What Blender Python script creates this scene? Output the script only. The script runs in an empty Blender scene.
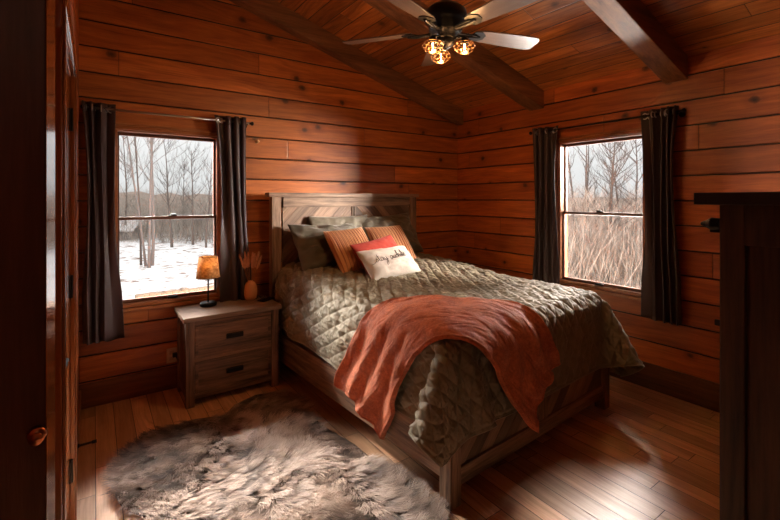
import bpy, bmesh, math, random
import numpy as np
from mathutils import Vector, Matrix, Euler

SC = bpy.context.scene
COL = SC.collection
PI = math.pi
random.seed(11)

# ------------------------------------------------------------------ camera
cam = bpy.data.objects.new('camera', bpy.data.cameras.new('camera'))
COL.objects.link(cam)
cam.location = (0, 0, 1.5)
cam.rotation_euler = (PI / 2, 0, -math.atan2(.5721, .8202))
cam.data.sensor_width = 36
cam.data.lens = 424.15 / 780 * 36
cam.data.shift_y = -61.25 / 780
cam.data.clip_start = .02
cam.data.clip_end = 300
SC.camera = cam

# ------------------------------------------------------------------ sky, daylight, exposure
SC.view_settings.view_transform = 'Standard'
SC.view_settings.look = 'None'
SC.view_settings.exposure = 0.68
SC.view_settings.gamma = 1.0
SC.view_settings.use_curve_mapping = False
SC.cycles.use_denoising = True
SC.cycles.max_bounces = 8
SC.cycles.diffuse_bounces = 5
SC.cycles.sample_clamp_indirect = 4.0
SC.cycles.caustics_reflective = False
SC.cycles.caustics_refractive = False
SC.cycles.blur_glossy = 1.0

wd = bpy.data.worlds.new('overcast_sky')
SC.world = wd
wd.use_nodes = True
wn = wd.node_tree
bg = wn.nodes['Background']
tc = wn.nodes.new('ShaderNodeTexCoord')
sx = wn.nodes.new('ShaderNodeSeparateXYZ')
cr = wn.nodes.new('ShaderNodeValToRGB')
wn.links.new(tc.outputs['Generated'], sx.inputs[0])
wn.links.new(sx.outputs['Z'], cr.inputs[0])
wn.links.new(cr.outputs[0], bg.inputs[0])
cr.color_ramp.elements[0].position = 0.0
cr.color_ramp.elements[0].color = (.66, .68, .68, 1)
cr.color_ramp.elements[1].position = .5
cr.color_ramp.elements[1].color = (1.25, 1.24, 1.22, 1)
bg.inputs[1].default_value = 0.76

def area_light(name, loc, target, sx_, sy_, power, color):
    l = bpy.data.lights.new(name, 'AREA')
    l.shape = 'RECTANGLE'; l.size = sx_; l.size_y = sy_; l.energy = power; l.color = color
    o = bpy.data.objects.new(name, l); COL.objects.link(o)
    o.location = loc
    o.rotation_euler = (Vector(target) - Vector(loc)).to_track_quat('-Z', 'Y').to_euler()
    return o
area_light('daylight_back_window', (.66, 5.15, 3.15), (.50, 2.70, .2), 1.5, .9, 1800, (1, .90, .80))
area_light('daylight_right_window', (4.95, .22, 2.2), (3.0, 2.75, 1.25), 1.9, 1.3, 1700, (1, .86, .73))
area_light('daylight_back_window_side', (-.95, 4.75, 2.0), (3.5, 1.9, 1.35), 1.0, 1.7, 900, (1, .90, .80))
area_light('daylight_right_window_high', (5.35, 3.15, 3.75), (2.7, 1.15, 0), 2.2, 2.0, 1500, (1, .90, .82))
area_light('snow_bounce_right_window', (5.6, 3.2, -.35), (2.8, 1.45, 2.6), 1.4, 1.0, 520, (1, .90, .80))
area_light('entry_fill', (-.35, -.9, 2.6), (-.2, .6, .6), .4, .4, .5, (1, .72, .5))  # added weak fill behind the camera, not a fixture of the entry

# ------------------------------------------------------------------ helpers
def tag(o, label=None, cat=None, group=None, kind=None):
    if label: o['label'] = label
    if cat: o['category'] = cat
    if group: o['group'] = group
    if kind: o['kind'] = kind
    return o

def thing(name, label, cat, loc=(0, 0, 0), rot=(0, 0, 0), group=None):
    o = bpy.data.objects.new(name, None); COL.objects.link(o)
    o.empty_display_size = .1
    o.location = loc; o.rotation_euler = rot
    return tag(o, label, cat, group)

def obj(name, bm, mat, parent=None, smooth=False, bevel=0, kind=None, loc=None):
    if bevel:
        bmesh.ops.bevel(bm, geom=[e for e in bm.edges if e.is_manifold and e.calc_face_angle(0) > .5], offset=bevel, segments=2, affect='EDGES', profile=.6)
    me = bpy.data.meshes.new(name); bm.to_mesh(me); bm.free()
    o = bpy.data.objects.new(name, me); COL.objects.link(o)
    if mat:
        for m in (mat if isinstance(mat, (list, tuple)) else [mat]): me.materials.append(m)
    if smooth:
        for p in me.polygons: p.use_smooth = True
    if parent is not None: o.parent = parent
    if loc is not None: o.location = loc
    if kind: o['kind'] = kind
    return o

def structure(name, bm, mat, smooth=False, bevel=0):
    return obj(name, bm, mat, None, smooth, bevel, 'structure')

def B(): return bmesh.new()

def box(bm, a, b, mi=0):
    r = bmesh.ops.create_cube(bm, size=1)
    c = [(a[i] + b[i]) / 2 for i in range(3)]; s = [b[i] - a[i] for i in range(3)]
    for v in r['verts']: v.co = Vector([c[i] + v.co[i] * s[i] for i in range(3)])
    if mi:
        for f in {f for v in r['verts'] for f in v.link_faces}: f.material_index = mi
    return r['verts']

def tube(bm, pts, rad, n=8, caps=True):
    pts = [Vector(p) for p in pts]
    rs = rad if isinstance(rad, (list, tuple)) else [rad] * len(pts)
    rings = []
    up = Vector((0, 0, 1))
    t0 = (pts[1] - pts[0]).normalized()
    if abs(t0.dot(up)) > .95: up = Vector((1, 0, 0))
    x = t0.cross(up).normalized()
    for i, p in enumerate(pts):
        t = (pts[min(i + 1, len(pts) - 1)] - pts[max(i - 1, 0)]).normalized()
        x = (x - t * x.dot(t)).normalized(); y = t.cross(x)
        rings.append([bm.verts.new(p + (x * math.cos(2 * PI * k / n) + y * math.sin(2 * PI * k / n)) * rs[i]) for k in range(n)])
    for i in range(len(rings) - 1):
        for k in range(n):
            bm.faces.new((rings[i][k], rings[i][(k + 1) % n], rings[i + 1][(k + 1) % n], rings[i + 1][k]))
    if caps and n > 2:
        bm.faces.new(rings[0][::-1]); bm.faces.new(rings[-1])

def lathe(bm, prof, c=(0, 0, 0), n=32, close=True):
    rings = []
    for r, z in prof:
        if r < 1e-5: rings.append([bm.verts.new((c[0], c[1], c[2] + z))])
        else: rings.append([bm.verts.new((c[0] + r * math.cos(2 * PI * k / n), c[1] + r * math.sin(2 * PI * k / n), c[2] + z)) for k in range(n)])
    for a, b in zip(rings, rings[1:]):
        for k in range(n):
            va = a if len(a) > 1 else a * n
            vb = b if len(b) > 1 else b * n
            f = [va[k], va[(k + 1) % n], vb[(k + 1) % n], vb[k]]
            g = []
            for v in f:
                if v not in g: g.append(v)
            if len(g) > 2:
                try: bm.faces.new(g)
                except ValueError: pass

def prism(bm, pts, axis, a, b):
    """polygon in the plane across `axis`, extruded from a to b"""
    def P(p, h):
        if axis == 'x': return (h, p[0], p[1])
        if axis == 'y': return (p[0], h, p[1])
        return (p[0], p[1], h)
    A = [bm.verts.new(P(p, a)) for p in pts]; Bv = [bm.verts.new(P(p, b)) for p in pts]
    n = len(pts)
    fs = [bm.faces.new(A[::-1]), bm.faces.new(Bv)]
    for i in range(n): fs.append(bm.faces.new((A[i], A[(i + 1) % n], Bv[(i + 1) % n], Bv[i])))
    return fs

def torus(bm, c, R, r, axis='y', n=20, m=8):
    vs = []
    for i in range(n):
        a = 2 * PI * i / n; row = []
        for j in range(m):
            b = 2 * PI * j / m
            x = (R + r * math.cos(b)) * math.cos(a); y = (R + r * math.cos(b)) * math.sin(a); z = r * math.sin(b)
            p = {'z': (x, y, z), 'y': (x, z, y), 'x': (z, x, y)}[axis]
            row.append(bm.verts.new((c[0] + p[0], c[1] + p[1], c[2] + p[2])))
        vs.append(row)
    for i in range(n):
        for j in range(m):
            bm.faces.new((vs[i][j], vs[(i + 1) % n][j], vs[(i + 1) % n][(j + 1) % m], vs[i][(j + 1) % m]))

def grid_mesh(name, P, mat, parent=None, smooth=True, thick=0, closed_u=False):
    """P: array (nv, nu, 3)"""
    nv, nu, _ = P.shape
    idx = np.arange(nv * nu).reshape(nv, nu)
    F = np.stack([idx[:-1, :-1], idx[:-1, 1:], idx[1:, 1:], idx[1:, :-1]], -1).reshape(-1, 4)
    me = bpy.data.meshes.new(name)
    me.from_pydata(P.reshape(-1, 3).tolist(), [], F.tolist())
    me.update()
    me.materials.append(mat)
    if smooth: me.polygons.foreach_set('use_smooth', [True] * len(me.polygons))
    o = bpy.data.objects.new(name, me); COL.objects.link(o)
    if parent is not None: o.parent = parent
    if thick:
        s = o.modifiers.new('thickness', 'SOLIDIFY'); s.thickness = thick; s.offset = -1
    return o

def copy_tree(o, parent=None, label=None):
    c = o.copy(); COL.objects.link(c)
    if parent is not None: c.parent = parent
    if label: c['label'] = label
    for ch in list(o.children): copy_tree(ch, c)
    return c

# ------------------------------------------------------------------ materials
class NT:
    def __init__(s, name):
        s.m = bpy.data.materials.new(name); s.m.use_nodes = True
        s.t = s.m.node_tree; s.b = s.t.nodes['Principled BSDF']
    def n(s, t, **k):
        x = s.t.nodes.new(t)
        for a, b in k.items(): setattr(x, a, b)
        return x
    def l(s, a, b): s.t.links.new(a, b)
    def val(s, x, inp):
        if isinstance(x, (int, float)): inp.default_value = x
        elif isinstance(x, (tuple, list)): inp.default_value = x
        else: s.l(x, inp)
    def math(s, op, a, b=0.0, c=None, clamp=False):
        x = s.n('ShaderNodeMath', operation=op, use_clamp=clamp)
        s.val(a, x.inputs[0]); s.val(b, x.inputs[1])
        if c is not None: s.val(c, x.inputs[2])
        return x.outputs[0]
    def mix(s, f, a, b, mode='MIX'):
        x = s.n('ShaderNodeMix', data_type='RGBA', blend_type=mode)
        s.val(f, x.inputs[0]); s.val(a, x.inputs[6]); s.val(b, x.inputs[7])
        return x.outputs[2]
    def comb(s, x, y, z):
        c = s.n('ShaderNodeCombineXYZ'); s.val(x, c.inputs[0]); s.val(y, c.inputs[1]); s.val(z, c.inputs[2]); return c.outputs[0]
    def noise(s, vec, scale, detail=4, rough=.55, dist=0):
        x = s.n('ShaderNodeTexNoise'); s.l(vec, x.inputs['Vector'])
        x.inputs['Scale'].default_value = scale; x.inputs['Detail'].default_value = detail
        x.inputs['Roughness'].default_value = rough; x.inputs['Distortion'].default_value = dist
        return x.outputs[0]
    def ramp(s, f, stops):
        x = s.n('ShaderNodeValToRGB'); s.l(f, x.inputs[0])
        e = x.color_ramp.elements
        while len(e) < len(stops): e.new(.5)
        for k, (p, c) in enumerate(stops):
            e[k].position = p; e[k].color = (c[0], c[1], c[2], 1) if not isinstance(c, (int, float)) else (c, c, c, 1)
        return x.outputs[0]
    def bump(s, h, strength, dist=.01, normal=None):
        x = s.n('ShaderNodeBump'); s.l(h, x.inputs['Height'])
        x.inputs['Strength'].default_value = strength; x.inputs['Distance'].default_value = dist
        if normal is not None: s.l(normal, x.inputs['Normal'])
        s.l(x.outputs[0], s.b.inputs['Normal']); return x.outputs[0]
    def set(s, **k):
        for a, b in k.items():
            nm = {'color': 'Base Color', 'rough': 'Roughness', 'metal': 'Metallic', 'spec': 'Specular IOR Level', 'coat': 'Coat Weight',
                  'coat_rough': 'Coat Roughness', 'sheen': 'Sheen Weight', 'emit': 'Emission Color', 'emit_s': 'Emission Strength',
                  'alpha': 'Alpha', 'trans': 'Transmission Weight', 'ior': 'IOR', 'sss': 'Subsurface Weight', 'sheen_rough': 'Sheen Roughness', 'sheen_tint': 'Sheen Tint'}[a]
            if isinstance(b, tuple) and len(b) == 3: b = (*b, 1)
            s.val(b, s.b.inputs[nm])
        return s
    def coord(s, kind='Object'):
        return s.n('ShaderNodeTexCoord').outputs[kind]

def plain(name, color, rough=.6, **k):
    t = NT(name); t.set(color=color, rough=rough, **k); return t.m

def planks(name, along, across, width, off, length, light, dark, groove=(.02, .008, .004), gw=.006, knots=1.0,
           rough=.45, tone=.35, coat=0.0, gbump=.6, knot_scale=2.3, rough_var=.1, grain=1.0, jw=.003):
    """boards running on axis `along`, stacked on axis `across` (object coordinates = room metres)"""
    t = NT(name)
    sp = t.n('ShaderNodeSeparateXYZ'); t.l(t.coord(), sp.inputs[0])
    A = sp.outputs[along]; R = sp.outputs[across]
    q = t.math('DIVIDE', t.math('SUBTRACT', R, off), width)
    i = t.math('FLOOR', q); fr = t.math('SUBTRACT', q, i)
    w1 = t.n('ShaderNodeTexWhiteNoise', noise_dimensions='1D'); t.l(i, w1.inputs['W'])
    r1 = w1.outputs['Value']
    ja = t.math('ADD', t.math('DIVIDE', A, length), t.math('MULTIPLY', r1, 13.7))
    k = t.math('FLOOR', ja); fa = t.math('SUBTRACT', ja, k)
    w2 = t.n('ShaderNodeTexWhiteNoise', noise_dimensions='2D'); t.l(t.comb(i, k, 0), w2.inputs['Vector'])
    r2 = w2.outputs['Value']
    o2 = t.math('MULTIPLY', r2, 37.0)
    # slow wander of the grain
    vw = t.comb(t.math('MULTIPLY', A, 1.1), t.math('MULTIPLY', R, 5.0), o2)
    wob = t.noise(vw, 1.0, 3, .5)
    va = t.comb(t.math('MULTIPLY', A, 1.6), t.math('ADD', t.math('MULTIPLY', R, 34.0), t.math('MULTIPLY', wob, 7.0)), o2)
    g1 = t.noise(va, 1.0, 5, .6, .3)
    vb = t.comb(t.math('MULTIPLY', A, 6.0), t.math('MULTIPLY', R, 170.0), o2)
    g2 = t.noise(vb, 1.0, 3, .6)
    big = t.noise(t.comb(t.math('MULTIPLY', A, 2.2), t.math('MULTIPLY', R, 9.0), o2), 1.0, 3, .6)
    g = t.math('ADD', t.math('MULTIPLY', g1, .55), t.math('MULTIPLY', g2, .25))
    g = t.math('ADD', g, t.math('MULTIPLY', big, .35))
    g = t.math('MULTIPLY_ADD', t.math('SUBTRACT', g, .575), 3.8 * grain, .5, clamp=True)
    col = t.mix(g, (*dark, 1), (*light, 1))
    tn = t.math('MULTIPLY_ADD', r2, tone * 2, 1 - tone)
    col = t.mix(1.0, col, t.comb(tn, tn, tn), 'MULTIPLY')
    if knots:
        vo = t.n('ShaderNodeTexVoronoi', voronoi_dimensions='2D', feature='F1')
        kv = t.comb(t.math('ADD', t.math('MULTIPLY', A, .8), t.math('MULTIPLY', i, 5.77)), t.math('MULTIPLY_ADD', i, 3.31, R), 0.0)
        t.l(kv, vo.inputs['Vector']); vo.inputs['Scale'].default_value = knot_scale
        dd = t.math('ADD', vo.outputs['Distance'], t.math('MULTIPLY', t.math('SUBTRACT', t.noise(t.comb(A, R, 0), 22.0, 3), .5), .06))
        sc = t.n('ShaderNodeSeparateColor'); t.l(vo.outputs['Color'], sc.inputs[0])
        gate = t.math('GREATER_THAN', sc.outputs[0], .22)
        size = t.math('MULTIPLY_ADD', sc.outputs[1], .055, .022)
        halo = t.math('SUBTRACT', 1.0, t.math('DIVIDE', dd, t.math('MULTIPLY', size, 2.6)), clamp=True)
        core = t.math('SUBTRACT', 1.0, t.math('DIVIDE', dd, size), clamp=True)
        core = t.math('MULTIPLY', t.math('POWER', core, .5), gate)
        halo = t.math('MULTIPLY', t.math('MULTIPLY', halo, gate), .55 * knots)
        col = t.mix(halo, col, (dark[0] * .55, dark[1] * .45, dark[2] * .45, 1))
        col = t.mix(t.math('MULTIPLY', core, .85 * knots), col, (dark[0] * .16, dark[1] * .16, dark[2] * .2, 1))
    ed = t.math('MULTIPLY', t.math('MINIMUM', fr, t.math('SUBTRACT', 1.0, fr)), width)
    gm = t.math('LESS_THAN', ed, gw * .5)
    je = t.math('MULTIPLY', t.math('MINIMUM', fa, t.math('SUBTRACT', 1.0, fa)), length)
    jm = t.math('LESS_THAN', je, jw * .5)
    gm = t.math('MAXIMUM', gm, jm)
    col = t.mix(gm, col, (*groove, 1))
    soft = t.math('DIVIDE', t.math('MINIMUM', ed, je), gw, clamp=True)
    h = t.math('ADD', t.math('MULTIPLY', soft, 1.0), t.math('MULTIPLY', g2, .12))
    t.bump(h, gbump, .004)
    t.set(color=col, rough=t.math('MULTIPLY_ADD', g2, rough_var * 2, rough - rough_var), coat=coat, coat_rough=.12)
    return t.m

def wood(name, light, dark, axis=2, rough=.55, scale=1.0, streak=.5, knots=0.0, coat=0.0, tone_attr=False, rot=0.0):
    """plain furniture wood with the grain along one object axis"""
    t = NT(name)
    co = t.coord()
    if rot:
        mp = t.n('ShaderNodeMapping'); t.l(co, mp.inputs[0]); mp.inputs['Rotation'].default_value = (0, rot, 0); co = mp.outputs[0]
    oi = t.n('ShaderNodeObjectInfo')
    sp = t.n('ShaderNodeSeparateXYZ'); t.l(co, sp.inputs[0])
    s = [26.0 * scale] * 3; s[axis] = 1.7 * scale
    off = t.math('MULTIPLY', oi.outputs['Random'], 19.0)
    v = t.comb(t.math('MULTIPLY_ADD', sp.outputs[0], s[0], off), t.math('MULTIPLY', sp.outputs[1], s[1]), t.math('MULTIPLY_ADD', sp.outputs[2], s[2], off))
    g1 = t.noise(v, 1.0, 6, .62, .5)
    v2 = t.n('ShaderNodeVectorMath', operation='SCALE'); t.l(v, v2.inputs[0]); v2.inputs[3].default_value = 4.5
    g2 = t.noise(v2.outputs[0], 1.0, 3, .6)
    v3 = t.n('ShaderNodeVectorMath', operation='SCALE'); t.l(v, v3.inputs[0]); v3.inputs[3].default_value = .3
    g3 = t.noise(v3.outputs[0], 1.0, 3, .6)
    g = t.math('ADD', t.math('ADD', t.math('MULTIPLY', g1, .5), t.math('MULTIPLY', g2, .25)), t.math('MULTIPLY', g3, .4))
    g = t.math('MULTIPLY_ADD', t.math('SUBTRACT', g, .575), 6.0 * streak, .5, clamp=True)
    col = t.mix(g, (*dark, 1), (*light, 1))
    if tone_attr:
        at = t.n('ShaderNodeAttribute', attribute_name='tone')
        col = t.mix(1.0, col, at.outputs['Color'], 'MULTIPLY')
    t.bump(g2, .25, .003)
    t.set(color=col, rough=rough, coat=coat, coat_rough=.10)
    return t.m

def fabric(name, c1, c2, rough=.8, weave=600.0, sheen=.3, var=6.0, bump=.2, **k):
    t = NT(name)
    co = t.coord()
    n1 = t.noise(co, var, 4, .6)
    col = t.mix(t.math('MULTIPLY_ADD', t.math('SUBTRACT', n1, .5), 2.2, .5, clamp=True), (*c1, 1), (*c2, 1))
    n2 = t.noise(co, weave, 2, .5)
    t.bump(n2, bump, .002)
    t.set(color=col, rough=rough, sheen=sheen, **k)
    return t.m

WZ = .186                                   # exposed width of one log-siding board
M = {}
M['wall_back'] = planks('pine siding', 0, 2, WZ, -.003, 2.7, (.64, .195, .041), (.25, .058, .012), gw=.008, grain=.8, knots=1.2, rough=.42, tone=.28)
M['wall_side'] = planks('pine siding across', 1, 2, WZ, -.003, 2.3, (.62, .165, .034), (.24, .050, .011), gw=.008, grain=.8, knots=1.2, rough=.45, tone=.26)
M['ceiling'] = planks('pine ceiling boards', 1, 0, .133, .02, 3.1, (.60, .225, .060), (.20, .056, .014), gw=.007, rough=.38, tone=.35)
M['floor'] = planks('hardwood floor', 1, 0, .107, .006, .95, (.74, .46, .28), (.36, .185, .095), groove=(.02, .010, .006), gw=.0034, knots=.25,
                    rough=.36, tone=.30, knot_scale=.8, gbump=.3, rough_var=.05, grain=.8)
M['beam'] = wood('rough sawn beam', (.36, .165, .075), (.09, .036, .017), axis=0, rough=.36, scale=.7, streak=.6)
M['trim'] = wood('varnished pine trim', (.42, .15, .045), (.20, .06, .018), axis=0, rough=.3, streak=.4)
M['trim_v'] = wood('varnished pine stile', (.42, .15, .045), (.20, .06, .018), axis=2, rough=.3, streak=.4)
M['door'] = wood('varnished pine door', (.42, .15, .045), (.22, .066, .02), axis=2, rough=.25, streak=.35, coat=1.0)
M['dark_door'] = wood('dark stained door', (.22, .092, .062), (.09, .040, .030), axis=2, rough=.4, streak=.4)
M['sash'] = wood('dark window sash', (.13, .05, .025), (.06, .022, .012), axis=0, rough=.4, streak=.3)
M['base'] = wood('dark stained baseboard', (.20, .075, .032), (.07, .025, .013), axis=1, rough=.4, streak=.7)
M['base_shaded_x'] = wood('shaded brown baseboard across', (.22, .080, .032), (.09, .030, .014), axis=0, rough=.4, streak=.7)  # brown bottom board, darkened further for the shade at the wall foot
GL, GD = (.36, .235, .155), (.09, .052, .034)
M['grey_x'] = wood('weathered grey brown wood', GL, GD, axis=0, rough=.55, streak=.9)
M['grey_y'] = wood('weathered grey brown wood lengthwise', GL, GD, axis=1, rough=.55, streak=.9)
M['grey_z'] = wood('weathered grey brown wood upright', GL, GD, axis=2, rough=.55, streak=.9)
M['chev_l'] = wood('chevron boards rising right', (.35, .225, .15), (.12, .07, .048), axis=0, rough=.55, streak=.6, tone_attr=True, rot=PI / 4)
M['chev_r'] = wood('chevron boards rising left', (.35, .225, .15), (.12, .07, .048), axis=0, rough=.55, streak=.6, tone_attr=True, rot=-PI / 4)
NLc, NDc = (.25, .145, .095), (.045, .025, .018)
M['ns_x'] = wood('nightstand wood', NLc, NDc, axis=0, rough=.5, streak=.9)
M['ns_z'] = wood('nightstand wood upright', NLc, NDc, axis=2, rough=.5, streak=.9)
M['ns_top'] = wood('nightstand top wood', (.33, .22, .155), (.13, .08, .055), axis=0, rough=.36, streak=.6)
M['arm_z'] = wood('dark rustic wood', (.105, .050, .030), (.026, .013, .010), axis=2, rough=.5, streak=.8)
M['arm_top'] = wood('black brown top', (.025, .013, .011), (.012, .008, .008), axis=1, rough=.45)
M['black'] = plain('black iron', (.012, .011, .012), .42, metal=.6)
M['bronze'] = plain('dark bronze', (.022, .014, .012), .35, metal=.7)
M['steel'] = plain('brushed steel', (.45, .43, .42), .3, metal=1.0)
M['copper'] = plain('copper', (.55, .20, .10), .3, metal=1.0)
M['white_felt'] = fabric('white linen', (.72, .67, .62), (.62, .56, .50), .9, var=9)
M['curtain'] = fabric('dark satin curtain', (.050, .026, .027), (.030, .017, .020), .50, weave=900, sheen=.1, var=3, bump=.1)
M['orange_cord'] = None
# ------------------------------------------------------------------ the room
BY, RX, LX, FY = 3.742, 3.606, -.09, -.14      # back, right, left, front wall planes
def zc(x): return 2.555 + .30 * (RX - x)       # underside of the sloping ceiling

bm = B(); box(bm, (-1.45, -1.9, -.12), (RX + .2, BY + .2, 0)); structure('floor', bm, M['floor'])
bm = B(); prism(bm, [(-1.6, zc(-1.6)), (RX + .25, zc(RX + .25)), (RX + .25, zc(RX + .25) + .2), (-1.6, zc(-1.6) + .2)], 'y', -2.0, BY + .25)
bmesh.ops.recalc_face_normals(bm, faces=bm.faces[:])
structure('ceiling', bm, M['ceiling'])

def siding(name, mat, axis, plane, sign, rects, thick=.105):
    """inner face with a V-groove between boards, plain outer face; rects = (a0, a1, z0, z1) pieces around the openings"""
    bm = B()
    def P(a, d, z):
        return (a, plane + sign * d, z) if axis == 'x' else (plane + sign * d, a, z)
    for a0, a1, z0, z1 in rects:
        zs = [(z0, 0)]
        k = math.ceil((z0 + .003) / WZ - 1e-6)
        while k * WZ - .003 < z1:
            zk = k * WZ - .003
            for dz, dd in ((-.009, 0), (-.003, .009), (.003, .009), (.009, 0)):
                if z0 < zk + dz < z1: zs.append((zk + dz, dd))
            k += 1
        zs.append((z1, 0))
        L = [bm.verts.new(P(a0, d, z)) for z, d in zs]; Rr = [bm.verts.new(P(a1, d, z)) for z, d in zs]
        for i in range(len(zs) - 1): bm.faces.new((L[i], Rr[i], Rr[i + 1], L[i + 1]))
        o = [bm.verts.new(P(a, thick, z)) for a, z in ((a0, z0), (a1, z0), (a1, z1), (a0, z1))]
        bm.faces.new(o[::-1])
        for (p, q, r, s) in ((L[0], Rr[0], o[1], o[0]), (L[-1], Rr[-1], o[2], o[3])): bm.faces.new((p, q, r, s))
        bm.faces.new([L[i] for i in range(len(L))] + [o[3], o[0]])
        bm.faces.new([Rr[i] for i in range(len(Rr))] + [o[2], o[1]])
    # cut along the roof slope
    bmesh.ops.bisect_plane(bm, geom=bm.verts[:] + bm.edges[:] + bm.faces[:], plane_co=(RX, 0, zc(RX) + .03), plane_no=(.30, 0, 1), clear_outer=True)
    bmesh.ops.recalc_face_normals(bm, faces=bm.faces[:])
    return structure(name, bm, mat)

W1 = (.115, .870, .685, 2.035)                  # back window opening  x0 x1 z0 z1
W2 = (1.60, 2.385, .715, 2.045)                 # right window opening y0 y1 z0 z1
siding('wall_back', M['wall_back'], 'x', BY, 1, [(-1.6, W1[0], 0, 4.4), (W1[1], RX + .16, 0, 4.4), (W1[0], W1[1], 0, W1[2]), (W1[0], W1[1], W1[3], 4.4)])
siding('wall_right', M['wall_side'], 'y', RX, 1, [(-1.9, W2[0], 0, 3.0), (W2[1], BY, 0, 3.0), (W2[0], W2[1], 0, W2[2]), (W2[0], W2[1], W2[3], 3.0)])
D1 = (1.55, 2.42, 2.06)                         # closed door in the left wall
siding('wall_left', M['wall_side'], 'y', LX, -1, [(1.24, D1[0], 0, 4.2), (D1[1], BY, 0, 4.2), (D1[0], D1[1], D1[2], 4.2)], .12)
# the entry the camera stands in
siding('wall_entry_left', M['wall_side'], 'y', -1.1, -1, [(-1.7, 1.30, 0, 4.4)], .12)
siding('wall_front', M['dark_door'], 'x', -1.6, -1, [(-1.2, RX, 0, 4.4)], .12)  # unseen wall, set back and in dark boards to bounce less light
siding('wall_entry_far', M['wall_back'], 'x', 1.25, 1, [(-1.1, LX - .12, 0, 4.3)], .10)

# baseboards
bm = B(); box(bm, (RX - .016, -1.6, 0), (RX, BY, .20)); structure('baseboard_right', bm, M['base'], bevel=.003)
bm = B(); box(bm, (LX, BY - .014, 0), (RX - .016, BY, .175)); structure('baseboard_shaded_back', bm, M['base_shaded_x'], bevel=.003)  # board added to carry the shaded bottom siding row
bm = B(); box(bm, (LX, D1[1] + .10, 0), (LX + .014, BY - .014, .14)); structure('baseboard_left', bm, M['trim'], bevel=.003)

# rafters: three beams that follow the roof slope
for k, (y0, y1, nm) in enumerate(((3.640, BY, 'trim_1'), (2.539, 2.705, 'trim_2'), (1.313, 1.470, 'trim_3'))):
    bm = B()
    prism(bm, [(RX, zc(RX) - .172), (RX, zc(RX) + .02), (LX, zc(LX) + .02), (LX, zc(LX) - .172)], 'y', y0, y1)
    bmesh.ops.recalc_face_normals(bm, faces=bm.faces[:])
    structure(nm, bm, M['beam'], bevel=.006)

# ------------------------------------------------------------------ windows
def glass_mat():
    t = NT('window glass')
    out = t.t.nodes['Material Output']
    tr = t.n('ShaderNodeBsdfTransparent'); gl = t.n('ShaderNodeBsdfGlossy'); gl.inputs['Roughness'].default_value = .02
    fr = t.n('ShaderNodeFresnel'); fr.inputs[0].default_value = 1.35
    mx = t.n('ShaderNodeMixShader'); t.l(fr.outputs[0], mx.inputs[0]); t.l(tr.outputs[0], mx.inputs[1]); t.l(gl.outputs[0], mx.inputs[2])
    t.l(mx.outputs[0], out.inputs[0]); return t.m
M['glass'] = glass_mat()

def window(name, axis, plane, a0, a1, z0, z1, zr, lock_side):
    """double hung window; frame > sash, pane, lock"""
    def bx(bm, p0, p1, d0, d1, q0, q1):
        if axis == 'x': return box(bm, (p0, plane + d0, q0), (p1, plane + d1, q1))
        return box(bm, (plane + d0, p0, q0), (plane + d1, p1, q1))
    root = B()                                  # jambs, head, sill inside the wall opening
    bx(root, a0, a0 + .028, -.006, .105, z0, z1); bx(root, a1 - .028, a1, -.006, .105, z0, z1)
    bx(root, a0 + .028, a1 - .028, -.006, .105, z1 - .03, z1); bx(root, a0 + .028, a1 - .028, -.012, .105, z0, z0 + .025)
    r = structure(name, root, M['trim'], bevel=.003)
    bm = B()                                    # thin casing: head mouldings and stool
    bx(bm, a0 - .02, a1 + .02, -.026, 0, z1 + .012, z1 + .028); bx(bm, a0 - .016, a1 + .016, -.016, 0, z1, z1 + .012); bx(bm, a0 - .012, a1 + .012, -.020, .0, z1 - .018, z1)
    bx(bm, a0 - .02, a0, -.010, 0, z0, z1); bx(bm, a1, a1 + .02, -.010, 0, z0, z1)
    obj('casing', bm, M['trim'], r, bevel=.002)
    bm = B(); bx(bm, a0 - .02, a1 + .02, -.034, 0, z0 - .030, z0 - .004); obj('window_sill', bm, M['trim'], r, bevel=.003)
    i0, i1, j0, j1 = a0 + .028, a1 - .028, z0 + .025, z1 - .03
    s = .013
    for nm, q0, q1, dd, bot in (('lower_sash', j0, zr + .012, .030, .02), ('upper_sash', zr - .014, j1, .061, .02)):
        bm = B()
        bx(bm, i0, i0 + s, dd, dd + .028, q0, q1); bx(bm, i1 - s, i1, dd, dd + .028, q0, q1)
        bx(bm, i0 + s, i1 - s, dd, dd + .028, q0, q0 + .024); bx(bm, i0 + s, i1 - s, dd, dd + .028, q1 - .024, q1)
        so = obj(nm, bm, M['sash'], r, bevel=.002)
        bm = B(); bx(bm, i0 + s, i1 - s, dd + .012, dd + .015, q0 + .024, q1 - .024)
        obj('glass_pane', bm, M['glass'], so)
    c = (a0 + a1) / 2 + lock_side
    bm = B(); bx(bm, c - .03, c + .03, .018, .036, zr + .012, zr + .020); bx(bm, c - .012, c + .028, .010, .030, zr + .020, zr + .032)
    obj('sash_lock', bm, M['black'], r, bevel=.002)
    bm = B(); bx(bm, c - .035, c + .035, .006, .030, z0 + .026, z0 + .044); obj('sash_lift', bm, M['black'], r, bevel=.003)
window('window_1', 'x', BY, *W1[:2], W1[2], W1[3], 1.350, .02)
window('window_2', 'y', RX, *W2[:2], W2[2], W2[3], 1.368, .0)

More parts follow.
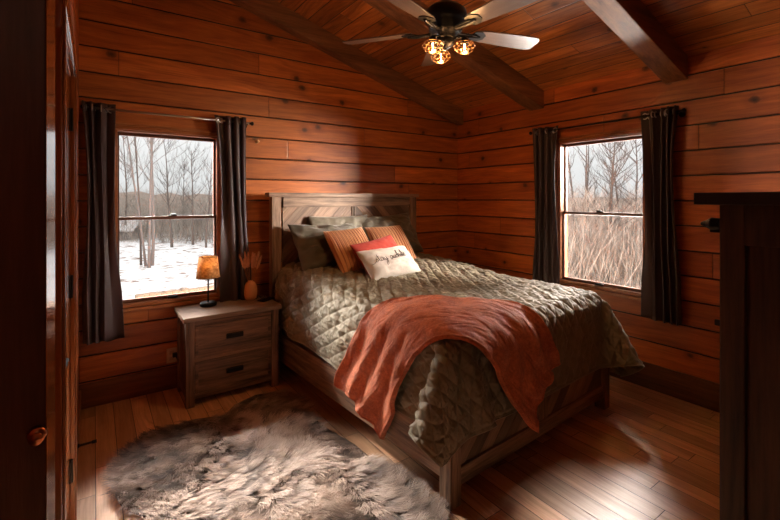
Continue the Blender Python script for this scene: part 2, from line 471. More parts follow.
# ------------------------------------------------------------------ closed door in the left wall
bm = B()
box(bm, (LX - .045, D1[0] + .005, .01), (LX - .012, D1[1] - .005, D1[2] - .005))
d1 = structure('door_1', bm, M['door'], bevel=.003)
bm = B()                                        # stiles, rails and raised panels on the room side
y0, y1, zt = D1[0] + .005, D1[1] - .005, D1[2] - .005
for a in ((y0, y0 + .115, .01, zt), (y1 - .115, y1, .01, zt), (y0 + .115, y1 - .115, .01, .22), (y0 + .115, y1 - .115, zt - .13, zt), (y0 + .115, y1 - .115, .86, 1.0), ((y0 + y1) / 2 - .05, (y0 + y1) / 2 + .05, .22, zt - .13)):
    box(bm, (LX - .012, a[0], a[2]), (LX, a[1], a[3]))
obj('stiles_and_rails', bm, M['door'], d1, bevel=.004)
bm = B()
for ya, yb in ((y0 + .135, (y0 + y1) / 2 - .07), ((y0 + y1) / 2 + .07, y1 - .135)):
    for za, zb in ((.24, .84), (1.02, zt - .15)):
        box(bm, (LX - .012, ya, za), (LX - .003, yb, zb))
obj('raised_panels', bm, M['door'], d1, bevel=.008)
for k, z in enumerate((.26, 1.10, 1.86)):
    bm = B(); box(bm, (LX - .002, D1[1] - .022, z - .05), (LX + .004, D1[1] + .012, z + .05)); tube(bm, [(LX + .006, D1[1] - .003, z - .052), (LX + .006, D1[1] - .003, z + .052)], .006, 10)
    obj('hinge', bm, M['black'], d1)
bm = B()
yl, zl = 1.625, .965
tube(bm, [(LX, yl, zl), (LX + .008, yl, zl)], .03, 24); tube(bm, [(LX + .008, yl, zl), (LX + .048, yl, zl)], .012, 14)
tube(bm, [(LX + .048, yl - .012, zl), (LX + .052, yl + .05, zl + .002), (LX + .055, yl + .125, zl + .004)], [.012, .011, .009], 12)
obj('lever_handle', bm, M['bronze'], d1, smooth=True)
# the leaf stands a few degrees ajar, turned on its hinges
d1.matrix_world = Matrix.Translation((LX, D1[1], 0)) @ Matrix.Rotation(math.radians(-3.4), 4, 'Z') @ Matrix.Translation((-LX, -D1[1], 0))
# casing round it
bm = B()
for a in ((D1[0] - .085, D1[0], 0, D1[2] + .085), (D1[1], D1[1] + .085, 0, D1[2] + .085), (D1[0], D1[1], D1[2], D1[2] + .085)):
    box(bm, (LX, a[0], a[2]), (LX + .018, a[1], a[3]))
    box(bm, (LX + .018, a[0] + .02 if a[1] - a[0] < .1 else a[0], a[2]), (LX + .024, a[1] - .02 if a[1] - a[0] < .1 else a[1], a[3] - .02))
structure('trim_4', bm, M['door'], bevel=.003)
# jamb
bm = B()
box(bm, (LX - .12, D1[0] - .001, 0), (LX, D1[0] + .004, D1[2])); box(bm, (LX - .12, D1[1] - .004, 0), (LX, D1[1] + .001, D1[2])); box(bm, (LX - .12, D1[0], D1[2] - .004), (LX, D1[1], D1[2]))
structure('trim_5', bm, M['trim'])
bm = B(); box(bm, (LX - .14, D1[0] - .1, 0), (LX - .122, D1[1] + .1, 2.2)); structure('wall_closet', bm, M['dark_door'])

# dark door leaf standing at the left edge of the view
bm = B(); box(bm, (-1.02, 1.205, .012), (LX + .002, 1.245, 2.04)); d2 = structure('door_2', bm, M['dark_door'], bevel=.002)
bm = B(); prism(bm, [(LX + .002, 1.246), (LX + .002, 1.203), (LX + .004, 1.201), (LX + .013, 1.300), (LX + .004, 1.302)], 'z', .012, 2.04); bmesh.ops.recalc_face_normals(bm, faces=bm.faces[:]); obj('edge_strip', bm, M['door'], d2)
bm = B(); tube(bm, [(LX - .012, 1.205, .985), (LX - .012, 1.192, .985)], [.018, .016], 20); tube(bm, [(LX - .012, 1.194, .985), (LX - .012, 1.176, .985)], [.008, .013], 16)
obj('latch_knob', bm, M['copper'], d2, smooth=True)

# outlet behind the nightstand, peg on the back wall, door stop
o = thing('wall_outlet', 'cream wall outlet low on the wall beside the nightstand', 'outlet', (.502, BY, .262))
bm = B(); box(bm, (-.036, -.008, -.058), (.036, 0, .058)); obj('cover_plate', bm, plain('cream plastic', (.55, .38, .22), .5), o, bevel=.003)
for dz in (-.024, .024):
    bm = B(); box(bm, (-.016, -.011, dz - .014), (.016, -.008, dz + .014)); obj('socket', bm, plain('cream socket', (.42, .28, .16), .5), o, bevel=.002)
o = thing('power_plug', 'black plug and cord in the wall outlet beside the nightstand', 'plug', (.520, BY - .011, .268))
bm = B(); box(bm, (-.014, -.03, -.016), (.018, 0, .016)); obj('plug_body', bm, M['black'], o, bevel=.004)
bm = B(); tube(bm, [(.01, -.02, -.012), (.03, -.028, -.06), (.042, -.022, -.14), (.045, -.02, -.215), (.06, -.022, -.252)], .0045, 8); obj('cord', bm, M['black'], o, smooth=True)
bm = B(); lathe(bm, [(0, 0), (.018, 0), (.018, .006), (.009, .010), (.010, .022), (.016, .03), (.014, .04), (0, .043)], n=20)
o = obj('wall_peg', bm, plain('pale wood peg', (.62, .36, .17), .5), None, smooth=True); o.rotation_euler = (PI / 2, 0, 0); o.location = (1.178, BY, 2.005)
tag(o, 'small round pale wooden peg on the plank wall right of the back window', 'peg')
o = thing('door_stop', 'black spring door stop sticking out low from the left wall', 'door stop', (LX + .014, 2.95, .115))
bm = B(); pts = [(.006 + .062 * i / 90, .0058 * math.cos(i * .9), .0058 * math.sin(i * .9)) for i in range(91)]; tube(bm, pts, .0016, 6); tube(bm, [(0, 0, 0), (.008, 0, 0)], .011, 16); obj('spring', bm, M['black'], o)
bm = B(); tube(bm, [(.066, 0, 0), (.088, 0, 0)], .009, 16); obj('rubber_tip', bm, M['black'], o, smooth=True)

# ------------------------------------------------------------------ curtains and rods
def curtain(name_label, axis, plane, a_top, a_bot, ztop, zbot, waves, amp, seed, flip=False, group=None):
    """gathered grommet curtain hanging in deep vertical folds; axis = wall direction"""
    rng = random.Random(seed)
    nu, nv = waves * 14 + 1, 46
    P = np.zeros((nv, nu, 3))
    ph = [rng.uniform(-.5, .5) for _ in range(6)]
    for j in range(nv):
        t = j / (nv - 1)
        z = ztop + (zbot - ztop) * t
        lo = a_top[0] + (a_bot[0] - a_top[0]) * t; hi = a_top[1] + (a_bot[1] - a_top[1]) * t
        pinch = .035 * math.sin(PI * min(t * 1.25, 1)) * (hi - lo) / .25
        for i in range(nu):
            s = i / (nu - 1)
            sg_ = (1 - s) if flip else s
            w = 2 * PI * waves * (1 - (1 - sg_) ** 1.7) + .5 * math.sin(3.1 * s + ph[0] * 3) * t + .35 * math.sin(7 * s + 4 * t + ph[1])
            am = amp * (1 - .25 * t - .35 * sg_ + .35 * math.sin(5 * s + ph[2] * 6) * t)
            d = am * math.sin(w) + .006 * math.sin(9 * t + 11 * s + ph[3])
            a = lo + pinch + (hi - lo - 2 * pinch) * s + am * .32 * math.sin(2 * w) + .004 * math.sin(8 * t + 6 * s)
            zz = z + (.006 * math.sin(w * 1.0 + 1) if j == nv - 1 else 0)
            P[j, i] = (a, plane - d, zz) if axis == 'x' else (plane - d, a, zz)
    root = thing('curtain', name_label, 'curtain', group=group)
    g = grid_mesh('curtain_panel', P, M['curtain'], root, thick=.0025)
    # grommets where the cloth crosses the rod
    for k in range(waves * 2):
        s = (k + .5) / (waves * 2)
        i = int(round(s * (nu - 1))); p = P[2, i]
        last = (k == 0) if flip else (k == waves * 2 - 1)
        bm = B(); torus(bm, (p[0], p[1], ztop - .042), .021, .0045, ('y' if last else 'x') if axis == 'x' else ('x' if last else 'y'), 20, 8)
        obj('grommet', bm, M['steel'], root, smooth=True)
    return root
RODY = BY - .085
curtain('dark satin curtain left of the back window', 'x', RODY, (-.075, .125), (-.055, .178), 2.182, .480, 3, .036, 1)
curtain('dark satin curtain between the back window and the bed', 'x', RODY, (.800, 1.050), (.845, 1.115), 2.185, .520, 3, .036, 2, True)
RODX = RX - .085
curtain('dark satin curtain at the far side of the right window near the corner', 'y', RODX, (2.325, 2.590), (2.315, 2.600), 2.180, .520, 3, .038, 3, True)
curtain('dark satin curtain on the near side of the right window beside the armoire', 'y', RODX, (1.345, 1.610), (1.325, 1.600), 2.185, .570, 4, .034, 4)

def rod(label, axis, plane, wall, a0, a1, z):
    P = (lambda a, d, zz: (a, d, zz)) if axis == 'x' else (lambda a, d, zz: (d, a, zz))
    root = thing('curtain_rod', label, 'curtain rod')
    bm = B(); tube(bm, [P(a0, plane, z), P(a1, plane, z)], .0085, 14); obj('pole', bm, M['steel'] if axis == 'x' else M['bronze'], root, smooth=True)
    for a, sg in ((a0, -1), (a1, 1)):
        bm = B(); tube(bm, [P(a, plane, z), P(a + sg * .012, plane, z), P(a + sg * .02, plane, z), P(a + sg * .032, plane, z), P(a + sg * .04, plane, z)], [.009, .009, .017, .017, .006], 16); obj('finial', bm, M['bronze'], root, smooth=True)
    for a in (a0 + .015, a1 - .015):
        bm = B(); tube(bm, [P(a, wall, z - .012), P(a, (wall + plane) / 2, z - .014), P(a, plane, z - .012)], .006, 10); tube(bm, [P(a, wall, z - .012), P(a, wall - .006, z - .012)], .022, 18)
        obj('bracket', bm, M['bronze'], root)
rod('slim metal curtain rod above the back window', 'x', RODY, BY, -.04, 1.085, 2.143)
rod('dark curtain rod above the right window', 'y', RODX, RX, 1.335, 2.605, 2.143)
# ------------------------------------------------------------------ bed (own axes: x across, y towards the headboard)
BA = math.radians(3.5)
BL = (1.40, 1.50, 0)
BM = Matrix.Translation(BL) @ Matrix.Rotation(BA, 4, 'Z')
bed = thing('bed', 'weathered wooden queen bed with chevron headboard and low footboard', 'bed', BL, (0, 0, BA))
W = 1.65
# headboard: posts, rails, cap, two chevron panels
hy0, hy1 = 2.075, 2.125
hb = B()
box(hb, (.085, hy0 + .002, 1.425), (W - .085, hy1 - .004, 1.515))
hbo = obj('headboard', hb, M['grey_x'], bed, bevel=.003)
for x in (-.025, W - .10):
    bm = B(); box(bm, (x, hy0 - .012, 0), (x + .085, hy1, 1.515)); obj('post', bm, M['grey_z'], hbo, bevel=.004)
bm = B(); box(bm, (.085, hy0 + .002, .42), (W - .085, hy1 - .004, .52)); obj('lower_rail', bm, M['grey_x'], hbo, bevel=.003)
bm = B(); box(bm, (-.06, hy0 - .028, 1.515), (W + .012, hy1 + .006, 1.553)); obj('cap', bm, M['grey_x'], hbo, bevel=.004)
bm = B(); box(bm, (W / 2 - .022, hy0 + .004, .52), (W / 2 - .006, hy1 - .006, 1.425)); box(bm, (W / 2 + .006, hy0 + .004, .52), (W / 2 + .022, hy1 - .006, 1.425)); box(bm, (W / 2 - .006, hy0 + .014, .52), (W / 2 + .006, hy1 - .006, 1.425), 1); obj('centre_stile', bm, [M['grey_z'], M['black']], hbo, bevel=.0)

def clip_poly(poly, lo, hi):
    for ax, val, sg in ((0, lo[0], 1), (0, hi[0], -1), (1, lo[1], 1), (1, hi[1], -1)):
        out = []
        for i in range(len(poly)):
            p, q = poly[i], poly[(i + 1) % len(poly)]
            dp, dq = (p[ax] - val) * sg, (q[ax] - val) * sg
            if dp >= 0: out.append(p)
            if dp * dq < 0:
                t = dp / (dp - dq); out.append((p[0] + (q[0] - p[0]) * t, p[1] + (q[1] - p[1]) * t))
        poly = out
        if not poly: return []
    return poly

def chevron(name, lo, hi, direction, y, depth, mat, parent, wid=.078, seed=0):
    """diagonal boards clipped to a rectangle in x-z, each with its own tone"""
    rng = random.Random(seed)
    bm = B(); lay = bm.loops.layers.float_color.new('tone')
    s = math.sqrt(.5); d = (s, s * direction); nrm = (-s * direction, s)
    L = 4.0; c = ((lo[0] + hi[0]) / 2, (lo[1] + hi[1]) / 2)
    n = int(3 / wid)
    for k in range(-n, n):
        o0, o1 = k * wid + .0015, (k + 1) * wid - .0015
        quad = [(c[0] + nrm[0] * o + d[0] * l, c[1] + nrm[1] * o + d[1] * l) for o, l in ((o0, -L), (o0, L), (o1, L), (o1, -L))]
        pl = clip_poly(quad, lo, hi)
        if len(pl) < 3: continue
        area = abs(sum(pl[i][0] * pl[(i + 1) % len(pl)][1] - pl[(i + 1) % len(pl)][0] * pl[i][1] for i in range(len(pl)))) / 2
        if area < 2e-4: continue
        dd = rng.uniform(0, .003)
        t = rng.choice([.5, .72, .95, 1.15, 1.35]); w = rng.uniform(.94, 1.05)
        for f in prism(bm, pl, 'y', y + dd, y + depth):
            for lp in f.loops: lp[lay] = (t * w, t, t / w, 1)
    bmesh.ops.recalc_face_normals(bm, faces=bm.faces[:])
    return obj(name, bm, mat, parent)
chevron('chevron_panel', (.085, .52), (W / 2 - .022, 1.425), 1, hy0 + .014, .022, M['chev_l'], hbo, seed=3)
chevron('chevron_panel', (W / 2 + .022, .52), (W - .085, 1.425), -1, hy0 + .014, .022, M['chev_r'], hbo, seed=8)

# low footboard
fb = B(); box(fb, (.07, .012, .085), (W - .07, .058, .175)); fbo = obj('footboard', fb, M['grey_x'], bed, bevel=.003)
bm = B(); box(bm, (.07, .012, .335), (W - .07, .058, .372)); obj('top_rail', bm, M['grey_x'], fbo, bevel=.003)
bm = B(); box(bm, (W / 2 - .04, .014, .175), (W / 2 + .04, .054, .335)); obj('centre_stile', bm, M['grey_z'], fbo, bevel=.002)
chevron('chevron_panel', (.07, .175), (W / 2 - .04, .335), 1, .022, .022, M['chev_l'], fbo, seed=5)
chevron('chevron_panel', (W / 2 + .04, .175), (W - .07, .335), 1, .022, .022, M['chev_l'], fbo, seed=6)
for x in (0, W - .075):
    bm = B(); box(bm, (x, 0, 0), (x + .075, .075, .378)); obj('leg', bm, M['grey_z'], bed, bevel=.004)
for x in (.008, W - .038):
    bm = B(); box(bm, (x, .075, .125), (x + .03, hy0 - .012, .345)); obj('side_rail', bm, M['grey_y'], bed, bevel=.004)
bm = B()
for k in range(9): box(bm, (.04, .2 + k * .21, .30), (W - .04, .28 + k * .21, .318))
obj('slats', bm, M['grey_x'], bed)

def hump(u, v):
    t = min(max((v - .7) / 1.1, 0), 1); t = t * t * (3 - 2 * t)
    e = min(max(min(u - .02, 1.63 - u) / .3, 0), 1); e = e * (2 - e)
    f = min(max((v - .03) / .3, 0), 1); f = f * (2 - f)
    return .085 * t + .022 * e * f
mt = thing('mattress', 'thick mattress hidden under the olive quilt on the wooden bed', 'mattress', BL, (0, 0, BA))
bm = B(); box(bm, (.05, .065, .318), (1.60, 2.05, .555)); obj('box_spring', bm, fabric('dark ticking', (.06, .045, .035), (.04, .03, .025), .9), mt, bevel=.02)
bm = B(); box(bm, (.03, .04, .557), (1.62, 2.05, .80))
bmesh.ops.bevel(bm, geom=bm.edges[:], offset=.07, segments=4, affect='EDGES', profile=.5)
for k in range(1, 10):
    for ax, tot, lo in ((0, 1.59, .03), (1, 2.0, .04)):
        n = [0, 0, 0]; n[ax] = 1; c = [0, 0, 0]; c[ax] = lo + tot * k / 10
        bmesh.ops.bisect_plane(bm, geom=bm.verts[:] + bm.edges[:] + bm.faces[:], plane_co=c, plane_no=n)
for v in bm.verts:
    if v.co.z > .6: v.co.z += (hump(v.co.x, v.co.y) - .004) * min((v.co.z - .6) / .2, 1)
obj('mattress_body', bm, fabric('mattress ticking', (.5, .46, .4), (.42, .39, .34), .9), mt, smooth=True)

# ------------------------------------------------------------------ cloths: settled drape shapes (millimetres), refined with their own relief
def unpack(s, nv, nu):
    a = np.array(s, dtype=np.int64).reshape(3, nv, nu)
    a = np.cumsum(np.cumsum(a, axis=2), axis=1)
    return np.moveaxis(a, 0, -1).astype(float) / 1000.0

def upsample(P, f):
    """Catmull-Rom refinement of a (nv, nu, 3) grid by an integer factor"""
    def one(A):
        n = A.shape[0]
        E_ = np.concatenate([2 * A[:1] - A[1:2], A, 2 * A[-1:] - A[-2:-1]])
        out = []
        for k in range(f):
            t = k / f
            a, b, c, d = E_[:-3], E_[1:-2], E_[2:-1], E_[3:]
            out.append(.5 * (2 * b + (c - a) * t + (2 * a - 5 * b + 4 * c - d) * t * t + (3 * b - a - 3 * c + d) * t ** 3))
        R_ = np.stack(out, 1).reshape(-1, *A.shape[1:])
        return np.concatenate([R_, A[-1:]])
    P = one(P); return np.swapaxes(one(np.swapaxes(P, 0, 1)), 0, 1)

def normals(P):
    du = np.gradient(P, axis=1); dv = np.gradient(P, axis=0)
    n = np.cross(du, dv); return n / (np.linalg.norm(n, axis=2, keepdims=True) + 1e-9)

def vnoise(x, y, seed):
    """smooth value noise on arrays"""
    rng = np.random.default_rng(seed); T = rng.random((64, 64))
    xi = np.floor(x).astype(int); yi = np.floor(y).astype(int); fx = x - xi; fy = y - yi
    fx = fx * fx * (3 - 2 * fx); fy = fy * fy * (3 - 2 * fy)
    g = lambda i, j: T[i % 64, j % 64]
    return (g(xi, yi) * (1 - fx) + g(xi + 1, yi) * fx) * (1 - fy) + (g(xi, yi + 1) * (1 - fx) + g(xi + 1, yi + 1) * fx) * fy - .5

QUILT = [-159,24,27,29,32,34,38,37,36,22,10,-1,8,32,38,26,21,23,30,35,39,41,41,40,41,41,41,40,41,41,40,41,41,41,40,41,41,40,41,41,40,41,41,41,40,41,40,35,21,11,8,12,24,37,35,22,14,2,-2,-12,7,26,13,-19,10,-2,-2,-2,-1,-2,1,1,6,3,0,1,-1,1,1,-1,
3,1,2,0,0,0,0,0,0,0,0,0,0,0,0,0,0,0,0,0,0,0,0,0,0,0,0,0,0,0,1,3,5,-3,2,3,2,-2,-5,-4,4,2,8,-20,2,1,-21,2,10,-3,-2,-2,-1,0,0,5,4,3,-1,0,0,1,4,-3,2,1,1,0,0,1,-1,0,0,0,0,0,1,-1,0,0,0,0,0,0,0,0,0,0,0,-1,1,0,0,2,2,0,2,1,6,0,-7,-7,-7,8,0,
4,-6,-14,20,-22,2,1,10,-3,-3,-1,-1,0,2,5,2,3,-1,0,-1,0,3,3,1,1,-1,0,0,1,-1,0,1,-1,0,0,0,0,0,0,0,0,0,0,0,1,-1,0,0,0,0,0,1,3,1,1,4,2,-2,-10,-11,-2,0,14,-18,43,-7,-26,-22,-1,2,2,9,-3,-2,-2,0,2,6,5,-2,0,0,1,-1,4,1,1,0,1,-1,0,0,0,0,0,0,
0,0,0,0,0,0,0,0,0,0,0,0,0,0,0,0,0,0,1,2,1,3,3,3,-7,-6,-1,-6,-15,11,34,-17,6,3,-19,-3,-1,1,3,10,-6,-1,-1,0,5,7,0,-1,0,-1,2,3,2,0,0,0,1,-1,0,1,-1,0,1,-1,0,0,0,0,1,-1,0,0,0,0,-1,1,0,0,0,-1,1,1,3,3,-1,5,0,-7,-6,-1,4,-16,-5,10,13,-4,6,-11,
-6,-4,-2,1,2,9,-5,0,0,2,9,1,-3,1,0,2,3,1,1,-1,0,0,0,0,0,0,0,0,0,0,1,-1,0,0,0,0,0,0,0,0,0,0,0,0,0,0,0,3,0,4,5,-2,-10,-5,0,-14,39,-13,-11,-2,11,3,2,-6,-8,-6,-4,-1,3,7,-3,-1,2,6,4,-1,0,0,3,3,0,0,1,-1,0,1,-1,0,1,-1,0,1,-1,0,0,0,0,0,0,1,
-1,0,0,0,-1,1,0,0,0,0,3,1,4,5,-7,-11,-7,-5,35,-15,14,6,4,3,3,20,-8,-8,-7,-8,-5,-3,1,3,-1,0,4,8,-2,0,0,5,1,1,0,-1,1,-1,0,1,-1,0,0,0,0,0,0,0,0,0,0,0,0,0,0,0,0,0,0,0,0,0,-1,1,11,-1,2,-13,-9,0,20,0,18,1,2,2,1,0,32,-3,-6,-9,-9,-11,-8,-3,
1,0,0,1,9,0,0,1,6,0,0,-1,1,-1,1,-1,0,0,0,1,-1,0,0,0,1,-1,0,0,0,-1,1,0,0,0,0,0,-1,1,0,0,0,6,5,-3,-18,3,22,11,4,1,2,0,0,-1,1,38,-2,-2,-3,-7,-8,-12,-13,-7,1,-1,0,2,9,-1,7,-1,1,-1,1,-1,1,-1,1,-1,1,-1,0,0,0,1,-1,0,0,0,0,0,0,0,0,0,0,0,0,
0,0,-1,1,-1,1,11,-9,-5,20,11,3,1,0,0,1,-1,1,-1,39,0,0,-1,-1,-4,-6,-10,-17,-12,-3,1,3,6,1,5,0,-1,0,0,0,0,0,0,0,0,1,-1,1,-1,0,0,0,0,0,0,0,0,0,0,0,0,0,0,0,0,0,-1,0,1,5,-14,28,12,0,-1,0,-2,-1,-1,0,-1,-1,40,-1,0,0,0,0,-1,-4,-4,-16,-18,-2,
0,2,1,1,1,0,1,-1,1,0,0,0,0,0,-1,1,0,0,0,0,0,0,0,0,0,0,0,0,0,0,0,0,0,0,1,1,1,0,-1,18,7,-3,-2,-3,-4,-4,-4,-3,-5,-4,-4,37,0,0,-1,-1,0,1,1,-2,-3,-9,-24,0,0,0,0,0,1,0,0,0,0,0,0,0,0,0,0,0,0,0,0,0,0,0,0,0,0,0,-1,1,-1,1,0,1,-1,0,0,0,1,1,0,
1,-6,-6,-5,-3,-3,-2,-3,0,-2,-2,32,-1,-3,-1,-2,-2,-5,-7,-7,-6,-1,7,-2,-1,0,0,0,-1,0,1,-1,0,1,-1,1,-1,1,-1,0,0,0,0,0,0,-1,1,-1,1,-1,1,-1,1,0,-1,0,1,0,-1,0,-1,1,0,-17,-11,-1,0,-2,-1,2,-1,-1,-2,1,16,-2,-1,-3,-1,-4,-4,-1,-1,0,2,3,-2,0,0,
-1,0,1,-1,0,0,0,-1,1,-1,0,0,0,0,0,0,0,0,0,0,0,0,0,0,-1,1,-1,0,0,0,-1,0,1,-1,0,-1,-2,6,-4,-18,-7,-2,-1,-3,-1,1,1,-2,0,2,1,-1,-3,-1,0,1,1,0,1,0,0,1,0,1,-1,-1,1,-1,0,0,0,-1,1,0,-1,1,-1,0,0,0,-1,1,0,-1,1,-1,0,1,-1,0,0,0,-1,1,-1,0,1,0,0,
1,-1,1,0,-10,-8,-4,-3,-2,-4,0,0,-1,0,1,-1,-1,0,2,-3,1,3,-1,1,0,-1,0,0,0,0,0,0,0,0,0,0,0,0,0,0,0,0,0,0,0,0,0,0,0,0,0,0,0,0,0,0,0,0,0,0,0,-1,0,0,1,0,1,-1,-6,-5,-5,-2,-3,-4,-2,1,0,-4,0,1,-2,0,4,-2,1,1,0,0,0,0,0,0,0,0,0,0,0,0,0,0,0,0,0,
0,0,0,0,0,0,0,0,0,0,0,0,0,0,0,0,0,0,0,-1,0,1,0,0,0,0,0,0,0,-4,-4,-3,-2,-2,-2,0,-2,-1,1,0,0,-1,0,3,0,1,-1,0,0,0,0,0,0,0,0,0,0,0,0,0,0,0,0,0,0,0,0,0,0,0,0,0,0,0,0,0,0,0,0,0,0,0,0,0,0,0,-1,0,1,0,1,0,-3,1,-4,-2,-1,-4,1,-2,2,0,-2,4,1,1,
0,-5,0,1,-1,1,-1,0,0,0,0,0,0,0,0,0,0,0,0,0,0,0,0,0,0,0,0,0,0,0,0,0,0,0,0,0,0,0,0,0,0,0,0,0,1,0,2,-4,0,3,-4,-1,0,-1,0,0,-1,2,-1,4,-1,-2,1,-2,2,-3,0,2,-1,0,0,0,0,0,0,0,0,0,0,0,0,0,0,0,0,0,0,0,0,0,0,0,0,0,0,0,0,0,0,0,0,0,0,0,0,0,0,0,-3,
0,5,0,-4,2,0,-3,0,-1,0,2,-1,1,-4,4,2,-4,0,-1,0,3,-3,0,1,0,0,0,0,0,0,0,0,0,0,0,0,0,0,0,0,0,0,0,0,0,0,0,0,0,0,0,0,0,0,0,0,0,0,-1,1,0,0,6,-5,-1,-2,2,-2,1,1,-2,1,0,0,0,0,6,-6,0,-4,-2,3,5,-4,2,1,0,-1,0,0,0,0,0,0,0,0,0,0,0,0,0,0,0,0,0,0,
0,0,0,0,0,0,0,0,0,0,0,0,0,0,0,1,-1,-1,1,3,5,-3,1,-2,-4,-1,0,1,-1,-1,3,-1,1,-4,-1,-5,2,0,5,2,-1,1,-1,-1,1,0,0,0,0,0,0,0,0,0,0,0,0,0,0,0,0,0,0,0,0,0,0,0,0,0,0,0,0,0,0,0,0,0,0,0,1,-2,0,5,1,0,-1,1,-3,-3,-1,1,1,-1,-1,-1,0,-2,2,-3,7,1,-6,
3,-1,1,1,-1,0,0,0,0,0,0,0,0,0,0,0,0,0,0,0,0,0,0,0,0,0,0,0,0,0,0,0,0,0,0,0,1,0,-1,-2,2,-1,-1,5,2,-1,-2,1,-1,-2,1,-1,1,-1,0,0,-3,0,-4,3,-2,-2,8,3,-3,0,-1,1,0,0,0,0,0,0,0,0,0,0,0,0,0,0,0,0,0,0,0,0,0,0,0,0,0,0,0,0,0,0,0,-1,0,0,3,-3,5,-1,
-4,5,1,0,-4,0,1,-3,1,0,1,-1,-4,1,-2,1,4,-2,3,-2,-2,3,0,1,-1,0,0,0,0,0,0,0,0,0,0,0,0,0,0,0,0,0,0,0,0,0,0,0,0,0,0,0,0,0,0,0,0,0,1,-1,-1,2,3,-3,-2,2,1,2,-2,-2,1,-1,0,-2,2,-2,-2,-2,4,-2,4,-1,1,2,0,-3,0,1,0,0,0,0,0,0,0,0,0,0,0,0,0,0,0,0,
0,0,0,0,0,0,0,0,0,0,0,0,0,0,0,0,0,0,1,1,-3,1,5,-1,-1,2,-2,-1,0,-2,-1,1,-1,-1,0,-3,4,-3,2,6,1,0,-9,0,4,-1,0,0,0,0,0,0,0,0,0,0,0,0,0,0,0,0,0,0,0,0,0,0,0,0,0,0,0,0,0,0,0,0,1,0,-1,-4,6,-7,2,-2,6,-1,2,-1,3,-4,0,0,0,1,-2,-2,1,0,2,-1,-2,1,
-2,3,1,0,0,0,0,0,0,0,0,0,0,0,0,0,0,0,0,0,0,0,0,0,0,0,0,0,0,0,0,0,0,0,0,0,0,-1,0,0,5,-6,10,-6,4,-4,1,-3,2,-2,2,-2,0,1,0,-4,4,-2,1,0,2,-5,-2,0,10,-1,-5,1,0,0,0,0,0,0,0,0,0,0,0,0,0,0,0,0,0,0,0,0,0,0,0,0,0,0,0,0,0,0,0,0,0,0,1,-2,-2,3,4,
-6,2,0,2,-3,1,0,1,-1,1,-3,3,-1,0,0,0,-2,1,0,6,-8,-1,5,0,-1,0,0,0,0,0,0,0,0,0,0,0,0,0,0,0,0,0,0,0,0,0,0,0,0,0,0,0,0,0,0,0,0,0,0,-2,9,-6,-3,3,-2,-1,1,2,-2,1,-1,1,2,-2,2,-2,0,1,-1,2,-2,1,-4,7,-3,-1,0,0,0,0,0,0,0,0,0,0,0,0,0,0,0,0,0,0,
0,0,0,0,0,0,0,0,0,0,0,0,0,0,0,1,-1,-1,4,-10,4,6,-2,-1,0,-1,0,2,-1,0,-1,1,1,-4,1,1,-1,-1,3,5,-2,4,-13,5,-1,0,1,0,0,0,0,0,0,0,0,0,0,0,0,0,0,0,0,0,0,0,0,0,0,0,0,0,0,0,0,0,0,0,-1,1,1,-1,2,-1,-3,1,-2,4,-2,0,-1,1,1,-1,2,-1,1,0,-2,0,3,0,2,
1,-10,4,3,-3,0,0,0,0,0,0,0,0,0,0,0,0,0,0,0,0,0,0,0,0,0,0,0,0,0,0,0,0,0,0,0,0,0,1,0,-1,-4,5,-2,-6,6,2,-4,-2,2,0,2,-1,2,1,1,1,-3,5,-3,0,-4,-5,1,6,5,-9,4,0,0,0,0,0,0,0,0,0,0,0,0,0,0,0,0,0,0,0,0,0,0,0,0,0,0,0,0,0,0,0,0,0,-1,0,0,5,-3,-6,
8,-7,1,1,2,-3,2,-1,2,-2,0,2,-1,3,0,0,-3,2,-1,-4,0,-1,6,-3,0,0,0,0,0,0,0,0,0,0,0,0,0,0,0,0,0,0,0,0,0,0,0,0,0,0,0,0,0,0,0,0,0,0,0,0,-1,-4,10,-5,1,-5,0,0,1,0,1,1,0,1,0,2,0,-2,1,0,-2,-1,5,-3,-1,-2,3,0,-1,0,0,0,0,0,0,0,0,0,0,0,0,0,0,0,0,
0,0,0,0,0,0,0,0,0,0,0,0,0,0,0,1,-1,1,-2,2,-1,-3,-2,1,2,-4,3,2,1,-3,2,1,0,0,2,2,-1,1,-4,1,0,-1,-1,2,-2,-1,1,0,0,0,0,0,0,0,0,0,0,0,0,0,0,0,0,0,0,0,0,0,0,0,0,0,0,0,0,0,0,0,-1,1,0,-2,6,-11,0,-2,10,-6,2,1,-1,3,1,-2,1,0,1,0,3,1,-2,2,-5,-3,
2,3,-4,0,1,0,0,0,0,0,0,0,0,0,0,0,0,0,0,0,0,0,0,0,0,0,0,0,0,0,0,0,0,0,0,0,0,0,0,0,3,-5,3,1,4,-13,-1,5,1,2,-1,0,0,0,2,-4,2,3,3,0,-5,0,3,-1,-5,1,2,-1,0,0,0,0,0,0,0,0,0,0,0,0,0,0,0,0,0,0,0,0,0,0,0,0,0,0,0,0,0,0,0,0,1,-1,0,-2,1,2,-4,1,-3,
6,-3,2,-1,2,0,-2,1,-3,5,-1,-3,1,5,5,-2,-10,0,3,0,-1,1,-1,0,0,0,0,0,0,0,0,0,0,0,0,0,0,0,0,0,0,0,0,0,0,0,0,0,0,0,0,0,0,0,0,0,-1,2,-1,-2,4,-10,7,0,1,0,4,-7,2,1,-1,3,-3,3,-4,3,-2,1,1,4,-4,-2,1,0,-1,1,0,0,0,0,0,0,0,0,0,0,0,0,0,0,0,0,0,0,
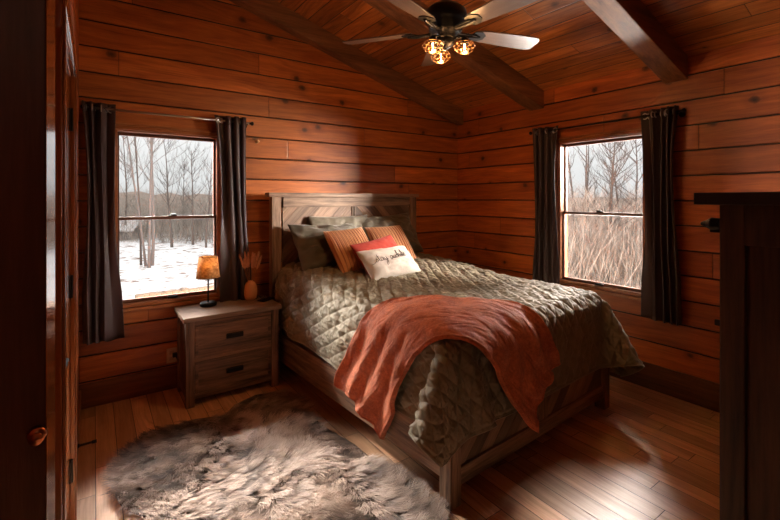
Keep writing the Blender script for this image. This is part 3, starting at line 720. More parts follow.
0,0,0,0,0,0,0,0,0,0,0,0,0,-1,1,1,-1,-1,1,-1,3,1,-3,1,-1,-1,2,0,-3,-1,0,2,-4,5,-4,0,0,2,-1,1,1,-1,0,1,-1,0,0,0,0,0,0,0,0,0,0,0,0,0,0,0,0,0,0,0,0,0,0,0,0,0,0,0,0,0,0,0,0,0,0,0,0,0,-1,3,-5,1,4,0,-2,2,-5,2,-2,0,1,4,-3,2,0,-2,-2,1,4,-3,
0,-1,0,1,0,0,0,0,0,0,0,0,0,0,0,0,0,0,0,0,0,0,0,0,0,0,0,0,0,0,0,0,0,0,0,1,0,-1,0,0,1,-2,-2,2,2,0,0,-1,-3,2,0,-1,-2,0,1,3,-1,0,0,4,-4,-1,1,0,0,0,0,0,0,0,0,0,0,0,0,0,0,0,0,0,0,0,0,0,0,0,0,0,0,0,0,0,0,0,0,0,0,0,0,0,0,0,0,-2,3,-1,0,2,-1,
-1,-4,5,-1,1,-6,2,2,-1,0,3,1,1,-4,2,1,-1,0,0,0,0,0,0,0,0,0,0,0,0,0,0,0,0,0,0,0,0,0,0,0,0,0,0,0,0,0,0,0,0,0,0,0,0,0,1,-1,0,0,-1,4,2,-5,-3,0,5,-3,2,1,-10,3,-1,1,4,2,0,1,2,0,-3,1,0,0,0,0,0,0,0,0,0,0,0,0,0,0,0,0,0,0,0,0,0,0,0,0,0,0,0,0,
0,0,0,0,0,0,0,0,0,0,0,0,0,1,-2,-4,3,1,2,1,3,3,0,-15,-1,3,3,-1,1,5,4,1,0,0,0,0,0,0,0,0,0,0,0,0,0,0,0,0,0,0,0,0,0,0,0,0,0,0,0,0,0,0,0,0,0,0,0,0,0,0,0,-1,0,1,0,0,-1,-2,3,2,3,3,3,-2,2,0,-10,0,0,-1,0,1,0,-1,6,4,2,-1,0,0,0,0,0,0,0,0,0,0,
0,0,0,0,0,0,0,0,0,0,0,0,0,0,0,0,0,0,0,0,0,0,0,0,0,0,0,0,0,-1,1,0,1,5,0,2,1,0,5,0,3,-2,-1,-2,-1,1,-2,1,2,0,3,1,0,0,0,0,0,0,0,0,0,0,0,0,0,0,0,0,0,0,0,0,0,0,0,0,0,0,0,0,0,0,0,0,0,0,0,0,0,0,0,0,0,0,1,7,1,2,2,1,0,-1,-2,-1,6,-1,1,-1,-1,-1,
-1,0,0,-2,-1,2,-1,0,0,0,0,0,0,0,0,0,0,0,0,0,0,0,0,0,0,0,0,0,0,0,0,0,0,0,0,0,0,0,0,0,0,0,1,0,-1,0,1,3,-1,1,1,-2,-2,-1,-2,2,1,14,0,-1,0,-2,0,-1,-5,-2,-2,-1,-1,1,0,0,0,0,0,0,0,0,0,0,0,0,0,0,0,0,0,0,0,0,0,0,0,0,0,0,0,0,0,0,0,0,0,0,0,0,
0,0,0,-2,-2,-2,-5,3,-2,1,0,3,-3,-3,16,-2,0,-3,1,-3,-3,3,-6,-2,0,0,-1,1,-1,0,0,0,0,0,0,0,0,0,0,0,0,0,0,0,0,0,0,0,0,0,0,0,0,0,0,0,0,0,0,0,0,-1,0,0,1,0,0,-1,-3,1,-9,0,0,-2,0,-1,1,9,1,-3,1,-4,1,-3,-4,3,-2,3,-1,0,-1,1,-1,0,0,0,0,0,0,0,0,
0,0,0,0,0,0,0,0,0,0,0,0,0,0,0,0,0,0,0,0,0,0,0,0,0,0,-1,0,1,-1,-1,-3,1,-1,-6,0,-4,1,0,7,-2,-2,-2,1,-3,3,-2,-3,5,-3,0,1,0,-1,1,0,0,0,0,0,0,0,0,0,0,0,0,0,0,0,0,0,0,0,0,0,0,0,0,0,0,0,0,0,0,0,0,0,-1,1,1,-2,2,1,-2,-1,-2,0,-1,-2,-3,-1,1,0,
0,-1,0,0,-3,3,0,0,0,1,-1,0,1,-1,0,0,0,0,0,0,0,0,0,0,0,0,0,0,0,0,0,0,0,0,0,0,0,0,0,0,0,0,0,0,0,0,0,0,0,-1,2,0,-2,4,0,-3,0,0,-3,1,-2,0,-1,1,-1,0,0,4,-5,3,-1,-1,2,-1,1,-2,1,0,0,0,0,0,0,0,0,0,0,0,0,0,0,0,0,0,0,0,0,0,0,0,0,0,0,0,0,0,0,0,
0,-1,1,0,0,0,0,1,-2,2,0,1,-3,1,-1,-1,-2,0,0,3,-1,0,-2,4,-1,-1,1,0,0,-2,1,0,0,0,0,0,0,0,0,0,0,0,0,0,0,0,0,0,0,0,0,0,0,0,0,0,0,0,0,0,0,0,0,0,0,-1,0,0,1,-1,1,1,-2,4,-3,0,2,-2,-1,1,-1,-1,-1,-1,1,1,0,2,-1,1,0,1,-1,0,-1,0,0,0,0,0,0,0,0,0,
0,0,0,0,0,0,0,0,0,0,0,0,0,0,0,0,0,0,0,0,0,0,0,0,-1,0,1,-2,2,-1,0,2,-2,2,1,-3,0,4,-1,0,1,-1,2,0,-1,1,-2,1,3,-2,1,-1,0,-1,0,0,0,0,0,0,0,0,0,0,0,0,0,0,0,0,0,0,0,0,0,0,0,0,0,0,0,0,0,0,0,-1,0,-1,1,0,0,2,0,-2,0,1,0,0,1,2,-3,-65,7,2,10,10,
8,5,-3,-8,-27,-35,-36,-34,-20,13,30,33,32,26,20,11,2,0,1,0,-1,-1,2,0,-1,1,0,-1,1,1,-2,3,-5,3,1,-1,0,0,0,-2,2,-4,-21,-34,-38,-38,-37,-32,-15,7,20,26,31,30,28,25,1,17,0,2,2,-5,0,4,-1,4,6,5,2,0,-1,0,-1,0,0,-3,0,-3,-3,1,0,-2,0,-1,3,-3,
0,1,-2,1,2,-2,-2,2,-4,5,-4,0,1,3,-1,1,2,0,-1,3,1,2,-1,1,2,7,4,3,1,-1,0,-1,-1,6,-10,0,-3,3,2,-2,1,1,1,5,9,1,1,0,-1,-1,-1,-2,3,-3,-4,-1,-3,-1,1,-1,1,-2,2,-1,0,1,-1,-1,1,0,1,0,-2,0,-2,5,-5,5,-1,2,-2,2,2,3,0,0,0,6,4,6,2,1,-1,-1,-1,-6,-1,
5,2,-1,-2,4,0,-3,5,3,1,5,4,0,1,-1,-1,1,0,-2,-5,-2,-4,1,1,-3,1,0,-1,-1,1,1,-1,1,-2,2,-1,-1,4,-2,0,1,-6,5,0,1,-1,1,1,3,2,0,1,1,5,8,5,0,0,0,-3,-8,-14,13,8,10,-5,-3,-4,2,0,-3,8,2,5,6,1,0,-1,-1,-1,1,-4,-2,-4,-2,-2,0,2,-3,-1,2,0,1,-2,4,-5,
1,1,1,1,-3,1,2,-3,0,2,-4,3,0,1,3,2,3,1,0,2,7,9,2,0,0,-2,-10,-7,15,-1,0,22,-9,-6,-5,-3,1,1,0,4,4,8,3,-1,0,-2,1,-2,-3,-4,-3,-3,1,1,-4,3,-1,0,0,-3,5,-4,1,2,-2,2,-1,1,-1,-2,-1,4,-1,0,0,0,1,-2,7,3,1,1,2,9,6,1,0,0,-7,-4,9,1,2,1,31,-6,-7,
-8,-8,-4,2,-2,2,7,7,5,1,-2,0,-1,-1,-5,-5,-6,2,-1,-1,3,-3,3,-1,-2,3,-2,2,0,-2,0,2,-1,0,-1,4,-1,-2,0,1,-3,2,0,2,2,6,0,1,6,9,4,0,0,-7,-7,11,4,1,0,-1,37,-2,-5,-8,-7,-10,-5,-1,1,3,7,8,2,-2,-1,0,-3,-6,-7,0,-1,-1,0,4,1,-1,-3,1,2,-1,2,-1,-1,
2,-4,4,-2,2,-2,0,0,1,0,-2,0,-1,0,2,9,1,1,8,9,2,-3,-1,-5,10,-4,-6,-5,-5,-8,35,2,0,-3,-7,-9,-10,-7,-3,1,9,7,4,0,-1,0,-6,-12,-1,1,0,0,-1,1,2,-1,3,-1,-1,0,-3,5,-2,-3,4,-3,1,1,1,-1,3,-6,1,3,-2,-3,2,0,7,9,0,9,7,-2,1,-2,1,-15,-3,-6,-6,-8,
0,24,5,4,4,-1,-4,-10,-10,-11,-1,2,9,9,0,-3,-2,-15,-3,3,0,-1,4,-1,-1,0,1,-1,2,0,-1,0,-1,1,2,-2,0,0,1,-1,2,-1,1,-1,-2,-1,3,-5,1,1,14,2,13,2,0,-2,-11,-8,-10,-5,-5,0,1,-2,12,4,6,4,6,4,1,-9,-11,-14,-4,8,3,10,-3,-8,-10,5,-1,1,3,-3,3,-3,1,
1,1,-1,-2,1,0,0,3,-3,-1,0,0,1,-1,5,-4,1,-2,1,0,-3,3,-3,-1,11,10,10,0,-5,-14,-8,-7,6,-4,0,-2,0,-2,6,-2,4,3,5,7,6,7,-1,-11,-14,-8,12,13,3,-20,11,-2,-2,1,-1,1,-2,2,-1,-1,0,2,0,-1,0,0,0,1,-1,1,0,0,0,-1,0,0,1,-1,0,1,-2,2,-3,-6,23,2,-6,-23,
-1,3,5,3,1,2,2,1,2,5,3,-3,1,1,0,7,6,8,8,-3,-4,-1,3,0,2,-5,0,1,-1,0,0,1,-2,1,1,1,-2,0,0,0,0,0,0,1,-1,0,0,0,0,1,-1,0,0,0,0,1,-1,0,4,3,-13,-12,12,3,4,3,3,2,1,0,1,0,14,1,1,2,1,1,-3,-1,2,5,9,5,1,-1,0,1,0,0,0,-1,0,0,0,1,-1,0,-1,1,0,0,0,0,
0,0,0,0,0,0,0,0,0,0,0,0,0,0,0,0,2,0,-1,0,-1,2,0,-1,-2,-1,-1,-2,-1,-1,-3,24,2,3,1,1,2,3,3,2,-1,0,0,1,1,-2,0,0,0,0,1,0,-1,0,0,0,0,0,0,0,1,0,-1,0,0,0,0,0,1,-1,0,0,0,0,0,1,0,-1,0,0,1,-1,0,-5,-8,-2,-1,0,-3,3,-3,0,-4,1,37,1,0,1,1,0,0,0,0,
0,0,0,1,0,0,0,-1,0,0,0,0,1,0,0,0,0,0,0,-1,0,0,1,0,0,-1,1,0,-1,1,0,0,0,0,0,-1,0,1,0,0,0,0,-2,1,0,-6,-6,-3,-1,-6,1,0,0,-3,41,0,-1,0,0,1,-1,0,0,1,-1,0,0,0,0,0,0,0,0,0,0,0,0,0,0,0,0,0,1,-1,0,0,0,0,1,-1,0,0,0,0,0,0,0,0,0,0,0,0,0,0,0,0,0,
0,0,-1,-3,-2,-3,-2,-5,0,0,40,0,1,0,-1,0,1,-1,0,0,0,0,1,0,0,-1,0,0,0,0,0,0,0,0,0,0,0,0,0,0,0,0,0,0,0,0,0,0,0,0,0,0,0,0,0,0,0,0,0,1,0,-1,0,0,1,0,-1,-2,-1,-1,-2,-2,-3,40,0,0,0,1,-1,0,1,-1,0,1,-1,0,0,0,0,0,0,0,0,0,0,0,0,0,0,0,0,0,0,0,0,
0,0,0,0,0,0,0,0,0,0,0,0,0,0,0,0,1,-1,0,0,0,1,-1,0,0,1,-1,-1,-1,-1,0,41,0,-1,0,0,1,-1,0,1,-1,0,0,0,1,-1,0,0,0,0,0,0,0,0,0,0,0,0,0,0,0,0,0,0,0,0,0,0,0,0,0,0,0,0,0,0,0,0,0,0,0,0,0,0,0,0,0,1,-1,0,0,0,0,-1,40,0,1,0,-1,0,0,0,0,0,0,0,0,0,
1,-1,0,0,0,0,0,0,0,0,0,0,0,0,0,0,0,0,0,0,0,0,0,0,0,0,0,0,0,0,0,0,0,1,-1,1,-1,0,1,-1,0,1,-1,0,1,-1,0,0,0,41,0,-1,0,1,-1,1,-1,0,0,0,1,0,-1,0,0,0,0,0,0,0,0,0,0,0,0,0,0,0,0,0,0,0,0,0,0,0,0,0,0,0,0,0,0,0,0,0,0,1,-1,0,0,0,0,0,0,0,1,-1,0,
1,-1,0,40,0,1,-1,0,0,0,0,0,0,0,0,0,0,0,0,0,0,0,0,0,0,0,0,0,0,0,0,0,0,0,0,0,0,0,0,0,0,0,0,0,0,0,0,0,0,0,0,0,0,1,0,-1,0,1,-1,1,-1,0,1,-1,1,0,41,-1,0,1,-1,1,-1,1,-1,0,0,0,0,1,-1,0,0,0,0,0,0,0,0,0,0,0,0,0,0,0,0,0,0,0,0,0,0,0,0,0,0,0,0,
0,0,0,0,0,0,0,0,0,0,0,-1,1,0,0,1,-1,1,-1,0,40,1,0,-1,1,-1,0,-1,1,1,-1,0,0,0,0,0,0,0,0,0,0,0,0,0,0,0,0,0,0,0,0,0,0,0,0,0,0,0,0,0,0,0,0,0,0,0,0,0,0,0,0,0,0,0,0,0,0,0,0,1,-1,1,0,41,-1,0,0,0,0,0,0,0,0,0,0,0,0,1,-1,0,0,0,0,0,0,0,0,0,0,0,
0,0,0,0,0,0,0,0,0,0,0,0,0,0,0,0,0,0,0,0,0,0,0,0,0,0,0,1,-1,0,1,-1,0,1,-1,0,40,1,-1,1,-1,0,0,0,0,-1,1,0,0,0,0,0,0,0,0,0,0,0,0,0,0,0,0,0,0,0,0,0,0,0,0,0,0,0,0,0,0,0,0,0,0,0,0,0,0,0,0,0,0,0,0,0,0,0,1,0,-1,1,0,41,-1,1,-1,0,0,0,1,-1,1,-1,
0,0,0,0,0,0,0,0,0,0,0,0,0,0,0,0,0,0,0,0,0,0,0,0,0,0,0,0,0,0,0,0,0,0,0,0,0,0,0,0,0,0,0,0,1,-1,0,0,0,1,-1,1,41,0,-1,1,0,-1,1,-1,0,0,1,-1,0,0,-1,1,0,0,0,0,0,0,0,0,0,0,0,0,0,0,0,0,0,0,0,0,0,0,0,0,0,0,0,0,0,0,0,0,0,0,0,0,0,1,-1,0,1,-1,0,
0,0,1,-1,40,1,0,-1,0,1,-1,0,0,0,-1,1,0,0,0,0,0,0,0,0,0,0,0,0,0,0,0,0,0,0,0,0,0,0,0,0,0,0,0,0,0,0,0,0,0,0,0,0,0,0,0,0,0,0,0,0,0,1,0,0,-1,0,1,41,-1,0,0,0,0,0,0,0,0,0,0,0,0,0,0,0,0,0,0,0,0,0,0,0,0,0,0,0,0,0,0,0,0,0,0,0,0,0,0,0,0,0,0,0,
0,0,0,0,0,-1,1,0,0,0,0,0,0,0,0,1,0,0,41,0,0,0,0,0,0,0,0,-1,0,-1,1,-1,1,0,0,0,0,0,0,0,0,0,0,0,0,0,0,0,0,0,0,0,0,0,0,0,0,0,0,0,0,0,0,0,0,0,0,0,1,-1,0,0,1,0,0,0,-1,0,0,0,0,40,0,0,0,0,0,0,0,0,0,0,0,-1,0,1,0,0,0,0,0,0,0,0,0,0,0,0,0,0,0,
0,0,0,0,0,0,0,0,0,0,0,0,0,0,0,0,0,0,0,0,-1,0,1,0,0,0,0,0,1,0,0,0,0,41,0,0,-1,1,-1,0,0,0,0,0,0,0,1,-1,0,0,0,0,0,0,0,0,0,0,0,0,0,0,0,0,0,0,0,0,0,0,0,0,0,0,0,0,0,0,0,0,0,0,0,0,0,0,0,0,0,0,0,0,1,0,0,0,41,0,-1,1,-1,1,0,0,-1,0,-1,0,1,-1,
0,1,0,0,0,0,0,0,0,0,0,0,0,0,0,0,0,0,0,0,0,0,0,0,0,0,0,0,0,0,0,0,0,0,0,0,0,0,0,1,0,0,0,0,0,-1,0,0,1,41,-1,1,0,0,-1,0,0,0,0,0,1,-1,0,0,0,0,0,0,0,0,0,0,0,0,0,0,0,0,0,0,0,0,0,0,0,0,0,0,0,0,0,0,0,0,0,0,-1,0,0,1,0,0,-1,1,0,0,0,0,0,0,1,-1,
40,1,-1,0,0,1,-1,0,0,0,1,-2,0,1,1,-1,0,0,0,0,0,0,0,0,0,0,0,0,0,0,0,0,0,0,0,0,0,0,0,0,0,0,0,0,0,0,0,1,-1,0,-1,1,0,1,-1,0,1,0,-1,1,0,0,0,41,-1,1,0,-1,0,1,-1,1,-1,0,0,0,0,-1,1,0,0,0,0,0,0,0,0,0,0,0,0,0,0,0,0,0,0,0,0,0,0,0,0,0,0,0,0,0,
0,0,0,1,-1,0,0,0,0,1,-1,0,0,1,-1,1,-1,1,41,0,-1,0,1,0,-1,1,-1,0,0,1,-1,0,0,0,0,0,0,0,0,0,0,0,0,0,0,0,0,0,0,0,0,0,0,0,0,0,0,0,0,0,0,0,0,0,0,-1,0,1,1,-1,1,-1,0,1,-1,0,0,1,-1,1,0,41,0,0,-1,0,0,1,-1,1,0,-1,0,0,0,1,-1,0,0,0,0,0,0,0,0,0,
0,0,0,0,0,0,0,0,0,0,0,0,0,0,0,0,0,0,0,0,0,0,0,0,0,0,0,-1,1,-1,1,0,0,1,-1,1,0,0,40,0,0,1,-1,0,0,0,0,0,0,0,0,0,-1,1,0,0,0,0,0,0,0,0,0,0,0,0,0,0,0,0,0,0,0,0,0,0,0,0,0,0,0,0,0,0,0,1,-1,0,-1,1,1,-1,1,-1,0,1,-1,1,-1,0,0,41,0,0,0,-1,0,0,1,
-1,0,0,0,1,-1,0,0,0,0,0,0,0,0,0,0,0,0,0,0,0,0,0,0,0,0,0,0,0,0,0,0,0,0,0,0,0,0,0,-1,1,0,1,-1,0,0,1,-1,1,-1,1,-1,1,0,0,41,0,0,-1,1,0,-1,-1,1,1,0,-1,0,0,1,-1,0,0,0,0,0,0,0,0,0,0,0,0,0,0,0,0,0,0,0,0,0,0,0,0,0,0,0,0,0,0,0,0,0,0,0,1,-1,0,
-1,2,-1,1,-1,1,0,0,0,40,0,0,0,1,-1,0,1,-1,-1,1,1,-1,1,-2,1,0,0,0,0,0,0,0,0,0,0,0,0,0,0,0,0,0,0,0,0,0,0,0,0,0,0,0,0,0,0,0,1,0,-1,0,0,0,1,0,-1,1,-1,1,0,-1,0,0,41,0,0,0,-1,0,1,-1,0,1,-1,0,0,0,1,-1,0,0,0,0,0,0,0,0,0,0,0,0,0,0,0,0,0,0,0,
0,0,0,0,0,0,0,0,0,0,0,0,0,0,0,0,0,1,-1,0,0,0,1,-1,0,1,0,0,40,0,0,0,1,0,-1,0,1,-1,1,-1,0,0,0,0,0,0,0,0,0,0,0,0,0,0,0,0,0,0,0,0,0,0,0,0,0,0,0,0,0,0,0,0,0,0,0,0,-1,2,0,-1,0,0,0,1,-1,0,1,0,-1,0,0,41,0,0,0,-1,0,1,0,-1,1,-1,0,1,-1,0,0,0,
0,0,0,0,0,0,0,0,0,0,0,0,0,0,0,0,0,0,0,0,0,0,0,0,0,0,0,0,0,0,0,1,-1,0,1,-1,1,-1,0,1,0,-1,0,1,0,0,40,0,0,0,0,1,-1,0,0,0,0,1,-1,0,0,0,0,0,0,0,0,0,0,0,0,0,0,0,0,0,0,0,0,0,0,0,0,0,0,0,0,0,0,0,0,0,0,0,0,0,0,0,0,0,1,-1,0,0,0,0,0,0,0,39,0,
1,0,1,-1,0,0,0,0,0,0,0,1,-1,0,0,0,0,0,0,0,0,0,0,0,0,0,0,0,0,0,0,0,0,0,0,0,0,0,0,0,0,0,0,0,0,0,0,1,-1,0,1,-1,0,0,0,0,1,0,-1,0,0,38,0,0,1,0,0,1,1,0,-1,1,-1,1,-1,1,-1,0,0,0,0,0,0,0,0,0,0,0,0,0,0,0,0,0,0,0,0,0,0,0,0,0,0,0,0,0,0,0,0,1,-1,
1,0,-1,1,-1,1,0,-1,0,-1,1,-1,0,39,0,0,0,-1,1,0,0,1,0,0,1,-1,0,0,0,0,0,0,0,0,0,0,0,0,0,0,0,0,0,0,0,0,0,0,0,0,0,0,0,0,0,0,0,0,0,0,1,-1,0,0,0,0,0,0,0,-1,1,-1,0,-1,0,-1,40,1,-1,0,0,0,0,0,0,0,0,0,1,0,-1,0,0,0,0,0,0,0,0,0,0,0,0,0,0,0,0,0,
0,0,0,0,0,0,0,0,0,0,0,0,0,0,0,0,0,1,0,-1,1,-1,0,-1,0,-1,0,0,0,0,0,40,0,0,0,0,0,0,0,0,1,0,-1,0,0,0,0,0,0,0,0,0,0,0,0,0,0,0,0,0,0,0,0,0,0,0,0,0,0,0,0,0,0,0,0,0,0,0,0,1,-1,0,1,-1,0,0,0,0,0,0,0,0,1,0,38,0,0,0,2,-1,0,1,0,0,0,1,-1,0,0,0,
0,0,0,0,0,0,0,0,0,0,0,0,0,0,0,0,0,0,0,0,0,0,0,0,0,0,0,0,0,0,0,0,0,0,0,0,0,0,0,-1,1,-1,1,0,0,-1,-1,37,1,0,1,-1,2,0,-1,1,0,0,0,0,0,0,0,0,0,0,0,0,0,0,0,0,0,0,0,0,0,0,0,0,0,0,0,0,0,0,0,0,0,0,0,0,0,0,0,0,1,0,-1,0,0,0,0,-1,0,-1,0,1,-1,0,
39,0,1,0,0,0,0,1,-1,0,0,1,0,-1,0,0,0,0,0,0,0,0,0,0,0,0,0,0,0,0,0,0,0,0,0,0,0,0,0,0,0,0,0,0,0,0,0,0,0,0,0,1,0,-1,0,0,0,0,-1,-1,-1,1,0,40,0,0,0,1,-1,1,-1,0,1,0,-1,0,1,-1,0,0,0,0,0,0,0,0,0,0,0,0,0,0,0,0,0,0,0,0,0,0,0,0,0,0,0,0,0,0,0,0,
0,0,0,1,-1,0,1,-1,1,-1,0,0,1,-1,-1,0,40,0,1,-1,0,0,0,0,1,-1,0,0,0,0,0,0,0,0,0,0,0,0,0,0,0,0,0,0,0,0,0,0,0,0,0,0,0,0,0,0,0,0,0,0,0,0,0,0,0,1,-1,1,-1,0,0,0,0,1,0,-1,0,0,1,41,-1,0,1,-1,1,-1,1,-1,0,0,1,0,-1,0,0,0,0,0,0,0,0,0,0,0,0,0,0,
0,0,0,0,0,0,0,0,0,0,0,0,0,0,0,0,0,0,0,1,0,-1,0,0,1,-1,1,-1,1,-1,0,0,1,0,-1,40,1,-1,0,1,-1,1,-1,0,1,0,-1,0,0,0,0,0,0,0,0,0,0,0,0,0,0,0,0,0,0,0,0,0,0,0,0,0,0,0,0,0,0,0,0,0,0,0,-1,1,0,1,-1,0,1,-1,1,-1,0,0,1,-1,0,0,41,-1,1,-1,0,0,0,0,1,
-1,0,0,0,0,0,0,0,0,0,0,0,0,0,0,0,0,0,0,0,0,0,0,0,0,0,0,0,0,0,0,0,0,0,0,0,0,0,0,0,1,-1,1,-1,0,0,0,0,1,0,-1,0,0,1,40,1,-1,1,-1,1,-1,1,-1,0,1,0,0,-1,0,0,0,0,0,0,0,0,0,0,0,0,0,0,0,0,0,0,0,0,0,0,0,0,0,0,0,0,0,0,0,0,0,0,0,0,0,0,1,-1,1,-1,
1,-1,0,0,1,0,-1,248,-1,-1,0,2,5,9,14,18,20,20,19,20,16,0,-10,-12,-11,-8,-6,-2,-1,0,0,0,-1,1,-1,0,0,0,0,0,0,0,0,0,0,0,0,0,0,0,0,1,-1,1,4,8,12,11,12,7,-6,-19,-27,-27,-24,-20,-12,-17,10,-12,16,26,0,0,-2,-2,-1,-1,0,-1,1,-1,0,1,0,0,0,1,
0,2,1,0,0,0,-1,2,-2,1,0,0,0,0,0,0,0,0,0,0,0,0,0,0,0,0,-1,1,0,-1,0,-2,1,-1,-2,-4,-3,-2,0,2,2,-2,7,-9,-27,17,0,26,-1,-1,-1,-2,-1,-2,0,0,1,0,-1,1,1,1,-1,2,0,0,1,0,0,0,-1,1,0,0,0,0,0,0,0,0,0,0,0,0,0,0,0,0,0,0,0,-1,0,-1,0,0,-1,-4,-2,-4,
-1,-1,4,3,1,2,-41,11,20,-2,-1,25,0,-2,-3,-1,0,-1,-1,1,0,1,0,0,0,1,1,2,0,0,0,0,1,0,0,-1,0,0,0,0,0,0,0,0,0,1,0,0,0,-1,0,0,0,0,0,-1,-1,0,0,-1,-3,-6,-4,-2,1,3,7,1,-28,1,-11,22,-2,-2,-1,25,-1,-1,-4,0,-1,0,0,0,0,1,0,0,2,1,1,0,0,0,0,0,0,0,
1,0,0,-1,1,0,0,0,0,0,-1,0,0,0,1,0,-1,0,0,0,0,-2,0,-1,-1,-4,-6,-2,0,1,-3,13,-26,-3,1,2,21,2,-1,-2,-2,25,-3,-2,-2,0,-1,0,0,1,1,-1,0,2,2,0,1,-1,0,0,0,0,0,0,0,0,1,-1,0,0,0,0,0,0,0,0,0,0,0,1,0,-1,1,-2,0,-1,0,-2,-7,-4,0,0,4,2,-40,9,6,2,4,
19,3,2,0,-1,-4,23,-4,0,-1,-2,0,1,-1,1,0,1,2,1,0,0,1,0,0,0,0,-1,1,-1,0,0,0,0,0,0,0,0,1,-1,1,0,-1,0,0,0,1,-1,0,-2,0,0,-5,-5,-3,-1,2,3,-17,-2,-3,2,5,3,14,3,5,5,0,-1,-4,18,-3,-1,0,-1,0,1,0,0,2,2,0,1,-1,0,0,0,0,0,1,-1,1,0,0,0,0,0,0,0,0,
-1,1,-1,0,1,0,0,-1,0,0,0,-1,-1,-1,-4,-7,-2,1,2,-14,-2,7,3,0,1,-1,5,7,5,4,7,4,2,-2,5,1,-1,-1,-2,2,0,0,3,1,0,0,1,0,0,-1,0,0,0,0,0,0,0,0,0,0,0,0,0,0,0,1,-1,0,0,0,1,0,0,0,-1,-4,0,-6,-5,0,-1,-4,2,4,0,-2,0,-3,0,-3,2,5,6,6,8,7,4,2,0,0,-1,
-1,0,1,1,3,0,1,-1,0,0,0,1,0,0,0,0,0,0,0,0,0,0,0,-1,0,1,0,-1,1,0,0,-1,0,0,0,0,0,-3,-1,-9,-3,0,1,0,0,-1,-1,-1,-1,1,-1,-7,1,2,2,5,6,8,10,7,3,0,0,-1,-1,1,3,1,0,0,1,-1,0,0,0,0,0,0,0,0,0,0,0,0,0,0,1,0,-1,0,0,0,0,0,1,0,0,-1,0,1,-2,-7,-8,0,
1,0,0,0,0,-1,0,0,-1,0,-8,0,0,1,1,2,4,8,11,11,6,1,1,-7,-3,12,-5,1,1,-1,1,0,0,0,0,0,0,-1,1,0,0,0,0,0,0,0,0,0,0,0,0,0,0,0,0,-1,1,0,0,2,-13,-8,3,4,1,0,-1,0,0,-1,0,0,0,-8,0,0,0,0,0,1,1,4,10,14,5,2,-2,-1,-3,8,-1,-2,1,0,0,0,1,-1,0,-1,1,1,
-1,0,0,0,0,0,0,0,0,0,-1,0,1,0,0,0,0,0,1,0,-4,-6,7,1,-4,-1,-2,-2,-2,-2,-2,-2,-2,-3,-7,1,0,0,0,1,-1,0,0,1,4,16,0,3,0,-3,-1,1,1,1,0,0,0,-1,1,0,2,0,-3,1,0,1,-1,0,0,0,0,0,0,2,0,-1,-1,0,0,0,-1,-2,-2,0,1,-1,1,-4,-4,-2,-2,-2,-2,-1,-2,-1,-1,
-4,0,0,2,0,0,2,0,1,0,1,-3,4,0,3,0,0,2,-2,1,-2,3,-2,-1,2,-1,0,-2,5,-4,0,2,1,-3,3,1,-3,-1,2,1,-4,0,3,-1,1,-1,0,0,0,-2,2,1,-11,-4,-1,0,-1,-1,2,-1,-1,-1,0,-1,1,0,0,0,1,0,0,0,0,-1,0,1,0,0,3,0,0,3,-5,4,-6,7,-1,-5,6,-3,0,0,0,0,1,-2,0,3,-4,
1,0,2,-2,0,4,-5,3,-2,1,1,-2,1,-3,-1,-2,2,0,-4,-4,0,-1,-3,0,1,0,-2,1,-1,1,-1,1,0,0,0,0,0,1,-1,1,-1,0,3,-1,1,-1,3,-2,2,-6,4,2,-3,1,2,-4,5,0,-5,2,3,-6,4,1,1,-5,-1,4,-2,4,-2,-1,0,1,-1,-5,3,-1,0,0,-1,1,-1,-3,-2,-1,-2,-2,0,1,1,1,-1,1,-1,
0,0,1,-1,0,0,0,0,1,0,-1,2,-2,2,-2,0,3,-1,-1,2,-3,1,1,0,-4,1,3,-1,-2,0,1,0,1,1,1,-1,-1,1,-3,4,0,-3,-1,1,-1,1,0,0,0,-1,0,0,-1,-1,-1,-1,-2,-1,1,-1,1,0,0,0,0,0,0,0,-1,0,0,0,-1,1,1,0,1,-2,1,0,0,-1,-2,2,2,-2,0,2,1,-3,0,2,1,-1,0,-1,2,-3,1,
1,-3,3,-2,-1,2,-1,1,0,-1,0,1,0,0,0,-1,1,-2,0,0,-1,-1,1,0,0,0,0,0,0,-1,1,0,0,-1,0,1,0,0,-2,2,-5,6,0,-2,1,1,-1,-1,-1,1,1,-1,0,-2,2,1,0,-3,0,2,-2,2,0,-2,2,1,-3,5,-4,1,0,0,0,1,-1,0,1,0,0,-1,1,-1,-1,1,-2,1,0,0,-1,1,0,-1,1,-1,0,0,1,0,-2,
0,0,2,-3,5,-3,-1,1,1,0,2,-4,2,-2,-1,4,-4,4,0,-3,-1,3,2,-2,-3,2,1,2,-2,-1,3,-5,3,0,-3,2,0,-1,1,1,-1,1,0,0,0,0,0,-1,1,1,0,0,0,0,-1,1,0,0,0,0,0,-2,2,1,-1,-1,2,-3,1,1,-3,1,0,0,3,-3,2,-1,-1,2,-1,-2,3,-2,2,-3,1,2,0,-1,-1,-1,2,-1,0,1,0,2,
-2,0,1,0,0,0,-1,1,0,-1,1,-1,0,0,1,0,-1,1,0,0,0,-1,1,0,0,-3,5,-4,0,1,0,-2,2,-1,-1,1,0,0,0,1,1,-1,0,0,2,-2,1,-1,2,-3,2,-1,0,-1,1,0,2,-3,0,3,-2,-2,2,0,2,-2,0,0,1,0,-1,1,0,0,0,0,0,0,1,0,0,-1,1,0,0,0,0,-1,2,-3,1,-2,1,0,2,0,0,0,0,0,-1,-2,
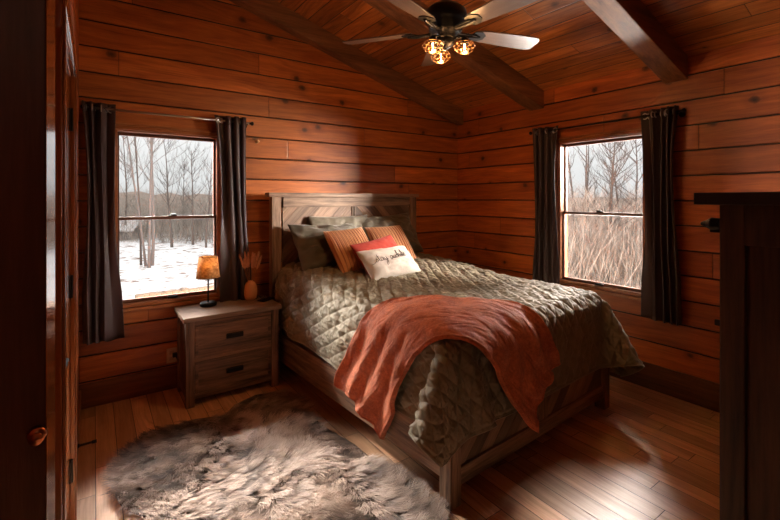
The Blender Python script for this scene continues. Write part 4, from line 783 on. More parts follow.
0,1,0,4,-3,-3,3,2,-3,2,-1,1,0,0,1,-2,0,-1,3,-1,-2,0,1,-2,2,0,0,0,1,0,0,0,0,0,-1,1,0,0,2,-1,0,0,0,0,0,0,0,-1,0,1,-2,3,2,-4,1,-1,-1,1,1,1,-2,1,2,-2,-3,5,-4,1,1,-2,-2,4,-3,3,-3,1,3,-1,-1,0,-1,-2,3,1,-1,0,0,0,0,1,0,0,0,0,0,0,0,0,0,0,0,
1,0,0,0,1,-1,0,0,-1,0,2,-2,1,-3,-2,4,-1,2,-2,1,0,0,1,-2,-1,1,3,-3,2,-4,2,2,-1,0,1,-3,3,-3,-1,0,4,-4,4,1,-2,0,0,7,0,-2,-6,2,-1,0,1,0,0,0,0,1,-1,0,0,1,0,1,-1,0,1,-1,1,0,0,-2,-3,5,0,3,-3,-1,-2,0,2,-2,-1,1,0,1,4,-3,-1,-1,5,-3,1,-1,0,-1,
1,-3,2,3,0,-4,3,-1,-3,4,-4,2,-7,6,-5,9,-4,3,0,-1,0,0,0,1,-1,0,0,0,1,0,0,1,-1,0,0,0,1,-1,0,3,-4,-2,-2,2,-1,5,0,-4,1,2,-2,2,0,-2,-1,1,0,0,2,-3,1,0,1,0,2,2,-6,0,2,1,-2,1,-3,5,-1,-1,-6,9,-3,0,1,1,-1,1,0,-1,0,0,1,-1,0,2,0,0,-1,1,-1,1,-1,
0,1,-1,-2,0,8,0,-7,4,-7,2,1,2,-4,2,1,1,-2,0,0,1,-1,-3,3,-1,0,3,-1,-2,-3,4,-1,2,-3,2,1,-1,-3,1,3,1,-1,0,2,-2,0,1,-1,0,1,-1,1,-1,1,-1,1,1,-1,1,-1,1,-1,1,-2,-1,1,6,-1,-10,-1,9,-2,1,-1,-1,-1,3,-1,0,-5,3,3,-1,0,-2,3,-2,2,-1,-3,2,0,2,0,1,
-3,0,-1,0,1,2,1,4,1,-3,-8,6,-3,0,0,2,0,-1,1,-1,1,-1,1,2,-1,1,-1,1,-1,1,0,0,1,0,-2,-1,1,2,-4,0,1,2,0,0,1,-1,-4,4,-1,-2,0,-1,3,1,-2,3,-3,1,0,1,0,-4,-1,3,1,1,1,-1,-1,-3,-3,2,-3,12,-7,5,-2,1,-2,1,0,0,0,0,0,0,2,0,0,0,0,0,0,0,1,0,0,-7,1,
13,-3,-6,1,-3,3,0,-3,2,-1,2,1,-1,0,1,-2,0,1,2,-4,3,-2,0,0,2,-1,2,-2,-1,3,-4,1,1,0,-1,-4,9,-5,-2,2,2,-1,0,0,0,0,0,-1,1,-1,2,0,0,0,0,0,0,0,0,0,-2,6,1,-15,1,10,-2,4,-4,2,0,-1,3,0,-3,1,1,-1,2,-1,-2,-1,1,0,1,0,0,-2,3,-3,1,2,-4,2,2,-2,0,
2,-3,0,-5,11,-4,-1,0,0,0,0,0,0,0,0,0,2,0,0,0,0,0,0,0,0,0,1,-5,4,1,0,-1,1,-2,0,1,-1,1,-2,1,2,-2,0,-2,3,1,-3,3,-1,1,-2,1,1,-2,-1,4,0,-1,0,0,-2,2,1,3,1,-9,10,-12,3,2,0,0,0,0,0,0,1,-1,1,2,0,0,1,-1,1,-1,0,-1,0,-1,8,-5,6,1,-8,2,2,-1,-3,4,
-3,2,-3,0,1,0,2,-3,1,2,-1,1,-2,0,0,1,-2,1,-2,-1,2,0,2,-2,0,0,-6,3,5,-2,3,-1,-2,0,1,-1,0,0,0,0,0,0,2,1,0,-1,0,0,0,0,0,0,3,-2,-5,6,1,0,-2,0,0,1,-1,1,-3,4,-3,1,4,-4,1,-2,0,-1,0,2,4,-3,-1,1,2,-1,1,-3,1,0,1,-1,-1,5,2,-1,-10,5,-2,-1,2,-1,
0,1,-1,1,-1,1,-1,3,-1,0,0,1,-1,1,0,1,0,-2,-4,12,-13,-1,8,-1,-1,0,3,-4,2,2,-2,4,-3,-4,4,-2,3,-1,1,-2,0,-2,1,-1,4,-3,-1,2,1,-2,3,-2,-1,2,-5,-2,0,11,-4,-2,2,-2,0,1,-1,1,-1,1,-1,1,3,0,0,0,0,0,0,-1,1,0,0,2,-7,11,0,-6,4,-2,0,-3,4,-4,1,2,
-4,3,1,1,-2,1,-1,1,1,-2,1,0,0,0,-1,3,-4,0,1,-3,4,2,-2,-2,0,1,-2,-3,5,-1,0,0,-1,1,0,0,-1,1,-1,2,1,0,0,0,0,0,0,0,-1,1,1,1,-6,-1,5,-2,2,1,3,-2,0,-2,1,-1,1,0,-2,4,-5,3,-2,1,2,-2,2,-1,-2,2,-1,0,1,0,1,-2,-1,5,4,-1,-3,-4,1,0,-1,-1,1,0,0,-1,
1,0,-1,1,3,0,0,0,0,0,0,0,0,0,0,1,-2,5,-2,-1,1,1,-1,-3,3,-2,4,-4,4,-2,-2,3,-3,1,1,-1,1,0,0,-2,4,-4,2,1,1,1,-3,-1,1,-1,-4,-1,5,1,-4,6,-6,1,0,1,0,0,0,-1,1,0,0,3,0,-1,1,0,0,0,0,0,1,0,-3,5,-1,6,-4,-2,-3,3,-1,-1,4,-3,1,0,-1,3,-5,3,3,-4,2,
-1,0,1,-3,-1,5,-2,-1,1,-2,1,0,-2,5,-1,-2,-5,1,8,-5,1,-1,1,-1,0,0,0,1,-1,0,0,4,-1,1,-1,0,0,0,0,0,-1,0,4,-1,-4,-1,4,0,1,-1,1,-1,1,-1,1,-2,4,-2,0,0,-2,1,1,0,-3,1,4,-2,-2,3,-3,0,2,2,-4,3,-3,1,5,1,-3,-5,1,1,-1,0,0,0,0,0,0,0,1,-1,3,0,0,0,
0,1,-1,1,-1,2,0,-2,0,3,-4,2,1,0,0,-1,1,0,-1,-1,2,-3,1,4,-1,-3,2,-3,2,2,-2,-1,1,0,-1,5,-5,2,-2,2,1,-1,0,-1,1,-3,2,0,-1,1,0,-1,1,-1,0,0,0,0,0,3,0,0,1,-1,0,0,0,1,-1,1,0,-1,1,5,-3,-2,3,-4,2,0,-1,1,1,-1,0,-1,0,-3,7,-3,1,-2,0,0,1,2,0,-2,
-3,4,-2,3,-1,-3,-1,4,-6,-1,6,1,-3,0,1,-1,0,0,0,1,-1,1,-1,0,3,1,-1,0,1,-1,1,-1,0,0,1,0,1,-1,-4,3,0,1,2,-2,2,-4,3,-3,2,1,1,-3,3,-4,5,-2,0,2,-1,-3,-1,1,3,-3,2,-2,-1,3,1,0,-4,2,0,1,-3,1,1,-1,0,1,-1,1,-1,0,0,0,1,4,-1,1,-1,0,1,-1,1,-1,1,
-2,2,0,0,2,-1,2,-3,0,-2,2,4,-3,2,-1,1,-3,3,-1,0,-4,2,-1,0,1,1,-1,0,0,2,-2,0,0,1,-1,1,3,3,-2,-4,-1,0,0,0,0,-1,1,-1,0,1,-1,1,-1,3,1,-1,1,-1,0,1,-1,1,0,0,0,0,1,2,-4,0,2,1,2,-4,-2,2,1,-2,-1,1,-2,2,1,2,-1,0,-2,2,1,-2,2,-4,3,0,1,1,-3,-1,
1,-1,-2,0,2,1,0,-1,0,0,1,-1,0,1,-1,1,-1,0,4,-1,0,0,1,-1,0,1,-1,0,0,1,0,0,-2,3,-2,0,1,0,1,1,-1,-2,2,1,0,0,-2,-1,0,1,-1,2,-1,0,1,1,0,-4,1,1,-1,1,1,-1,-2,1,3,-1,-1,0,-1,0,1,-1,0,1,-1,0,0,0,1,4,0,0,0,-1,0,0,0,1,-1,1,-1,0,1,-1,1,0,-2,0,
1,0,-1,2,0,1,-4,3,-1,2,0,-3,0,5,-5,1,1,2,-5,2,1,0,0,0,-1,2,0,0,-1,-3,3,0,-1,1,0,-1,0,0,0,0,1,-1,1,-1,4,0,1,-1,0,0,0,-1,0,0,0,0,0,0,2,-3,3,0,-2,1,-1,4,-5,2,-3,1,1,3,-4,1,3,-1,-5,6,-2,0,-3,4,-1,0,1,-3,0,1,-1,0,3,-1,0,-1,0,0,0,0,0,0,1,
-1,1,-1,1,0,0,4,0,-1,1,0,0,-1,1,-1,0,0,0,0,-1,-2,4,-2,2,0,0,-1,-1,1,0,1,2,-3,-1,4,-3,0,2,0,-3,1,-1,2,0,-1,1,-3,2,4,-3,0,0,-2,0,1,-1,0,1,0,0,0,1,-1,1,-1,1,0,0,1,3,0,0,0,0,0,1,-1,0,0,-1,1,0,1,-1,0,1,-2,0,0,1,-2,2,-3,3,-3,4,-1,-3,4,-2,
-1,3,-1,0,1,-1,-2,0,0,5,-1,-6,4,0,-2,0,3,0,-1,0,0,0,-1,2,-1,1,0,0,0,0,-1,0,1,1,0,-1,1,0,0,0,0,0,1,-1,1,-1,4,-2,-1,0,2,-2,0,0,-2,3,-3,2,-3,0,2,-1,2,-1,0,2,-1,-3,0,1,1,0,-3,1,3,1,0,-1,0,-2,1,1,0,-1,0,1,-1,1,0,-1,1,-1,0,1,0,1,-1,1,0,0,
0,0,1,0,1,-1,0,1,0,-2,0,0,0,-2,2,0,1,0,1,0,0,-2,2,-2,1,-1,1,0,-2,0,4,0,2,-4,1,-1,1,0,-3,0,5,-2,1,-1,-1,0,0,0,0,-1,-1,1,0,0,0,0,0,-1,0,1,-1,1,-1,1,0,0,0,0,1,0,-1,-1,2,0,0,-1,0,1,-4,1,4,-1,-2,1,0,0,2,-3,2,-1,0,0,0,-1,2,-5,7,-1,-1,-1,
-1,0,2,-2,0,-1,0,1,1,0,0,0,0,1,-2,0,0,0,0,0,0,1,0,0,0,1,-1,0,0,1,-1,-1,0,1,0,-4,2,1,3,-2,0,3,-2,-2,1,-1,0,3,-1,-2,1,-2,2,-2,3,1,-2,-1,2,-2,0,1,1,-1,2,-3,-1,2,3,-1,-3,1,0,0,0,0,0,0,0,-1,1,-1,0,0,1,0,0,0,0,1,-1,0,0,0,1,-1,-1,0,6,-5,0,
-5,5,-3,2,1,-1,-2,1,3,-2,-1,2,0,1,-1,2,-5,0,2,1,-1,-1,0,0,-1,0,1,1,2,-3,-3,1,4,-1,2,-1,0,0,0,0,0,0,0,0,-1,1,1,0,1,0,-1,0,1,-1,0,0,0,0,1,0,-6,3,-1,3,-2,3,-3,0,2,0,3,-4,-2,2,0,1,-1,-2,0,1,3,-4,1,2,0,-2,2,0,1,0,-2,-2,2,4,-1,-2,0,-1,1,
0,1,-1,0,0,1,-1,0,0,0,2,-1,0,0,1,-1,0,1,-1,1,-1,0,0,-3,10,-10,2,0,2,-2,1,-1,1,-3,1,2,-1,-1,2,-2,-1,3,1,0,-2,2,-3,2,-1,3,-3,0,0,-2,1,1,3,-7,2,3,0,0,0,0,0,0,0,0,0,0,0,1,-1,1,1,-1,0,0,1,-1,0,1,-1,0,0,0,6,-6,2,-1,1,-5,-1,4,0,-4,5,-2,-2,
3,-2,-2,3,0,0,-2,-1,1,2,-1,-1,0,-1,4,0,-2,0,3,0,-4,11,-5,-3,0,-1,1,0,0,0,0,1,-1,0,0,0,0,1,0,1,0,-1,0,1,-1,0,1,0,-1,-1,3,0,-4,-1,-1,2,4,-3,-1,2,0,0,-1,1,1,1,-3,1,-1,-1,4,-1,-3,2,-2,3,0,-2,-2,4,-2,-2,1,1,3,3,-5,0,1,-1,1,-1,0,1,-1,0,0,
1,-1,0,2,0,-1,0,1,-1,0,1,0,-1,0,1,-1,2,1,-4,0,1,0,-1,0,0,1,-1,-1,1,-1,0,-1,1,1,0,2,-3,1,0,1,1,-2,1,0,1,-3,2,-1,0,0,4,-3,-3,3,0,0,0,0,1,-1,0,0,1,-1,0,0,]
THROW = [-23,-1,-2,-4,-3,-3,-1,-1,0,-1,-4,-7,-10,-12,-11,-8,-6,-4,-3,0,6,11,12,10,5,2,-1,-2,-2,-1,3,6,8,8,6,5,6,8,8,11,12,15,17,19,18,17,17,16,15,15,14,15,14,14,12,10,10,10,12,11,11,11,10,11,11,12,12,14,13,14,15,16,16,18,18,19,-6,2,2,1,-1,-1,
-2,-2,-2,0,0,1,6,7,4,0,0,-1,0,-3,-6,-6,-2,1,4,3,4,4,0,0,-2,-1,1,2,2,0,-1,0,2,1,1,0,0,-1,1,0,0,1,0,0,0,-1,1,0,1,1,0,1,1,1,0,-1,0,-1,0,0,0,-1,1,0,-1,-1,0,-2,0,0,-7,0,1,2,2,0,-2,-1,-1,-1,0,0,2,5,5,3,0,0,1,0,-3,-5,-5,-3,0,3,4,2,3,1,1,-1,
0,-1,1,1,2,1,1,0,2,0,-1,0,0,1,0,0,1,0,0,1,-1,0,1,0,1,1,0,0,1,-1,0,0,0,0,0,-1,-1,0,0,0,-1,0,-1,-1,-9,0,-1,3,2,2,1,0,-1,0,0,-1,-2,2,5,3,1,1,1,2,0,-3,-5,-4,-1,2,1,2,2,1,2,1,-1,1,0,2,2,1,1,1,0,0,0,0,-1,0,0,0,0,1,1,0,0,0,-1,2,1,0,0,0,0,
0,-1,0,1,0,-1,-1,0,0,0,-1,1,0,-1,0,-10,0,0,-1,2,3,3,1,2,-1,0,0,-1,-1,2,3,1,1,2,1,1,-1,-2,-4,-2,-2,2,3,2,2,-1,1,1,0,2,2,2,2,0,1,-1,0,0,-1,0,0,1,-1,1,0,0,0,1,-1,1,0,1,1,0,0,-1,0,0,0,0,0,-1,0,-1,-1,0,1,0,0,0,-2,-11,1,-1,-2,1,3,2,3,3,2,
0,1,-1,-3,0,3,3,0,-1,1,1,1,-1,0,-4,-2,-1,2,4,2,1,1,0,1,0,3,1,1,1,-1,1,0,0,0,0,0,0,1,-1,0,1,0,0,1,-1,1,1,1,-1,0,-2,0,0,1,0,-1,-1,0,0,1,0,0,-1,0,0,-1,-12,1,0,0,-1,0,3,2,2,3,2,2,1,-3,-4,1,5,3,-2,-2,1,2,2,0,0,-2,-3,-2,2,4,4,0,0,1,2,0,1,
0,0,2,0,0,0,0,0,0,1,0,0,0,0,0,0,0,1,0,0,0,0,-1,-1,0,1,1,-1,-1,1,0,1,-1,0,0,0,0,-1,-1,-14,2,4,2,-1,-3,0,2,1,0,3,4,3,-1,-4,-3,3,5,2,-3,-2,2,3,2,0,-1,-1,-2,-2,2,3,3,2,0,0,0,0,2,2,0,1,0,-1,1,0,0,0,0,0,0,1,0,0,0,0,-1,0,0,-1,-1,1,1,1,-1,
-1,0,0,1,0,1,-1,-2,0,-1,0,1,-14,2,3,4,2,-1,-2,-1,0,1,2,3,3,3,-3,-5,-3,4,4,2,-2,-1,2,2,3,2,-1,-2,-2,-1,1,3,1,1,-1,1,2,1,1,1,-1,0,1,0,1,0,0,0,1,0,-1,1,0,0,0,0,-1,-1,0,0,1,1,0,-1,0,0,0,-1,0,0,0,-1,0,0,0,0,-12,1,1,2,4,3,-1,-2,-1,2,1,-1,
0,3,4,-2,-4,-4,4,6,3,-1,-2,0,0,1,3,1,0,-2,0,1,2,0,1,1,2,1,1,-1,0,0,1,0,0,1,-1,1,0,0,1,0,0,0,-1,0,-1,0,1,0,0,0,0,0,-1,0,-1,0,-1,-1,0,1,0,0,0,-1,-6,-3,1,1,0,4,3,0,-1,-2,0,0,-1,1,4,4,-3,-4,-2,4,5,3,1,-2,-2,-1,0,2,2,2,-1,0,2,2,1,1,1,0,
-1,1,0,0,0,1,-1,0,1,0,0,1,0,0,-1,1,0,0,-1,0,0,1,0,0,-1,-1,0,-2,0,0,1,0,-1,0,0,0,0,0,-1,-5,-1,0,1,1,4,3,-1,-2,-2,0,2,0,0,3,3,-2,-4,-2,4,4,1,2,-1,-2,0,1,2,2,2,0,1,1,2,1,-2,0,0,0,1,2,0,0,0,0,0,0,0,1,-1,0,0,-1,1,-1,1,-1,0,0,0,0,0,0,-1,
0,1,0,1,-1,0,-1,-1,-2,-1,1,3,-3,-6,-1,0,0,0,4,4,0,-3,-1,2,1,0,1,4,1,-3,-4,-2,1,3,2,3,1,-1,1,1,2,2,2,0,2,1,-1,0,-1,0,1,1,1,1,-1,1,-1,0,0,1,0,0,0,0,0,0,0,-1,-1,0,0,1,-1,0,0,0,1,0,0,-1,1,-1,0,-2,0,-2,0,2,1,-4,-6,-1,0,0,1,4,4,0,-2,-1,3,
1,0,0,4,1,-2,-5,-3,0,3,3,2,2,1,1,1,2,2,1,0,0,0,0,0,1,1,1,0,0,1,-1,1,-1,1,0,-1,1,0,1,0,-1,0,-1,0,-1,1,0,0,-1,0,1,1,0,0,-2,-1,1,0,0,-2,0,-1,-2,3,-1,-3,-5,-1,0,1,3,4,3,1,-1,0,1,-1,-1,1,4,1,0,-3,-4,-2,2,4,3,1,2,1,0,2,2,0,1,0,0,1,0,1,0,
1,0,0,0,0,0,-1,1,1,0,0,0,0,-1,-1,0,0,0,0,0,1,0,0,0,0,0,-1,0,0,-1,0,-1,0,0,-1,-7,2,3,-1,-3,-3,1,2,1,3,5,2,0,-3,-1,0,0,-1,1,3,2,1,-2,-3,-1,2,3,2,2,1,2,0,1,1,0,1,1,1,1,-1,1,-1,1,-1,1,-1,1,0,0,0,0,1,0,0,-1,0,0,0,0,0,0,0,0,0,1,-1,0,0,0,
-1,0,-1,0,0,0,-1,-12,1,3,3,-1,0,1,0,1,1,3,4,1,-1,-1,0,-1,-2,-1,1,2,3,2,0,-2,1,1,3,1,2,1,1,-1,1,1,1,1,0,0,1,-1,1,-1,1,-1,1,-1,1,-1,1,1,0,0,-1,0,-1,1,1,0,-1,0,0,1,0,-1,0,0,0,0,-1,0,0,0,0,-1,0,-12,-2,2,3,4,2,1,1,-2,0,0,3,2,1,0,1,-1,-1,
-1,-1,1,1,4,2,0,0,1,1,1,2,1,1,1,1,0,1,0,0,1,-1,1,-1,1,-1,1,-1,1,-1,1,-1,0,1,0,0,-1,1,1,0,0,0,0,0,0,0,-1,0,0,0,0,0,-2,0,0,1,0,-1,-9,-2,1,3,5,4,0,-1,-1,-3,0,-1,1,3,0,0,1,2,-1,-1,0,1,1,3,3,0,0,1,1,1,2,0,2,0,1,0,0,0,0,0,0,1,-1,1,-1,1,-1,
1,-1,0,0,0,1,0,1,1,0,0,0,0,0,-1,0,1,0,0,-1,0,0,0,0,-1,0,0,0,-1,-5,0,-1,2,4,2,2,0,0,-1,-2,-3,-2,0,2,0,1,1,1,1,0,0,2,2,3,1,1,-1,1,-1,0,1,0,1,1,1,1,0,-1,1,0,0,1,-1,1,-1,1,0,0,0,-1,-1,0,1,3,1,0,0,0,1,0,0,0,0,0,0,1,-1,-1,0,1,-1,0,-1,0,0,
-4,4,2,-1,-1,0,1,1,0,2,-1,-2,-3,-2,1,0,1,1,2,1,0,2,0,2,1,2,0,1,0,0,0,-1,-1,0,0,1,1,1,0,0,0,-1,0,0,0,1,0,1,0,0,0,0,0,2,1,2,2,0,1,0,0,1,0,0,1,0,-1,0,-1,0,0,0,-1,-1,-1,0,-6,7,2,1,-1,-2,-1,-1,1,0,1,1,1,-1,-2,1,1,0,-1,0,1,1,2,0,2,1,1,1,
-1,1,0,0,1,-1,1,-1,-1,0,-1,-1,-1,0,-1,0,0,0,1,0,2,1,2,1,2,1,1,1,1,2,1,0,0,0,0,0,1,0,0,-1,0,-1,0,0,-1,-1,-1,0,-9,4,6,3,1,-1,-3,-1,0,-1,2,3,2,1,0,-1,-1,-1,1,0,0,0,1,2,1,1,0,0,1,0,-1,1,0,1,-1,0,1,0,1,-1,-1,-1,0,0,-1,0,0,0,1,1,2,1,1,1,
2,0,1,0,1,0,1,0,1,0,0,0,-1,-1,-1,1,-1,0,0,-1,0,-1,517,-12,-13,-12,-13,-13,-13,-11,-11,-10,-10,-11,-9,-8,-7,-8,-10,-9,-9,-6,-5,-6,-5,-7,-10,-11,-12,-12,-12,-12,-12,-14,-13,-14,-14,-16,-16,-18,-17,-18,-18,-17,-15,-13,-12,-12,-10,-9,-7,
-4,-2,-2,-1,-3,-2,1,4,3,2,-2,-4,-5,-6,-6,-6,-6,-7,-6,-5,-4,-3,-3,-4,-6,-8,-9,21,-1,0,0,1,0,0,-2,0,0,-1,-1,-2,0,0,1,1,0,1,-1,0,0,-1,0,2,0,0,0,-1,0,0,1,0,1,-1,0,-1,-1,-1,0,0,-1,-1,0,1,0,-1,-1,-1,-1,-1,1,1,1,-1,-3,-4,-2,0,0,-1,-1,-2,0,
0,2,4,4,2,1,0,0,2,3,2,1,21,-1,0,0,0,0,0,0,0,-1,-1,0,-1,0,0,0,1,0,1,0,-2,-1,0,0,-1,1,1,1,1,-1,0,0,0,-1,1,0,-2,1,-1,-1,0,0,0,-1,0,1,-1,-1,-1,-1,-2,-2,-1,1,0,-3,-4,-2,0,0,1,-1,0,-1,1,1,2,4,3,1,0,1,-1,2,3,2,20,-1,-1,0,1,1,0,0,-1,0,0,0,
1,-1,-1,0,0,1,-1,0,0,-1,-1,0,0,1,0,1,1,1,-1,0,-1,-1,0,0,0,-1,0,1,0,0,-1,0,-1,-1,0,0,-2,-2,-1,-2,-3,-3,-2,-2,1,1,0,1,-1,-1,0,-1,0,3,3,2,2,1,1,-2,1,0,2,2,18,0,-1,0,1,1,1,-1,0,0,0,0,0,0,1,-1,1,0,0,-2,0,0,-2,-1,1,0,1,0,1,0,1,-1,-1,0,-1,
-1,2,0,0,0,0,0,0,-1,-1,0,0,-2,0,-3,-1,-2,-3,-3,-3,0,0,3,1,0,-2,-1,-1,1,2,3,3,0,-1,2,-1,0,-1,0,0,2,16,1,0,0,0,2,0,1,0,-1,-1,0,1,0,-1,1,-1,1,-1,1,-1,0,0,-1,-2,-1,1,1,1,1,0,0,0,-1,-1,1,0,0,0,0,0,0,0,0,-1,0,-1,0,-2,-1,-3,-2,-1,-2,-1,0,
1,-1,-1,-1,-2,0,2,3,4,1,0,-1,-1,-1,1,0,-2,0,0,1,14,3,1,-2,1,0,2,1,-1,0,0,-1,-1,1,0,-1,1,0,0,0,0,0,0,-1,-1,-1,-1,2,1,1,0,0,0,0,0,-1,0,1,1,-1,0,0,0,-1,0,0,0,-1,-1,-3,-2,-1,-2,-1,0,1,-1,-1,-3,-4,1,3,4,3,2,1,-1,-3,-3,0,0,-1,1,0,0,-1,13,
2,2,1,-2,1,1,1,1,-1,1,0,-1,-1,-1,0,1,0,1,-1,-1,-1,0,1,0,-1,0,-1,0,1,2,1,0,0,0,0,0,0,0,1,-1,0,-1,-1,0,-1,0,0,-1,0,-3,-2,-1,-1,-1,1,0,-4,-4,-1,4,4,2,2,1,-1,-3,-3,-2,-3,-2,2,3,2,0,-1,14,0,1,1,1,-1,1,1,1,1,0,0,0,-1,-1,-1,-1,1,1,0,0,0,-1,
-1,-1,1,-1,0,0,1,1,1,1,0,0,0,0,0,0,0,0,0,0,-1,-2,-1,0,1,0,-1,-1,-3,-2,-1,0,-1,-2,-3,-2,3,2,2,1,1,-1,-3,-4,-2,1,-3,-2,0,2,3,2,0,14,0,1,1,-1,1,1,1,1,1,0,0,-1,-1,0,0,-2,0,1,2,0,-2,-1,-1,1,0,1,-1,0,1,-1,1,1,1,0,0,-1,1,0,0,0,0,-1,0,0,-2,
-1,0,1,-1,-1,-2,-1,-1,-1,-2,-3,-2,1,2,2,0,-1,-1,-3,-4,-4,0,1,0,-1,-1,1,1,3,2,14,2,0,0,1,-1,0,1,1,1,0,1,0,-2,0,-1,0,-1,0,1,0,0,-1,-1,1,1,0,0,0,-1,1,0,1,1,0,0,0,0,0,-1,1,-1,0,0,-1,-1,-1,-1,0,1,0,0,-2,-1,-2,-2,-2,0,0,1,-2,-1,0,-2,-5,-4,
-2,-1,2,2,0,0,-1,-1,1,3,15,-1,2,2,-1,0,0,0,-1,0,1,1,0,1,-2,0,0,0,0,-1,1,0,0,0,-1,1,1,0,0,0,0,0,0,1,0,0,0,-1,0,1,-1,0,1,-1,-1,0,-2,-1,-1,1,1,0,-1,-1,-2,-2,-2,-2,0,-2,0,-1,-2,-3,-2,-2,1,2,1,2,3,-1,-4,-5,-3,3,15,-1,0,2,2,0,-1,0,1,-1,0,
1,1,-1,1,-1,0,-1,-1,0,-1,1,1,0,1,-1,0,0,1,-1,0,1,1,-1,1,0,0,0,-1,0,0,1,-1,1,-1,-1,0,-2,-1,-1,1,1,0,-2,-1,-3,-2,-2,-2,-1,-1,-2,-1,-3,0,2,4,3,0,1,2,0,-3,-6,-5,-1,17,-2,0,-1,2,1,0,0,1,1,1,-1,0,1,-1,1,-1,-1,-1,-2,0,0,0,3,0,0,-1,1,0,0,0,
0,0,1,0,0,0,-1,1,-1,1,-1,1,-1,1,-1,-1,0,-1,-1,1,0,-1,-1,-2,-1,-1,-2,-3,-3,-2,-1,-2,0,1,3,2,3,2,1,0,1,-2,-3,-5,-5,17,1,-2,0,-1,1,0,1,1,2,0,0,0,0,0,0,0,-1,-2,-1,-2,1,2,0,1,-1,1,1,-1,1,-1,0,1,-1,0,0,0,1,-1,1,-1,1,-1,1,0,0,0,-1,-1,-1,-1,
0,1,-2,-1,-1,-2,-1,-1,-2,-3,-2,-1,0,0,1,3,2,1,1,0,0,1,0,-3,-5,17,1,0,-1,-1,-1,2,1,1,1,1,0,0,0,0,-1,-1,0,0,-1,-1,-1,1,1,0,0,1,-1,1,-1,0,1,0,1,-1,0,0,0,0,0,0,0,0,0,-1,1,-1,0,0,0,-2,0,-1,0,-1,-2,-1,-1,-1,-1,-2,-2,-1,-1,0,1,0,0,1,0,1,0,
3,3,0,-4,16,0,1,0,0,0,0,1,2,-1,0,1,1,1,0,-1,0,-1,0,0,0,-1,-1,0,1,1,-1,0,-1,0,0,-1,1,1,0,0,0,-1,1,-1,1,-1,1,-1,1,-1,1,-1,0,0,-1,-1,-1,0,0,-1,-1,-2,-2,-2,-2,-1,0,1,1,0,-1,-3,-3,0,1,2,2,5,3,-1,15,1,1,1,0,1,0,1,-1,0,0,1,1,0,0,0,0,0,0,0,
0,-1,-1,-1,0,1,0,-1,1,-1,0,0,0,0,1,-1,0,1,-1,1,-1,1,-1,1,-1,1,-1,1,-1,0,0,-2,0,0,-1,-1,-1,-1,-1,-3,-1,-1,0,0,2,0,-1,-3,-3,-2,-2,0,3,4,5,1,15,0,1,2,3,0,1,-2,-1,0,0,0,1,1,1,-1,0,1,-1,1,0,0,-1,-1,-1,0,-1,1,-1,2,-1,-1,-1,1,0,0,0,0,0,0,
0,0,0,-1,1,-1,1,0,0,0,-1,0,-1,-1,0,-1,-1,-1,-2,0,-1,-1,-1,0,-1,-1,-2,0,-2,-1,-1,-1,-1,1,4,6,17,1,1,1,1,1,-1,0,-2,0,1,0,0,1,0,1,-1,0,1,-1,1,1,0,-1,-2,0,0,-1,1,-1,1,-1,-1,-2,-1,1,1,0,0,0,0,-1,0,1,-1,0,0,-1,1,-1,0,-1,-1,0,-1,0,0,0,0,-2,
-1,-1,-2,0,-2,-3,-2,-1,0,0,1,1,0,-2,1,5,18,3,0,1,0,1,0,-1,0,0,0,-1,0,0,1,0,0,-1,1,0,1,0,0,-1,0,-1,-1,0,-1,-1,-1,-1,-3,0,0,1,0,0,0,-1,0,0,0,-1,0,0,0,0,0,0,-1,-1,0,0,1,1,0,0,-1,0,-2,-1,-1,-3,-2,-2,-1,-1,0,0,0,2,1,1,-1,1,18,2,2,0,1,0,
0,0,0,0,-1,1,-1,-1,0,1,1,0,-2,1,0,1,0,0,0,-1,-1,-1,-2,-1,-3,0,0,-1,1,-1,0,-1,-1,-1,-1,-1,-1,0,0,0,0,2,0,0,2,1,2,0,0,0,1,-1,-1,-2,-1,-2,-2,-2,-2,-1,-1,0,-1,-1,-1,0,2,2,1,1,17,2,3,1,0,0,0,0,0,0,0,-1,-1,0,1,0,0,0,0,0,0,0,1,1,-1,0,-1,-2,
-3,-2,1,0,0,-1,-1,0,-1,0,0,0,-1,0,0,0,0,1,0,0,1,1,0,2,-1,1,0,0,-1,0,-1,-1,-2,-1,-2,-3,-3,-2,-2,-3,0,0,1,0,0,1,4,4,127,21,19,20,19,19,20,21,21,20,18,17,17,16,18,19,20,20,21,21,19,18,18,17,18,17,17,18,18,18,17,16,14,15,15,14,13,11,10,
7,4,0,-3,-4,-6,-9,-11,-13,-15,-17,-17,-17,-16,-16,-17,-19,-21,-20,-21,-20,-20,-21,-21,-20,-20,-19,-19,-19,-20,-20,-20,-19,-16,-15,-13,-12,12,-1,1,-1,0,0,-1,-2,-1,-1,0,0,0,3,1,0,-1,0,0,0,1,1,-1,0,0,1,0,0,1,0,1,0,0,-1,1,1,0,0,-1,1,0,
0,2,0,-1,1,0,0,0,0,0,-1,-1,0,0,-1,1,-1,2,1,-1,1,0,0,0,-1,-1,0,0,1,1,0,-2,-2,-1,-1,12,-1,-1,1,0,-1,0,-1,-1,0,0,0,1,0,1,0,0,0,-1,0,0,1,1,0,0,0,1,0,-1,1,0,0,0,1,0,0,0,0,0,-1,-1,2,0,-1,2,-1,1,0,1,1,0,0,0,-2,0,1,0,1,0,-1,1,0,1,0,0,0,-1,
-1,1,0,0,0,0,-1,-2,-1,12,-1,0,-1,1,1,-2,0,0,0,0,0,0,0,-1,1,0,0,0,-1,1,0,1,1,0,1,0,0,0,-1,0,0,1,0,1,-1,-1,-2,-1,0,1,-1,0,2,0,2,0,1,1,1,0,1,-1,0,0,0,0,0,-1,1,0,0,0,1,0,-1,0,0,0,0,1,0,1,0,-2,-2,12,0,-2,0,0,1,1,0,0,-1,0,-1,0,0,0,0,1,0,
